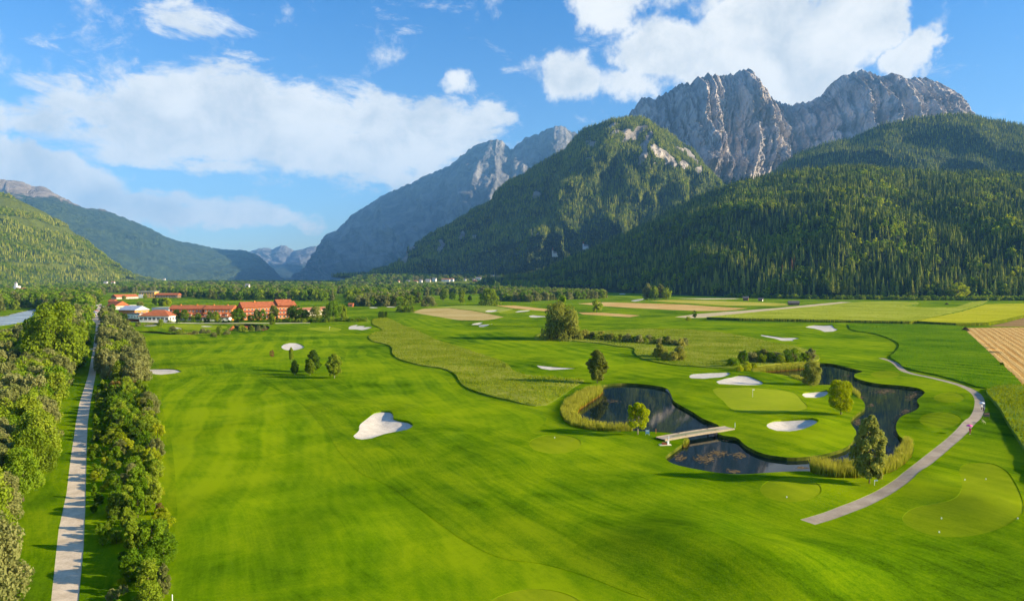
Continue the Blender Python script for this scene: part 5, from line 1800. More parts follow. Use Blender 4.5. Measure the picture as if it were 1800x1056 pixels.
# ---- forests nobody could count: instanced
def instancer(name, P, sc, protos, pick, label):
    me = bpy.data.meshes.new(name)
    me.vertices.add(len(P))
    me.vertices.foreach_set('co', np.asarray(P, dtype=np.float32).ravel())
    for nm, arr_, typ in (('sx', sc[:, 0], 'FLOAT'), ('sz', sc[:, 1], 'FLOAT'), ('rz', RNG.uniform(0, 6.28, len(P)), 'FLOAT'), ('pick', pick, 'INT')):
        a = me.attributes.new(nm, typ, 'POINT')
        a.data.foreach_set('value', np.asarray(arr_, dtype=np.int32 if typ == 'INT' else np.float32))
    o = link(name, me)
    ng = bpy.data.node_groups.new(name + '_spread', 'GeometryNodeTree')
    ng.interface.new_socket('Geometry', in_out='INPUT', socket_type='NodeSocketGeometry')
    ng.interface.new_socket('Geometry', in_out='OUTPUT', socket_type='NodeSocketGeometry')
    n, l = ng.nodes, ng.links
    gi, go = n.new('NodeGroupInput'), n.new('NodeGroupOutput')
    iop = n.new('GeometryNodeInstanceOnPoints')
    jn = n.new('GeometryNodeJoinGeometry')
    for po in reversed(protos):
        oi = n.new('GeometryNodeObjectInfo')
        oi.inputs['Object'].default_value = po
        oi.inputs['As Instance'].default_value = True
        l.new(oi.outputs['Geometry'], jn.inputs[0])

    def na(nm, typ):
        x = n.new('GeometryNodeInputNamedAttribute')
        x.data_type = typ
        x.inputs['Name'].default_value = nm
        return x.outputs['Attribute']
    cs, cr = n.new('ShaderNodeCombineXYZ'), n.new('ShaderNodeCombineXYZ')
    sxo = na('sx', 'FLOAT')
    l.new(sxo, cs.inputs[0])
    l.new(sxo, cs.inputs[1])
    l.new(na('sz', 'FLOAT'), cs.inputs[2])
    l.new(na('rz', 'FLOAT'), cr.inputs[2])
    l.new(gi.outputs[0], iop.inputs['Points'])
    l.new(jn.outputs[0], iop.inputs['Instance'])
    iop.inputs['Pick Instance'].default_value = True
    l.new(na('pick', 'INT'), iop.inputs['Instance Index'])
    l.new(cs.outputs[0], iop.inputs['Scale'])
    l.new(cr.outputs[0], iop.inputs['Rotation'])
    l.new(iop.outputs[0], go.inputs[0])
    md_ = o.modifiers.new('spread', 'NODES')
    md_.node_group = ng
    tag(o, label, None, None, 'stuff')
    return o


def loose(name, me):
    return bpy.data.objects.new(name, me)       # pattern for the instancer, not in the scene itself


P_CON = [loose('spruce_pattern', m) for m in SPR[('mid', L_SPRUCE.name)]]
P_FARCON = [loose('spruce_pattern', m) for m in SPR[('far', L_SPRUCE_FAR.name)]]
P_DEC = []
for lf in (L_GREEN, L_OLIVE, L_YELLOW):
    cm, tm = proto('round', 'D', lf, 1, 0.9, M_BARK)
    P_DEC.append(loose('broadleaf_pattern', cm))


def surf_points(V, mask, n, seed, tmin=0.0, tmax=1.0, tt=None):
    rg = np.random.default_rng(seed)
    A, B, C_, D_ = V[:-1, :-1], V[:-1, 1:], V[1:, 1:], V[1:, :-1]
    area = np.linalg.norm(np.cross(B - A, D_ - A), axis=2)
    ok = mask[:-1, :-1] & ((tt[:-1] >= tmin) & (tt[:-1] < tmax))[:, None]
    w = (area * ok).ravel()
    # only slopes that can be seen from the valley need trees on them
    cdf = np.cumsum(w)
    k = np.searchsorted(cdf, rg.uniform(0, cdf[-1], n))
    i, j = np.unravel_index(np.minimum(k, len(w) - 1), area.shape)
    a, b = rg.uniform(0, 1, (n, 1)), rg.uniform(0, 1, (n, 1))
    return (A[i, j] * (1 - a) + B[i, j] * a) * (1 - b) + (D_[i, j] * (1 - a) + C_[i, j] * a) * b


FN = {'hill': (40000, 'mid', 21, 0.31, 1.12), 'mid': (58000, 'far', 19, 0.34, 1.03), 'high': (13000, 'far', 17, 0.36, 1.0), 'shoulder': (26000, 'far', 18, 0.36, 1.1), 'left': (26000, 'far', 15, 0.44, 1.05)}
LABF = {'hill': 'dark mixed forest covering the near hill', 'mid': 'spruce forest on the green mountain', 'high': 'forest under the rock walls', 'shoulder': 'forest on the round shoulder',
        'left': 'woods on the sunny left hillside'}
for nm, V, tt, msk in FOREST:
    n, lodn, Hm, wr, tmax = FN[nm]
    P = surf_points(V, msk, n, 500 + len(nm), 0.0, tmax, tt)
    rg = np.random.default_rng(900 + len(nm))
    H = Hm * (0.5 + 0.95 * rg.beta(2.0, 2.2, n))
    cl = fbm(P[:, 0] / 140, P[:, 1] / 140 + P[:, 2] / 70, 3, 0.6, 61)
    dec = (cl + rg.normal(0, 0.17, n)) > {'hill': 0.20, 'mid': 0.38, 'high': 0.7, 'shoulder': 0.55, 'left': 0.05}[nm]
    Wd = H * wr * rg.uniform(0.8, 1.25, n)
    H = np.where(dec, H * 0.62, H)
    Wd = np.where(dec, H * rg.uniform(0.75, 1.05, n), Wd)
    pc_ = P_CON if lodn == 'mid' else P_FARCON
    pick = np.where(dec, 3 + rg.choice([0, 1, 2], n, p=[0.36, 0.42, 0.22]), rg.integers(0, 3, n))
    P[:, 2] -= 1.0
    instancer('forest', P, np.stack([Wd, H], 1), pc_ + P_DEC, pick, LABF[nm])

# ---- the woods on the valley floor
ZONES = [
    ([(-330, 552), (-200, 549), (0, 549), (46, 541), (100, 546), (150, 549), (163, 543), (170, 531), (178, 521), (188, 512), (186, 501.5), (0, 504), (-330, 507)], 8.5, 0.010, 'riverside'),
    ([(190, 514.5), (240, 515), (300, 515), (318, 523), (420, 528), (520, 527.5), (584, 531), (590, 517), (612, 517), (612, 532), (640, 526), (700, 522), (800, 518), (900, 516), (945, 515), (958, 504.5), (900, 499), (600, 496),
      (300, 497), (186, 500)], 9.5, 0.011, 'valley'),
    ([(627, 538), (640, 539.5), (700, 538.5), (724, 537), (736, 530), (733, 522), (640, 524)], 9.5, 0.0, 'row'),
    ([(880, 529), (930, 531), (962, 528), (1064, 524.5), (1066, 520), (960, 515), (880, 516)], 9.5, 0.0, 'row'),
    ([(590, 516), (612, 516), (612, 508), (590, 508)], 11, 0.01, 'valley'),
]
stuffP, stuffS, stuffK = [], [], []
for x, y in LEFT_REST:
    H = rnd.uniform(9, 14)
    stuffP.append((x, y, 0.0))
    stuffS.append((H * .75, H))
    stuffK.append(rnd.choice((0, 0, 1, 2)))
cand = []
for px, sp, gr, zn in ZONES:
    q = scatter(poly_xy(px), sp, 40 + len(cand) % 17, 0.45, gr)
    for x, y in q:
        cand.append((x, y, zn))
cand.sort(key=lambda c: c[1])
nb = 0
SPECIES = [('willow', L_SILVER, 'pale willow'), ('round', L_GREEN, 'dark green tree'), ('willow', L_OLIVE, 'olive tree'), ('oval', L_DARK, 'dark slim tree')]
for x, y, zn in cand:
    k = rnd.choices((0, 1, 2, 3), (0.30, 0.26, 0.32, 0.12) if zn != 'row' else (0.5, 0.2, 0.22, 0.08))[0]
    H = rnd.uniform(11, 19) * (0.85 if zn == 'row' else 1.0)
    Wd = H * rnd.uniform(0.6, 0.85)
    if nb < 150 and (zn == 'row' or y < 1080) and abs(x) < 0.80 * y:
        kd, lf, lb = SPECIES[k]
        where = {'riverside': 'in the wood by the river', 'valley': 'in the woods behind the hotel', 'row': 'in the tree rows beyond the far fairways'}[zn]
        tree('broadleaf_tree', lb + ' ' + where, 'tree', x, y, H, Wd, kd, lf, lb + 's ' + where, 'C')
        nb += 1
    else:
        f = 1.0 + max(0, y - 1500) * 0.00018
        stuffP.append((x, y, 0.0))
        stuffS.append((Wd * f * 1.15, H * min(f, 1.25)))
        stuffK.append(k)
P_VAL = []
for kd, lf, lb in SPECIES:
    cm, tm = proto(kd, 'C' if kd != 'oval' else 'C', lf, 5, 0.9, M_BARK)
    P_VAL.append(loose('valley_tree_pattern', cm))
stuffP = np.array(stuffP)
instancer('valley_wood', stuffP, np.array(stuffS), P_VAL, np.array(stuffK), 'mixed woods on the valley floor')
# conifer wood and scrub where the hill meets the plain
rg = np.random.default_rng(31)
pc2 = []
for k in range(420):
    u = rg.uniform(868, 965)
    Y = rg.uniform(1900, 2900)
    p = ptY(u, 500, Y)
    pc2.append((p.x, Y, max(0.0, (Y - 2300) * 0.02)))
pc2 = np.array(pc2)
Hc = rg.uniform(20, 32, len(pc2))
instancer('conifer_wood', pc2, np.stack([Hc * 0.3, Hc], 1), P_CON + P_DEC, np.where(rg.uniform(0, 1, len(pc2)) < 0.75, rg.integers(0, 3, len(pc2)), 3 + rg.integers(0, 2, len(pc2))), 'conifer wood at the tip of the hill')
sc_ = []
for k in range(700):
    s = rg.uniform(0.26, 0.9)
    fi = s * (hillV.shape[1] - 1)
    p = hillV[1, int(fi)]
    sc_.append((p[0] + rg.uniform(-12, 12), p[1] - rg.uniform(4, 34), -0.3))
Hc = rg.uniform(3, 9, len(sc_))
instancer('forest_edge_scrub', np.array(sc_), np.stack([Hc * 1.2, Hc], 1), P_DEC, rg.integers(0, 2, len(sc_)), 'scrub along the forest edge')
# wooded far valley floor and the foot of the mountains
far = []
for k in range(7000):
    Y = 2600 + 5200 * rg.uniform(0, 1) ** 1.3
    u = rg.uniform(120, 900)
    if 640 < u < 900 and Y < 3500:
        continue
    p = ptY(u, 500, Y)
    far.append((p.x, Y, 0.0))
far = np.array(far)
Hc = rg.uniform(14, 26, len(far))
instancer('far_wood', far, np.stack([Hc * 1.5, Hc], 1), P_VAL, rg.integers(0, 4, len(far)), 'far woods at the end of the valley')

# ================================================================== BUILDINGS
M_WALL = flat('white_render', (0.80, 0.78, 0.73), 0.85, 0.2, 0.05, 0.6)
M_CREAM = flat('cream_render', (0.72, 0.62, 0.47), 0.85, 0.2, 0.06, 0.6)
M_OCHRE = flat('orange_render', (0.62, 0.22, 0.06), 0.85, 0.2, 0.10, 0.6)
M_YWALL = flat('ochre_wood', (0.66, 0.36, 0.08), 0.85, 0.2, 0.10, 0.6)
M_REDWALL = flat('red_render', (0.46, 0.12, 0.06), 0.85, 0.2, 0.10, 0.6)
M_WOODWALL = flat('weathered_wood', (0.20, 0.13, 0.085), 0.9, 0.1, 0.25, 1.5)
M_FENCE = flat('brown_fence_wood', (0.24, 0.075, 0.04), 0.9, 0.1, 0.2, 1.5)
M_GLASS = flat('window_glass', (0.035, 0.045, 0.055), 0.12, 0.5, 0.2, 1.0)
M_METAL = flat('grey_metal_roof', (0.42, 0.46, 0.52), 0.40, 0.4, 0.1, 0.4)
M_CONC = flat('pale_concrete', (0.62, 0.58, 0.52), 0.9, 0.2, 0.08, 1.0)
M_DARKROOF = flat('dark_shingle_roof', (0.13, 0.115, 0.11), 0.85, 0.2, 0.2, 1.0)
M_GREYROOF = flat('grey_tile_roof', (0.26, 0.24, 0.24), 0.85, 0.2, 0.15, 0.6)
M_STONEW = flat('old_stone_wall', (0.66, 0.60, 0.50), 0.9, 0.15, 0.12, 0.7)


def tile_mat(name, col):
    m, t, b = mat(name)
    tcn = t.node('ShaderNodeTexCoord')
    n = t.noise(tcn.outputs['Object'], 0.5, 4, 0.6)
    w = t.node('ShaderNodeTexWave', wave_type='BANDS', bands_direction='Z')
    t.l.new(tcn.outputs['Object'], w.inputs['Vector'])
    w.inputs['Scale'].default_value = 1.3
    k = t.math('ADD', t.math('MULTIPLY', n, 0.8), t.math('MULTIPLY', w.outputs['Fac'], 0.2))
    t.l.new(t.mix(t.ramp01(k, 0.3, 0.75), tuple(c * 0.75 for c in col), tuple(min(1, c * 1.25) for c in col)), b.inputs['Base Color'])
    bump(t, b, w.outputs['Fac'], 0.4, 0.1)
    return m


M_TILE = tile_mat('orange_roof_tiles', (0.41, 0.125, 0.050))
M_TILE2 = tile_mat('brown_roof_tiles', (0.36, 0.155, 0.085))


def roof_mb(L, D, z0, h, typ, over=0.6, th=0.25, m=0, mb=None, y0=0.0, x0=0.0):
    mb = mb or MB()
    a, b, c, d = x0 - over, x0 + L + over, y0 - over, y0 + D + over
    ym, xm = (c + d) / 2, (a + b) / 2
    if typ == 'gable_x':      # ridge along the facade
        top = [(a, ym, z0 + h), (b, ym, z0 + h)]
    elif typ == 'hip':
        k = min((d - c) / 2, (b - a) / 2 - 0.1)
        top = [(a + k, ym, z0 + h), (b - k, ym, z0 + h)]
    elif typ == 'gable_y':
        top = [(xm, c, z0 + h), (xm, d, z0 + h)]
    else:
        mb.box(a, b, c, d, z0, z0 + h, m)
        return mb
    e = [(a, c, z0), (b, c, z0), (b, d, z0), (a, d, z0)]
    V = e + top + [(x, y, z - th) for x, y, z in e]
    if typ == 'gable_y':
        Fc = [(0, 4, 5, 3), (1, 2, 5, 4), (0, 1, 4), (2, 3, 5)]
    else:
        Fc = [(0, 1, 5, 4), (2, 3, 4, 5), (1, 2, 5), (3, 0, 4)]
    Fc += [(6, 7, 1, 0), (7, 8, 2, 1), (8, 9, 3, 2), (9, 6, 0, 3), (9, 8, 7, 6)]
    mb.add(V, Fc, m)
    return mb


WIN = {}


def window_mesh(w, h, frame):
    key = (round(w, 1), round(h, 1), frame.name)
    if key not in WIN:
        mb = MB()
        mb.box(-w / 2, w / 2, -0.06, 0.04, 0, h, 1)
        for x0, x1, z0, z1 in ((-w / 2 - .12, -w / 2, -.12, h + .12), (w / 2, w / 2 + .12, -.12, h + .12), (-w / 2, w / 2, -.12, 0), (-w / 2, w / 2, h, h + .12), (-.04, .04, 0, h)):
            mb.box(x0, x1, -0.10, 0.04, z0, z1, 0)
        WIN[key] = mb.mesh('window', [frame, M_GLASS])
    return WIN[key]


def building(name, label, cat, a, b, depth, H, rh, typ, wall, roof, rows=(), over=0.6, group=None, door=True, chimney=0, side=0, base_z=None, frame=None):
    """a, b: ground points of the facade's two ends; rows: (sill height, window height, width, how many)"""
    v = Vector((b.x - a.x, b.y - a.y))
    L = v.length
    t = thing(name, label, cat, (a.x, a.y, (base_z if base_z is not None else min(hz(a.x, a.y), hz(b.x, b.y))) - 0.2), math.atan2(v.y, v.x), group)
    mb = MB()
    mb.box(0, L, 0, depth, -1.5, H)
    if typ in ('gable_x', 'gable_y'):
        if typ == 'gable_x':
            mb.add([(0, 0, H), (0, depth, H), (0, depth / 2, H + rh * 0.9)], [(0, 2, 1)])
            mb.add([(L, 0, H), (L, depth, H), (L, depth / 2, H + rh * 0.9)], [(0, 1, 2)])
        else:
            mb.add([(0, 0.002, H), (L, 0.002, H), (L / 2, 0.002, H + rh * 0.9)], [(0, 1, 2)])
            mb.add([(0, depth, H), (L, depth, H), (L / 2, depth, H + rh * 0.9)], [(0, 2, 1)])
    mb.build('wall', wall, t)
    r = roof_mb(L, depth, H + 0.26, rh, typ, over).build('roof', roof, t)
    for k in range(chimney):
        cb = MB()
        x = L * (k + 0.5) / chimney
        cb.box(x - .5, x + .5, depth * 0.42, depth * 0.42 + 1.0, H + rh * 0.5, H + rh + 1.0)
        cb.build('chimney', wall, r)
    for z, wh, ww, n in rows:
        me = window_mesh(ww, wh, frame or M_WALL)
        for k in range(n):
            link('window', me, t, (L * (k + 0.5) / n, 0, z))
        if side:
            for k in range(side):
                o = link('window', me, t, (L, depth * (k + 0.5) / side, z))
                o.rotation_euler = (0, 0, math.radians(90))
    if door:
        db = MB()
        db.box(L * 0.5 - .6, L * 0.5 + .6, -0.08, 0.04, 0.0, 2.2)
        if not any(z < 2.2 for z, *_ in rows):
            db.build('door', M_WOODWALL, t)
    return t, L


def gp(u, v):
    return G(u, v)


# the hotel
a, b = gp(245, 566.3), gp(297, 566.3)
building('restaurant_pavilion', 'long white pavilion with orange hipped tile roof and a band of windows', 'building', a, b, 17, 5.4, 4.6, 'hip', M_WALL, M_TILE, ((2.1, 2.0, 2.3, 7),), 0.9, 'hotel buildings', side=4)
a, b = gp(224, 560.5), gp(245.5, 560.5)
building('annexe', 'small white annexe with dark flat roof left of the pavilion', 'building', a, b, 9, 4.6, 0.5, 'flat', M_WALL, M_DARKROOF, ((1.6, 1.3, 1.1, 4),), 0.3, 'hotel buildings')
a, b = gp(237, 556.5), gp(262, 555.0)
building('gable_house', 'orange house whose roof is grey sheet metal', 'building', a, b, 20, 6.2, 3.8, 'gable_y', M_OCHRE, M_METAL, ((3.4, 1.2, 1.0, 3),), 0.7, 'hotel buildings')
a, b = gp(267, 553.5), gp(297, 553.5)
building('white_block', 'white flat-roofed block between the metal roof and the first wing', 'building', a, b, 12, 6.8, 0.5, 'flat', M_WALL, M_CONC, ((3.8, 1.4, 1.3, 4),), 0.15, 'hotel buildings')


def wing(label, u0, u1, v, ndorm, z_scale=1.0):
    a, b = gp(u0, v), gp(u1, v)
    t, L = building('hotel_wing', label, 'building', a, b, 14, 10.0 * z_scale, 3.0, 'gable_x', M_OCHRE, M_TILE, ((7.6 * z_scale, 1.4, 1.2, int(L_of(a, b) / 2.9)),), 0.8, 'hotel buildings', door=False, chimney=2)
    # the lower roof runs along the front with dormers, over a white ground floor
    mb = MB()
    mb.box(0.2, L - 0.2, -5.0, -0.01, -1.5, 3.6)
    mb.build('ground_floor', M_WALL, t)
    mb = MB()
    z1, z0 = 7.0 * z_scale, 3.7
    mb.add([(-.5, -5.8, z0), (L + .5, -5.8, z0), (L + .5, -0.02, z1), (-.5, -0.02, z1), (-.5, -5.8, z0 - .25), (L + .5, -5.8, z0 - .25), (L + .5, -0.02, z0 - .25), (-.5, -0.02, z0 - .25)],
           [(0, 1, 2, 3), (4, 7, 6, 5), (0, 4, 5, 1), (1, 5, 6, 2), (0, 3, 7, 4)])
    mb.build('lower_roof', M_TILE, t)
    for k in range(ndorm):
        x = L * (k + 0.5) / ndorm
        d = MB()
        d.box(x - 1.1, x + 1.1, -4.6, -0.5, 4.0, 5.7, 0)
        roof_mb(2.2, 4.1, 5.72, 1.2, 'gable_y', 0.3, 0.1, 1, d, -4.6, x - 1.1)
        do = d.build('dormer', [M_CREAM, M_TILE], t)
        link('window', window_mesh(1.1, 1.0, M_WALL), do, (x, -4.6, 4.4))
    me = window_mesh(1.5, 1.7, M_WALL)
    n = int(L / 3.4)
    for k in range(n):
        link('window', me, t, (L * (k + 0.5) / n, -5.0, 1.2))


def L_of(a, b):
    return math.hypot(b.x - a.x, b.y - a.y)


wing('first long orange hotel wing with a row of dormers, right of the white block', 298, 356, 563.0, 5)
wing('second long orange hotel wing with white walls at its right end', 359, 407.5, 563.2, 4)
a, b = gp(428, 562.5), gp(520, 559.5)
t, L = building('hotel_block', 'largest hotel building, long red-orange tiled roof over three balcony storeys', 'building', a, b, 17, 11.0, 4.6, 'gable_x', M_OCHRE, M_TILE,
                ((8.3, 1.6, 1.6, 15), (4.9, 1.6, 1.6, 15), (1.4, 1.7, 1.6, 15)), 1.2, 'hotel buildings', door=False, chimney=2)
for z in (4.3, 7.7):
    mb = MB()
    mb.box(0.3, L - 0.3, -1.7, -0.02, z - 0.2, z)
    mb.box(0.3, L - 0.3, -1.7, -1.62, z, z + 0.9)
    mb.build('balcony', M_REDWALL, t)
mb = MB()
roof_mb(L * 0.28, 19, 12.6, 4.9, 'gable_x', 0.8, 0.25, 0, mb, -1.0, L * 0.66)
mb.build('raised_roof', M_TILE, t)
a, b = gp(522, 557), gp(577, 553)
building('low_hall', 'low brown-roofed hall right of the largest hotel building', 'building', a, b, 12, 5.5, 2.6, 'gable_x', M_CREAM, M_TILE2, ((2.0, 1.2, 1.2, 9),), 0.8, 'hotel buildings')
mb = MB()
a, b = gp(222, 564.5), gp(246, 565.5)
t = thing('board_fence', 'reddish brown board fence left of the white pavilion', 'fence', a, math.atan2(b.y - a.y, b.x - a.x))
L = L_of(a, b)
me = MB()
me.box(-0.22, 0.22, -0.03, 0.03, 0, 2.2)
me = me.mesh('board', [M_FENCE])
for k in range(int(L / 0.5)):
    link('board', me, t, (0.25 + k * 0.5, 0, 0))
for z in (0.5, 1.7):
    mb = MB()
    mb.box(0, L, 0.035, 0.12, z, z + 0.12)
    mb.build('rail', M_FENCE, t)
# the upper farm
U = 'buildings of the upper estate'
a, b = gp(205, 525.5), gp(243, 524.5)
building('long_barn', 'long low building with orange roof on the slope above the hotel', 'building', a, b, 16, 3.4, 4.6, 'gable_x', M_CREAM, M_TILE, ((1.3, 1.2, 1.4, 9),), 1.0, U)
a, b = gp(244, 523.5), gp(272, 523.5)
t, L = building('estate_house', 'modern orange and white house with a wide flat pale roof', 'building', a, b, 14, 11.5, 0.7, 'flat', M_YWALL, M_CONC, ((6.6, 3.0, 2.6, 6), (2.0, 2.2, 2.0, 6)), 1.6, U, door=False)
mb = MB()
mb.box(-0.3, L * 0.28, -1.2, -0.02, -1, 6.4)
mb.build('white_bay', M_WALL, t)
a, b = gp(274, 523.5), gp(312, 523.5)
building('long_barn', 'dark fronted building with red roof right of the modern house', 'building', a, b, 14, 5.6, 3.4, 'gable_x', M_WOODWALL, M_TILE, ((1.6, 1.6, 1.8, 8),), 1.2, U)
a, b = gp(190, 536.5), gp(199, 536.5)
building('red_house', 'small red-orange house at the end of the road', 'house', a, b, 9, 5.0, 3.2, 'gable_x', M_OCHRE, M_TILE, ((2.2, 1.2, 1.1, 3),), 0.6)
a, b = gp(203, 544), gp(226, 543)
building('gabled_house', 'house with a half-timbered white gable under a red roof', 'house', a, b, 15, 4.4, 5.4, 'gable_y', M_CREAM, M_TILE, ((1.5, 1.3, 1.3, 4), (4.6, 1.1, 1.0, 1)), 1.0)
a, b = gp(224, 541.5), gp(240, 541)
building('low_annexe', 'low white annexe right of the half-timbered gable', 'building', a, b, 8, 3.0, 0.5, 'flat', M_WALL, M_CONC, ((1.1, 1.1, 1.2, 4),), 0.3)
a, b = gp(612, 539.2), gp(620, 539.2)
building('hut', 'small red hut at the start of the far tree row', 'hut', a, b, 6, 3.2, 1.6, 'gable_x', M_REDWALL, M_TILE, ((1.2, 1.0, 1.0, 2),), 0.5)
# field barns
for u0, u1, v, H, rh, wall, lb in ((1387, 1405, 536.3, 3.0, 3.0, M_WALL, 'hay barn with dark roof and sunlit pale gable in the fields'), (1306, 1315, 528.3, 4.0, 3.0, M_REDWALL, 'red-brown field barn, bigger of the two before the forest'),
                                   (1333, 1340, 529.2, 2.8, 2.2, M_WALL, 'tiny pale field barn, smaller of the two before the forest')):
    a, b = gp(u0, v), gp(u1, v + 0.1)
    t, L = building('field_barn', lb, 'barn', a, b, 9, H, rh, 'gable_x', M_WOODWALL, M_DARKROOF, (), 0.7, 'field barns')
    mb = MB()
    mb.add([(L + .01, 0.1, -1), (L + .01, 8.9, -1), (L + .01, 8.9, H), (L + .01, 4.5, H + rh * .85), (L + .01, 0.1, H)], [(0, 1, 2, 3, 4)])
    mb.build('gable', wall, t)
# the castle among the riverside trees
p = ptY(24, 517, 1500)
t = thing('castle', 'white castle with a slim tower rising from the riverside woods', 'castle', (p.x, p.y, 0))
mb = MB(); mb.box(0, 9, 0, 10, -2, 20); mb.build('keep', M_WALL, t)
r = roof_mb(9, 10, 20.1, 1.6, 'hip', 0.4).build('roof', M_GREYROOF, t)
mb = MB(); mb.box(5, 9.2, -4, -0.2, -2, 26); tw = mb.build('tower', M_WALL, t)
roof_mb(4.2, 3.8, 26.1, 4.0, 'hip', 0.3, mb=None, y0=-4, x0=5).build('spire', M_GREYROOF, tw)
mb = MB(); mb.box(9.3, 22, 1, 10, -2, 11); mb.build('hall', M_CREAM, t)
roof_mb(12.7, 9, 11.2, 5, 'gable_x', 0.5, y0=1, x0=9.3).build('roof', M_TILE2, t)
for z in (6, 11, 16):
    for x in (2, 5, 7.4):
        link('window', window_mesh(1.0, 1.5, M_STONEW), t, (x, 0, z))
# the two pilgrimage churches on the green mountain
midV = FOREST[1][1]
mu, mv = px_of(midV)


def on_slope(u, v):
    d = (mu - u) ** 2 + (mv - v) ** 2
    d[0] = 1e9
    d[FOREST[1][2] > 1] = 1e9
    return midV[np.unravel_index(np.argmin(d), d.shape)]


for u, v, s, lb in ((972, 449, 1.35, 'white pilgrimage church with pointed tower on the wooded slope'), (1025, 437, 1.2, 'second white chapel on the slope, further right and higher')):
    p = on_slope(u, v)
    t = thing('church', lb, 'church', (p[0], p[1] - 22, p[2] - 2))
    t.scale = (s, s, s)
    mb = MB(); mb.box(0, 16, 0, 9, -3, 9); mb.build('nave', M_WALL, t)
    roof_mb(16, 9, 9.2, 6, 'gable_x', 0.5).build('roof', M_GREYROOF, t)
    mb = MB(); mb.box(-5, -0.1, 1.5, 6.5, -3, 19); tw = mb.build('tower', M_WALL, t)
    roof_mb(4.9, 5, 19.2, 10, 'hip', 0.2, y0=1.5, x0=-5).build('spire', M_REDWALL, tw)

# the village on its fan of gravel
fv, ff = [], []
NX, NY = 40, 26
for j in range(NY):
    Y = 2060 + 1500 * j / (NY - 1)
    for i in range(NX):
        u = 560 + 420 * i / (NX - 1)
        e = min(1, min(i, NX - 1 - i) / 9)
        x = (u - 900) / F * Y
        fv.append((x, Y, -6 + 50 * float(smooth01((Y - 2060) / 1350)) * float(smooth01(e)) + 1.5 * float(perlin(x / 150, Y / 150, 3))))
for j in range(NY - 1):
    for i in range(NX - 1):
        ff.append((j * NX + i, j * NX + i + 1, (j + 1) * NX + i + 1, (j + 1) * NX + i))
fan = link('village_fan', mesh_np('village_fan', fv, np.array(ff), [turf('fan_meadow', (0.06, 0.11, 0.010), (0.12, 0.17, 0.012), (0.26, 0.25, 0.03), (1.3, 40.0), 0.2, 0.2, 0.1, 0.006)], True))
tag(fan, kind='structure')
FV = np.array(fv).reshape(NY, NX, 3)
fu, fvv = px_of(FV)


def on_fan(u, Y):
    i = (u - 560) / 420 * (NX - 1)
    j = (Y - 2060) / 1500 * (NY - 1)
    p = FV[int(round(j)), int(round(i))]
    return Vector(((u - 900) / F * Y, Y, p[2]))


# trees on the fan leave only the meadows before the village open
ft = []
for k in range(2600):
    u = rnd.uniform(600, 945)
    Y = rnd.uniform(2080, 3540)
    open_ = (732 < u < 838 and 2180 < Y < 2860) or (690 < u < 880 and 2640 < Y < 2800)
    if open_ and rnd.random() < 0.97:
        continue
    if u > 815 and 2780 < Y < 3150 and rnd.random() < 0.75:
        continue
    p = on_fan(u, Y)
    ft.append((p.x, p.y, p.z - 0.5))
ft = np.array(ft)
Hc = np.random.default_rng(8).uniform(12, 22, len(ft))
instancer('village_wood', ft, np.stack([Hc * .85, Hc], 1), P_VAL, np.random.default_rng(9).integers(0, 4, len(ft)), 'woods around the village under the green mountain')
hl = [('white house with a long red-brown roof at the left end of the village', 690, 2700, 26, 7, M_CREAM, M_TILE2), ('white farmhouse right of the long red-brown roof', 712, 2720, 18, 8, M_WALL, M_GREYROOF),
      ('house with reddish roof in the middle of the left village row', 727, 2740, 16, 8, M_CREAM, M_TILE2), ('small white house standing alone between meadow and wood', 737, 2760, 10, 7, M_WALL, M_GREYROOF),
      ('grey roofed farm at the right end of the left village row', 748, 2780, 20, 8, M_CREAM, M_GREYROOF), ('single white house left of the long white farm', 760, 2820, 14, 10, M_WALL, M_GREYROOF),
      ('long white farm building in the sun', 776, 2820, 34, 8, M_WALL, M_TILE2), ('white house attached to the long white farm', 790, 2840, 16, 10, M_WALL, M_TILE2),
      ('dark roofed house above the yellow field', 808, 2900, 26, 6, M_WALL, M_DARKROOF), ('second dark roofed house above the yellow field', 824, 2930, 24, 7, M_WALL, M_DARKROOF),
      ('low brown barn right of the yellow field', 830, 2800, 18, 5, M_WOODWALL, M_TILE2), ('grey house in the hill shadow', 836, 2960, 22, 8, M_WALL, M_GREYROOF),
      ('large white house at the heart of the shaded village', 852, 2860, 26, 9, M_WALL, M_GREYROOF), ('white house with bluish roof in the shaded village', 858, 2820, 20, 8, M_WALL, M_METAL),
      ('pale metal-roofed house at the right end of the shaded village', 866, 2840, 18, 8, M_WALL, M_METAL), ('highest white house of the shaded village with a bright roof', 862, 3120, 24, 10, M_WALL, M_CONC),
      ('grey house behind the highest white one', 874, 3080, 20, 8, M_WALL, M_GREYROOF), ('small house at the top left of the shaded village', 843, 3080, 16, 7, M_WALL, M_GREYROOF)]
for lb, u, Y, Lm, H, w, r in hl:
    p = on_fan(u, Y)
    building('village_house', lb, 'house', p, p + Vector((Lm, -rnd.uniform(0, 5), 0)), 12, H, 5, rnd.choice(['gable_x', 'hip']), w, r, ((2.0, 1.6, 1.5, max(2, int(Lm / 5))),), 0.8, 'village houses', base_z=p.z, door=False)
# ---- houses under the left hillside
for u, v, Y, Lm, lb in ((182, 497.5, 2500, 12, 'pale long house under the left hillside'), (195, 497.5, 2500, 11, 'reddish house beside the pale long one'), (286, 491.5, 3400, 11, 'small white house on the far left slope'),
                        (431, 503.5, 1700, 9, 'white house among the trees behind the hotel'), (655, 519, 1480, 8, 'little cream house in the tree row')):
    p = ptY(u, v, Y)
    building('farmhouse', lb, 'house', p, p + Vector((Lm, 0, 0)), 8, 3.6, 3, 'gable_x', M_WALL, M_TILE2 if 'red' in lb else M_GREYROOF, ((2, 1.5, 1.4, 4),), 0.7, base_z=p.z, door=False)

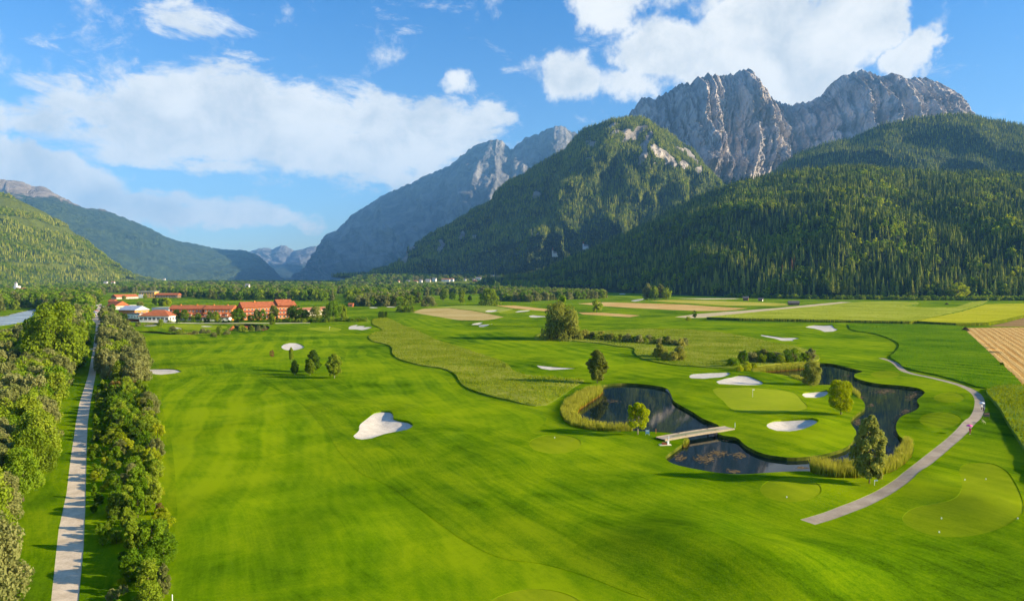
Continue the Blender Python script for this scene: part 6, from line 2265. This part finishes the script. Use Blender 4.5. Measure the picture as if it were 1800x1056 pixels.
# ================================================================== THE COURSE
# footbridge
M_PLANK = flat('weathered_plank', (0.40, 0.34, 0.26), 0.9, 0.15, 0.2, 2.0)
M_BEAM = flat('bridge_beam', (0.34, 0.28, 0.19), 0.9, 0.15, 0.2, 2.0)
M_MOSS = flat('mossy_plank', (0.23, 0.24, 0.12), 0.95, 0.1, 0.25, 1.5)
a = at(1161, 768.5, 0.55)
b = at(1283, 749.5, 0.55)
L = L_of(a, b)
t = thing('footbridge', 'low wooden plank bridge crossing the neck between the two ponds', 'bridge', (a.x, a.y, 0), math.atan2(b.y - a.y, b.x - a.x))
pm = MB(); pm.box(-0.19, 0.19, -1.35, 1.35, -0.06, 0); pm = pm.mesh('plank', [M_PLANK])
n = int(L / 0.4)
for k in range(n):
    s = (k + .5) / n
    link('plank', pm, t, (L * s, 0, 0.32 + 0.14 * math.sin(math.pi * s)))
mm = MB(); mm.box(-0.6, 0.6, -0.55, 0.55, 0.0, 0.015); mm = mm.mesh('worn_runner', [M_MOSS])
for k in range(int(L * 0.7 / 1.22)):
    x = L * 0.16 + 0.6 + 1.22 * k
    o = link('worn_runner', mm, t, (x, 0.05, 0.325 + 0.14 * math.sin(math.pi * x / L)))
    o.rotation_euler = (0, -math.atan(0.14 * math.pi / L * math.cos(math.pi * x / L)), 0)
for y in (-1.42, 1.42):
    mb = MB()
    N = 14
    for k in range(N):
        s0, s1 = k / N, (k + 1) / N
        z0, z1 = 0.32 + 0.14 * math.sin(math.pi * s0), 0.32 + 0.14 * math.sin(math.pi * s1)
        x0, x1 = L * s0, L * s1
        V = [(x0, y - .09, z0 - .34), (x1, y - .09, z1 - .34), (x1, y + .09, z1 - .34), (x0, y + .09, z0 - .34), (x0, y - .09, z0 + .12), (x1, y - .09, z1 + .12), (x1, y + .09, z1 + .12), (x0, y + .09, z0 + .12)]
        mb.add(V, [(0, 3, 2, 1), (4, 5, 6, 7), (0, 1, 5, 4), (2, 3, 7, 6)])
    mb.build('edge_beam', M_BEAM, t)
for s in (0.30, 0.72):
    for y in (-1.1, 1.1):
        mb = MB(); mb.tube([(L * s, y, -1.6), (L * s, y, 0.6)], [0.14, 0.13], 8)
        mb.build('pile', M_WOODWALL, t)
# stand at the bridge end
g = G(1169, 782)
M_PALEWOOD = flat('pale_painted_wood', (0.68, 0.58, 0.42), 0.7, 0.25, 0.1, 3.0)
M_WHITE = flat('white_paint', (0.80, 0.80, 0.78), 0.5, 0.4, 0.04, 3.0)
M_BLUE = flat('sign_blue', (0.22, 0.42, 0.62), 0.5, 0.4, 0.05, 3.0)
M_DARKP = flat('dark_panel', (0.030, 0.034, 0.045), 0.5, 0.4, 0.1, 3.0)
t = thing('rake_stand', 'pale slab with a white post and leaning boards below the bridge end', 'stand', g, 0.1)
mb = MB(); mb.box(-1.3, 1.3, -0.5, 0.5, 0.0, 0.16); mb.build('slab', M_PALEWOOD, t)
mb = MB(); mb.box(0.78, 0.90, -0.06, 0.06, 0.17, 2.0); mb.build('post', M_WHITE, t)
mb = MB(); mb.box(-0.7, 0.4, -0.25, 0.15, 0.17, 0.62); mb.build('bin', M_FENCE, t)
mb = MB(); mb.box(0.42, 0.70, -0.3, 0.2, 0.17, 0.85); mb.build('ball_washer', M_WHITE, t)


def board_sign(label, u, v, w, h, z0, m_face, m_frame, stripes=True):
    g = G(u, v)
    t = thing('sign', label, 'sign', g, rnd.uniform(-.15, .15))
    for x in (-w / 2 + .04, w / 2 - .04):
        mb = MB(); mb.tube([(x, 0.03, -0.1), (x, 0.03, z0 + h)], [0.04, 0.04], 6); mb.build('leg', m_frame, t)
    mb = MB(); mb.box(-w / 2, w / 2, -0.05, 0.0, z0, z0 + h); f = mb.build('panel', m_face, t)
    mb = MB(); mb.box(-w / 2 + .08, w / 2 - .08, -0.058, -0.052, z0 + h * 0.56, z0 + h * 0.9); mb.build('header', m_frame, f)
    return t


board_sign('light blue and white tee sign beside the yellow-green tree', 1138, 764, 0.85, 0.95, 0.25, M_BLUE, M_WHITE)
g = G(1537, 853)
t = thing('sign', 'small white tee sign on one thin post at the foot of the tall oval tree', 'sign', g, 0.05)
mb = MB(); mb.tube([(0, 0, -.1), (0, 0, 1.0)], [.04, .04], 6); mb.build('post', M_WHITE, t)
mb = MB(); mb.box(-.05, .55, -.05, .0, .82, 1.04); mb.build('panel', M_WHITE, t)
mb = MB(); mb.box(.02, .48, -.056, -.051, .87, .99); mb.build('header', M_BLUE, t)
board_sign('dark information board on two posts at the outer side of the cart path', 1734, 737, 1.5, 1.0, 0.75, M_DARKP, M_WOODWALL)
g = G(1731, 744)
t = thing('bench', 'pale yellow wooden bench beside the dark board at the cart path', 'bench', g, 1.2)
M_YWOOD = flat('yellow_wood', (0.62, 0.55, 0.26), 0.8, 0.2, 0.12, 3.0)
for k in range(3):
    mb = MB(); mb.box(-.85, .85, -.05 + k * .15, .07 + k * .15, .43, .47); mb.build('slat', M_YWOOD, t)
for k in range(2):
    mb = MB(); mb.box(-.85, .85, .42, .46, .62 + k * .17, .74 + k * .17); mb.build('back_slat', M_YWOOD, t)
for x in (-.7, .7):
    mb = MB(); mb.box(x - .05, x + .05, -.02, .06, 0, .43); mb.build('leg', M_YWOOD, t)
    mb = MB(); mb.box(x - .05, x + .05, .36, .42, 0, .95); mb.build('leg', M_YWOOD, t)


def flag(label, u, v, H=2.3):
    g = G(u, v)
    t = thing('flagstick', label, 'flag', g, 0.2)
    mb = MB(); mb.tube([(0, 0, -.1), (0, 0, H)], [.045, .035], 6); mb.build('pole', M_WHITE, t)
    mb = MB()
    V, Fc = [], []
    for i in range(6):
        x = .04 + .5 * i / 5
        y = .05 * math.sin(i * 1.3)
        V += [(x, y, H), (x, y, H - .4 + .02 * i)]
    mb.add(V, [(2 * i, 2 * i + 2, 2 * i + 3, 2 * i + 1) for i in range(5)])
    mb.build('flag', flat('flag_cloth', (0.75, 0.72, 0.60), .8), t)


flag('flagstick with a small pale flag on the island green', 1323, 697.5)
flag('flagstick on the green below the hotel hedge', 579, 580)
for u, v, lb in ((1292, 751, 'thin white marker post at the right end of the footbridge'), (303, 1062, 'short white marker post on the hedge edge'),
                 (1153, 762, 'thin reddish marker stake between the blue sign and the bridge')):
    g = G(u, v)
    mb = MB(); mb.tube([(0, 0, -.1), (0, 0, 1.1), (0, 0, 1.16)], [.05, .05, .02], 8)
    o = mb.build('marker_post', M_WHITE if 'white' in lb else M_OCHRE, None, g)
    tag(o, lb, 'post')
M_MARK = flat('tee_marker_paint', (0.78, 0.78, 0.74), .5, .4, .05)
for u, v, lb in ((1655, 911, 'white tee marker in the middle of the big kidney tee'), (1651, 935, 'white tee marker at the lower edge of the big kidney tee'), (1733, 842, 'white tee marker on the upper half of the big kidney tee'),
                 (1696, 843, 'white tee marker at the inner edge of the big kidney tee'), (1789, 914, 'white tee marker right outside the big kidney tee'), (1383, 874, 'tee marker on the shaded oval tee before the reeds'),
                 (975, 769, 'tee marker on the round tee left of the blue sign')):
    g = G(u, v)
    mb = MB()
    mb.tube([(0, 0, -.05), (0, 0, .06), (0, 0, .14), (0, 0, .20)], [.07, .09, .07, .02], 10)
    tag(mb.build('tee_marker', M_MARK, None, g, True), lb, 'tee marker', 'tee markers')
# heaps
M_HEAP = flat('dark_manure', (0.045, 0.026, 0.018), .95, .1, .4, 2.0)
for u, v, w, h, lb in ((1697, 581, 14, 7, 'dark brown manure heap at the corner of the stubble field'), (1664, 535, 7, 3, 'far dark heap on the strip behind the maize')):
    g = G(u, v)
    s = g.y / F
    rg = np.random.default_rng(int(u))
    V, Fc = [], []
    NR, NS = 7, 18
    for i in range(NR):
        f = i / (NR - 1)
        for k in range(NS):
            an = 2 * math.pi * k / NS
            rr = (1 - f) ** 0.8 * (1 + 0.2 * perlin(np.array([math.cos(an) * 2 + 9]), np.array([math.sin(an) * 2 + f * 3]), 2)[0])
            V.append((math.cos(an) * rr * w * s * .5, math.sin(an) * rr * w * s * .5, h * s * (f ** .8) * (1 + rg.uniform(-.08, .08)) - .2))
    for i in range(NR - 1):
        for k in range(NS):
            Fc.append((i * NS + k, i * NS + (k + 1) % NS, (i + 1) * NS + (k + 1) % NS, (i + 1) * NS + k))
    tag(link('heap', mesh_np('heap', V, np.array(Fc), [M_HEAP], False), None, g), lb, 'heap')

# ---- reeds, water weeds, stones, rough grass
M_REEDS = bpy.data.materials.new('reeds')
M_REEDS.use_nodes = True
tq = NT(M_REEDS.node_tree)
tq.n.clear()
ro = tq.node('ShaderNodeOutputMaterial')
ra = tq.node('ShaderNodeAttribute', attribute_name='hgt')
rn = tq.noise(world_pos(tq), 0.8, 3, 0.6)
kk = tq.math('ADD', ra.outputs['Fac'], tq.math('MULTIPLY', tq.math('SUBTRACT', rn, .5), .9))
rc_ = tq.node('ShaderNodeValToRGB')
tq.l.new(kk, rc_.inputs[0])
re_ = rc_.color_ramp.elements
re_[0].position, re_[0].color = 0.12, (0.40, 0.23, 0.03, 1)
re_[1].position, re_[1].color = 0.95, (0.44, 0.41, 0.045, 1)
ex = re_.new(0.45)
ex.color = (0.23, 0.28, 0.012, 1)
rd, rt, rm = tq.node('ShaderNodeBsdfDiffuse'), tq.node('ShaderNodeBsdfTranslucent'), tq.node('ShaderNodeMixShader')
tq.l.new(rc_.outputs[0], rd.inputs[0])
tq.l.new(rc_.outputs[0], rt.inputs[0])
rm.inputs[0].default_value = 0.35
tq.l.new(rd.outputs[0], rm.inputs[1])
tq.l.new(rt.outputs[0], rm.inputs[2])
tq.l.new(rm.outputs[0], ro.inputs[0])


def blades(name, label, poly, n, hgt, wid, mtl, seed, z=None, lean=0.25, kind='stuff'):
    rg = np.random.default_rng(seed)
    lo, hi = poly.min(0), poly.max(0)
    P = np.zeros((0, 2))
    while len(P) < n:
        q = rg.uniform(lo, hi, (n * 2, 2))
        P = np.concatenate([P, q[inside(q, poly)]])
    P = P[:n]
    zz = z if z is not None else height(P) - 0.02
    zz = np.broadcast_to(zz, (n,))
    H = hgt * rg.uniform(0.65, 1.15, n) * (1 + 0.22 * fbm(P[:, 0] / 3.5, P[:, 1] / 3.5, 2, .5, seed))
    a = rg.uniform(0, 6.28, n)
    w = wid * rg.uniform(.6, 1.3, n)
    la = rg.uniform(0, 6.28, n)
    ln = lean * H * rg.uniform(0.2, 1, n)
    dx, dy = np.cos(a) * w / 2, np.sin(a) * w / 2
    ox, oy = np.cos(la) * ln, np.sin(la) * ln
    V = np.stack([
        np.stack([P[:, 0] - dx, P[:, 1] - dy, zz], 1), np.stack([P[:, 0] + dx, P[:, 1] + dy, zz], 1),
        np.stack([P[:, 0] + dx * .9 + ox * .35, P[:, 1] + dy * .9 + oy * .35, zz + H * .6], 1), np.stack([P[:, 0] - dx * .9 + ox * .35, P[:, 1] - dy * .9 + oy * .35, zz + H * .6], 1),
        np.stack([P[:, 0] + ox, P[:, 1] + oy, zz + H], 1)], 1).reshape(-1, 3)
    b = np.arange(n)[:, None] * 5
    Fq = b + np.array([[0, 1, 2, 3]])
    Ft = b + np.array([[3, 2, 4]])
    me = mesh_np(name, V, [Fq, Ft], [mtl])
    set_attr(me, 'hgt', np.tile([0, 0, .6, .6, 1.0], n))
    o = link(name, me)
    tag(o, label, None, None, kind)
    return o


REEDS = [
    ('reed bed curving round the west end of the pond', [(1054, 682), (1033, 684), (1011, 694), (993, 708), (985, 723), (990, 737), (1004, 748), (1033, 754.5), (1067, 757.5), (1093, 757.5), (1112, 757), (1110, 751), (1080, 750),
      (1045, 746), (1022, 738), (1012, 727), (1020, 715), (1037, 704), (1054, 693), (1060, 686)], 10000, 2.2),
    ('dark green reed bed left of the tall oval tree', [(1424, 828), (1440, 835), (1470, 839.5), (1503, 840), (1530, 838), (1532, 826), (1480, 822), (1428, 819)], 5200, 2.7),
    ('golden based reed bed right of the tall oval tree', [(1538, 836), (1560, 831), (1581, 822), (1602, 803), (1604, 782), (1592, 775), (1584, 792), (1566, 812), (1540, 824)], 5200, 2.5),
    ('yellow reed belt along the far pond arm', [(1322, 652), (1331, 647), (1362, 643), (1403, 639.5), (1441, 638.5), (1440, 644), (1400, 647), (1350, 651), (1326, 657)], 4600, 2.0),
    ('reed tufts under the grey-green willow', [(1385, 662), (1405, 667), (1424, 675), (1420, 668), (1400, 661)], 700, 1.8),
    ('reed tufts right of the light green willow', [(1478, 682), (1490, 685), (1502, 693), (1510, 701), (1513, 694), (1503, 686), (1488, 679)], 900, 2.0),
    ('reed tufts at the left bridge end', [(1196, 763), (1204, 770), (1200, 779), (1206, 781), (1212, 773), (1204, 764)], 300, 1.1),
]
for k, (lb, px, n, h) in enumerate(REEDS):
    blades('reed_bed', lb, poly_xy(px), n, h, 0.13, M_REEDS, 300 + k, WATER_Z - 0.1, 0.22)
M_TUFT = leaf_mat('meadow_grass_blade', (0.110, 0.170, 0.006), (0.220, 0.265, 0.014), (0.400, 0.390, 0.075), 0.40)
M_TUFT2 = leaf_mat('tall_grass_blade', (0.045, 0.135, 0.006), (0.085, 0.200, 0.009), (0.140, 0.255, 0.016), 0.35)
M_MAIZEB = leaf_mat('maize_blade', (0.180, 0.240, 0.014), (0.290, 0.340, 0.026), (0.420, 0.430, 0.060), 0.4)


def reg_poly(k):
    return REG[R[k][0] - 1][1]


blades('meadow_grass', 'rough flowering meadow grass beyond the dark edge', reg_poly('meadow_a'), 16000, 0.62, 0.26, M_TUFT, 331, None, 0.5).location.z = 0.3
blades('meadow_grass', 'rough meadow grass round the pond arm', reg_poly('meadow_b'), 12000, 0.6, 0.28, M_TUFT, 332, None, 0.5).location.z = 0.3
blades('crop_grass', 'waist high crop right of the cart path', reg_poly('meadow_c'), 14000, 0.9, 0.24, M_TUFT, 333, None, 0.4).location.z = 0.7
blades('tall_grass', 'dark green mowing grass beside the stubble', reg_poly('tall'), 15000, 0.5, 0.26, M_TUFT2, 334, None, 0.5).location.z = 0.35
cp = reg_poly('corn1')
blades('maize_plants', 'maize plants of the wide field before the forest', cp, 16000, 0.45, 0.5, M_MAIZEB, 335, None, 0.4).location.z = 2.1
blades('maize_plants', 'ripe yellow maize plants of the right field', reg_poly('corn2'), 9000, 0.4, 0.5, leaf_mat('ripe_maize_blade', (0.30, 0.33, 0.012), (0.44, 0.44, 0.020), (0.56, 0.53, 0.05), .4), 336, None, 0.4).location.z = 2.1
for k, key in enumerate(('corn1', 'corn2')):
    P = reg_poly(key)
    fr = np.array([[x, y] for x, y in P if y < 640 or key == 'corn2' and y < 620])
    e = np.concatenate([fr, (fr + np.array([0.3, -1.4]))[::-1]])
    blades('maize_edge', 'front row of standing maize stalks' + (' of the ripe field' if k else ''), e, 2600, 2.6, 0.3, M_MAIZEB, 340 + k, None, 0.15)
# floating weeds
M_WEED = flat('floating_weed', (0.125, 0.085, 0.035), .9, .15, .4, 1.0)
WEEDS = [(1555, 688, 26, 5, 240), (1604, 697, 12, 9, 150), (1613, 689, 10, 4, 80), (1612, 711, 8, 8, 90), (1594, 723, 12, 5, 110), (1583, 734, 8, 6, 80), (1577, 747, 5, 8, 60), (1508, 742, 7, 7, 90), (1512, 700, 8, 6, 90), (1532, 712, 5, 3, 40),
         (1572, 741, 6, 5, 50), (1350, 648, 24, 3, 110), (1240, 806, 24, 8, 180), (1262, 796, 22, 5, 130), (1300, 800, 16, 6, 70), (1195, 804, 12, 7, 110), (1290, 828, 14, 3, 60), (1250, 749, 12, 4, 80), (1284, 771, 12, 3, 90), (1075, 705, 22, 4, 60),
         (1490, 660, 14, 3, 50), (1520, 671, 22, 3, 90), (1575, 762, 6, 7, 60), (1600, 683, 18, 2, 70), (1410, 822, 12, 2, 40)]
pw = REG[R['pond'][0] - 1][1]
rg = np.random.default_rng(71)
V, Fc = [], []
for cu, cv, ru, rv, n in WEEDS:
    for k in range(n):
        r_ = rg.normal(0, .42, 2)
        p = at(cu + r_[0] * ru, cv + r_[1] * rv, WATER_Z)
        if not inside(np.array([[p.x, p.y]]), pw)[0]:
            continue
        b = len(V)
        rr = rg.uniform(.08, .34)
        a0 = rg.uniform(0, 6)
        V += [(p.x + math.cos(a0 + j * 1.047) * rr * rg.uniform(.6, 1.2), p.y + math.sin(a0 + j * 1.047) * rr * rg.uniform(.6, 1.2), WATER_Z + 0.012 + 0.0004 * (k % 40)) for j in range(6)]
        Fc.append(tuple(range(b, b + 6)))
tag(link('pond_weed', mesh_np('pond_weed', V, np.array(Fc), [M_WEED])), 'brown patches of floating weed on the pond', None, None, 'stuff')
# stones along the island's bank
M_STONE = flat('bank_stone', (0.46, 0.43, 0.38), .9, .2, .2, 2.0)
ico = [(0, 0, 1), (.9, 0, .4), (.28, .85, .4), (-.72, .53, .4), (-.72, -.53, .4), (.28, -.85, .4), (.72, .53, -.4), (-.28, .85, -.4), (-.9, 0, -.4), (-.28, -.85, -.4), (.72, -.53, -.4), (0, 0, -1)]
icf = [(0, 1, 2), (0, 2, 3), (0, 3, 4), (0, 4, 5), (0, 5, 1), (1, 6, 2), (2, 7, 3), (3, 8, 4), (4, 9, 5), (5, 10, 1), (6, 7, 2), (7, 8, 3), (8, 9, 4), (9, 10, 5), (10, 6, 1), (11, 7, 6), (11, 8, 7), (11, 9, 8), (11, 10, 9), (11, 6, 10)]
V, Fc = [], []
for line in ([(1171, 683), (1179, 692), (1184, 704), (1200, 714), (1218, 724), (1235, 735), (1250, 741), (1262, 746)], [(1262, 761), (1271, 765), (1282, 766.5), (1294, 768), (1300, 772)], [(1196, 763), (1205, 770), (1200, 779), (1184, 791)]):
    for i in range(len(line) - 1):
        a, b = at(*line[i], -.4), at(*line[i + 1], -.4)
        for k in range(max(1, int((b - a).length / .42))):
            c = a.lerp(b, k * .42 / max((b - a).length, .01))
            s = rg.uniform(.16, .36)
            bb = len(V)
            for q in ico:
                V.append((c.x + q[0] * s * rg.uniform(.8, 1.25) + rg.normal(0, .03), c.y + q[1] * s * rg.uniform(.8, 1.25), -.42 + rg.uniform(-.1, .06) + q[2] * s * .8))
            Fc += [tuple(i_ + bb for i_ in f) for f in icf]
tag(link('bank_stones', mesh_np('bank_stones', V, np.array(Fc), [M_STONE])), 'pale stones edging the pond bank of the island', None, None, 'stuff')

# ---- cars at the end of the road
M_TYRE = flat('tyre', (0.02, 0.02, 0.02), .9, .2, .1)
CARP = [flat('car_paint_' + n, c, .35, .5, .03) for n, c in (('blue', (.10, .14, .34)), ('white', (.75, .75, .75)), ('grey', (.22, .23, .25)), ('silver', (.50, .52, .55)), ('black', (.03, .03, .035)), ('red', (.40, .05, .04)))]
sec = [(-2.15, .35, .62), (-2.1, .35, .95), (-1.3, .32, 1.02), (1.0, .30, .98), (2.0, .32, .80), (2.15, .38, .60)]
cab = [(-1.75, .98), (-1.1, 1.48), (.25, 1.50), (1.05, .97)]


def car_body():
    mb = MB()
    ring = []
    for x, z0, z1 in sec:
        ring.append([(x, -.86, z0), (x, .86, z0), (x, .88, (z0 + z1) / 2), (x, .80, z1), (x, -.80, z1), (x, -.88, (z0 + z1) / 2)])
    V = [p for r_ in ring for p in r_]
    Fc = []
    for i in range(len(ring) - 1):
        for k in range(6):
            Fc.append((i * 6 + k, i * 6 + (k + 1) % 6, (i + 1) * 6 + (k + 1) % 6, (i + 1) * 6 + k))
    Fc += [tuple(range(6))[::-1], tuple((len(ring) - 1) * 6 + k for k in range(6))]
    mb.add(V, Fc)
    mb.box(-1.08, .2, -.62, .62, 1.46, 1.52)
    return mb


def car_cabin():
    mb = MB()
    V = [(cab[0][0], -.78, cab[0][1]), (cab[3][0], -.78, cab[3][1]), (cab[2][0], -.62, cab[2][1]), (cab[1][0], -.62, cab[1][1])]
    V += [(x, -y, z) for x, y, z in V]
    mb.add(V, [(0, 1, 2, 3), (4, 7, 6, 5), (1, 5, 6, 2), (0, 3, 7, 4), (3, 2, 6, 7)])
    return mb


wm = MB()
wm.tube([(0, -.1, 0), (0, .1, 0)], [.32, .32], 12)
wm = wm.mesh('wheel', [M_TYRE])
cbm = car_cabin().mesh('cabin', [M_GLASS])
for k, (u, v, c, an, lb) in enumerate(((165.5, 554.5, 0, .6, 'blue car parked first in the row left of the road'), (165.2, 552.8, 1, .6, 'white car parked second in the row left of the road'), (165.8, 551.3, 2, .6, 'grey car in the middle of the parked row'),
                                      (166.6, 549.8, 0, .6, 'blue car parked fourth in the row by the road'), (167.6, 548.4, 3, .6, 'silver car at the far end of the parked row'), (170.5, 537.5, 1, 1.8, 'white car at the end of the road'),
                                      (176.8, 538.5, 4, 1.8, 'black car parked right at the end of the road'), (182, 540, 1, .2, 'white van-like car beside the black one'), (169.5, 546.8, 5, .6, 'red car behind the parked row'))):
    g = G(u, v)
    t = thing('parked_car', lb, 'car', g, an, 'cars parked by the gravel road')
    me = car_body().mesh('body', [CARP[c]])
    link('body', me, t)
    link('cabin', cbm, t)
    for x in (-1.35, 1.35):
        for y in (-.8, .8):
            link('wheel', wm, t, (x, y, .32))

# ---- the walkers on the cart path
SKIN = flat('skin', (.55, .36, .26), .6, .3, .05)


def person(label, u, v, rz, cols, arm_up=True, stride=.22, group=None):
    """one skinned body; clothes are told apart by material"""
    J = [(0, 0, .93), (0, 0, 1.15), (0, 0, 1.38), (0, 0.0, 1.50), (0, .02, 1.60), (0, .02, 1.70),
         (.10, 0, .88), (.11, .10 + stride * .4, .48), (.11, stride * .9, .07), (.11, stride * .9 + .16, .04), (-.10, 0, .88), (-.11, -stride * .1, .48), (-.11, -stride, .08), (-.11, -stride + .16, .05),
         (.19, 0, 1.36), (.25, .06 if not arm_up else .10, 1.12), (.24, .18 if not arm_up else .22, .92 if not arm_up else 1.22), (.23, .24, .84 if not arm_up else 1.30),
         (-.19, 0, 1.36), (-.25, -.06, 1.10), (-.25, .02, .88), (-.25, .05, .79)]
    E = [(0, 1), (1, 2), (2, 3), (3, 4), (4, 5), (0, 6), (6, 7), (7, 8), (8, 9), (0, 10), (10, 11), (11, 12), (12, 13), (2, 14), (14, 15), (15, 16), (16, 17), (2, 18), (18, 19), (19, 20), (20, 21)]
    Rr = [.15, .13, .15, .06, .10, .085, .095, .065, .045, .04, .095, .065, .045, .04, .065, .05, .038, .04, .065, .05, .038, .04]
    me = bpy.data.meshes.new('person')
    me.from_pydata(J, E, [])
    o = bpy.data.objects.new('body_cage', me)
    COL.objects.link(o)
    sk = o.modifiers.new('skin', 'SKIN')
    for i, r in enumerate(Rr):
        me.skin_vertices[0].data[i].radius = (r, r * .85)
    me.skin_vertices[0].data[0].use_root = True
    sb = o.modifiers.new('sub', 'SUBSURF')
    sb.levels = sb.render_levels = 1
    dg = bpy.context.evaluated_depsgraph_get()
    dg.update()
    bm_ = bpy.data.meshes.new_from_object(o.evaluated_get(dg))
    bpy.data.objects.remove(o)
    bm_.name = 'body'
    for m in (cols['top'], cols['legs'], SKIN, cols['shoe'], cols['hair']):
        bm_.materials.append(m)
    for p in bm_.polygons:
        c = p.center
        if c.z > 1.66 or (c.z > 1.56 and c.y < -.01):
            p.material_index = 4
        elif c.z > 1.44:
            p.material_index = 2
        elif abs(c.x) > .215 and c.z < 1.02 + (.25 if arm_up and c.x > 0 else 0):
            p.material_index = 2
        elif c.z > .92:
            p.material_index = 0
        elif c.z > .12:
            p.material_index = 1
        else:
            p.material_index = 3
        p.use_smooth = True
    g = G(u, v)
    t = thing('person', label, 'person', g, rz, group)
    link('body', bm_, t)
    # face and hair
    mb = MB(); mb.tube([(0, .12, 1.60), (0, .145, 1.585)], [.022, .014], 6); mb.build('nose', SKIN, t)
    mb = MB()
    for x in (-.035, .035):
        mb.box(x - .012, x + .012, .108, .118, 1.628, 1.642)
    mb.build('eyes', M_DARKP, t)
    mb = MB(); mb.tube([(0, .0, 1.66), (0, -.005, 1.72), (0, -.01, 1.76), (0, -.01, 1.785)], [.108, .105, .075, .02], 10); mb.build('hair', cols['hair'], t, smooth=True)
    return t, g


def umbrella(label, g, dz, col, off=(.1, .1), rad=.62, group=None):
    t = thing('umbrella', label, 'umbrella', (g.x + off[0], g.y + off[1], g.z + dz), .3, group)
    V, Fc = [(0, 0, .34)], []
    for i, (rr, z) in enumerate(((.5, .26), (.85, .10), (1.0, -.02))):
        for k in range(16):
            a = 2 * math.pi * k / 16
            sag = 0 if k % 2 == 0 else -.03 * rr
            V.append((math.cos(a) * rad * rr, math.sin(a) * rad * rr, z + sag))
    for k in range(16):
        Fc.append((0, 1 + k, 1 + (k + 1) % 16))
    mb = MB(); mb.add(V, Fc)
    mb.F += [(1 + i * 16 + k, 1 + (i + 1) * 16 + k, 1 + (i + 1) * 16 + (k + 1) % 16, 1 + i * 16 + (k + 1) % 16) for i in range(2) for k in range(16)]
    mb.M += [0] * 32
    mb.build('canopy', col, t, smooth=True)
    mb = MB(); mb.tube([(0, 0, -.85), (0, 0, .40)], [.014, .012], 6); mb.build('shaft', M_DARKP, t)
    return t


def c3(n, c):
    return flat(n, c, .85, .15, .08, 4)


PINK = c3('pink_cloth', (.80, .08, .36))
t, g = person('person in dark pink walking down the cart path under a pink umbrella', 1705, 763, 2.6, {'top': c3('crimson_top', (.62, .06, .16)), 'legs': c3('crimson_skirt', (.45, .05, .10)), 'shoe': M_WHITE, 'hair': M_BARK})
umbrella('pink umbrella held over the person in dark pink', g, 1.95, PINK, (-.12, .12), .68)
t, g = person('person in white top and black trousers walking up the cart path', 1725.5, 721, .3, {'top': M_WHITE, 'legs': c3('black_cloth', (.02, .02, .025)), 'shoe': M_WHITE, 'hair': M_BARK_PALE})
umbrella('white umbrella held over the person in white', g, 1.98, M_WHITE, (.1, .12), .70)
# golf bag on a trolley next to the person in white
g = G(1727, 722.5)
t = thing('golf_trolley', 'small dark golf bag on a trolley beside the person in white', 'golf trolley', g + Vector((.45, .1, 0)), .4)
mb = MB(); mb.tube([(0, 0, .2), (0, .25, 1.05)], [.14, .16], 10); mb.build('bag', c3('bag_cloth', (.05, .05, .07)), t)
for x in (-.3, .3):
    mb = MB(); mb.tube([(x - .02, 0, .14), (x + .02, 0, .14)], [.14, .14], 10); mb.build('wheel', M_TYRE, t)
mb = MB(); mb.tube([(-.3, 0, .14), (.3, 0, .14)], [.02, .02], 6); mb.build('axle', M_METAL, t)
mb = MB(); mb.tube([(0, -.05, .2), (0, -.25, .95)], [.02, .02], 6); mb.build('handle', M_METAL, t)
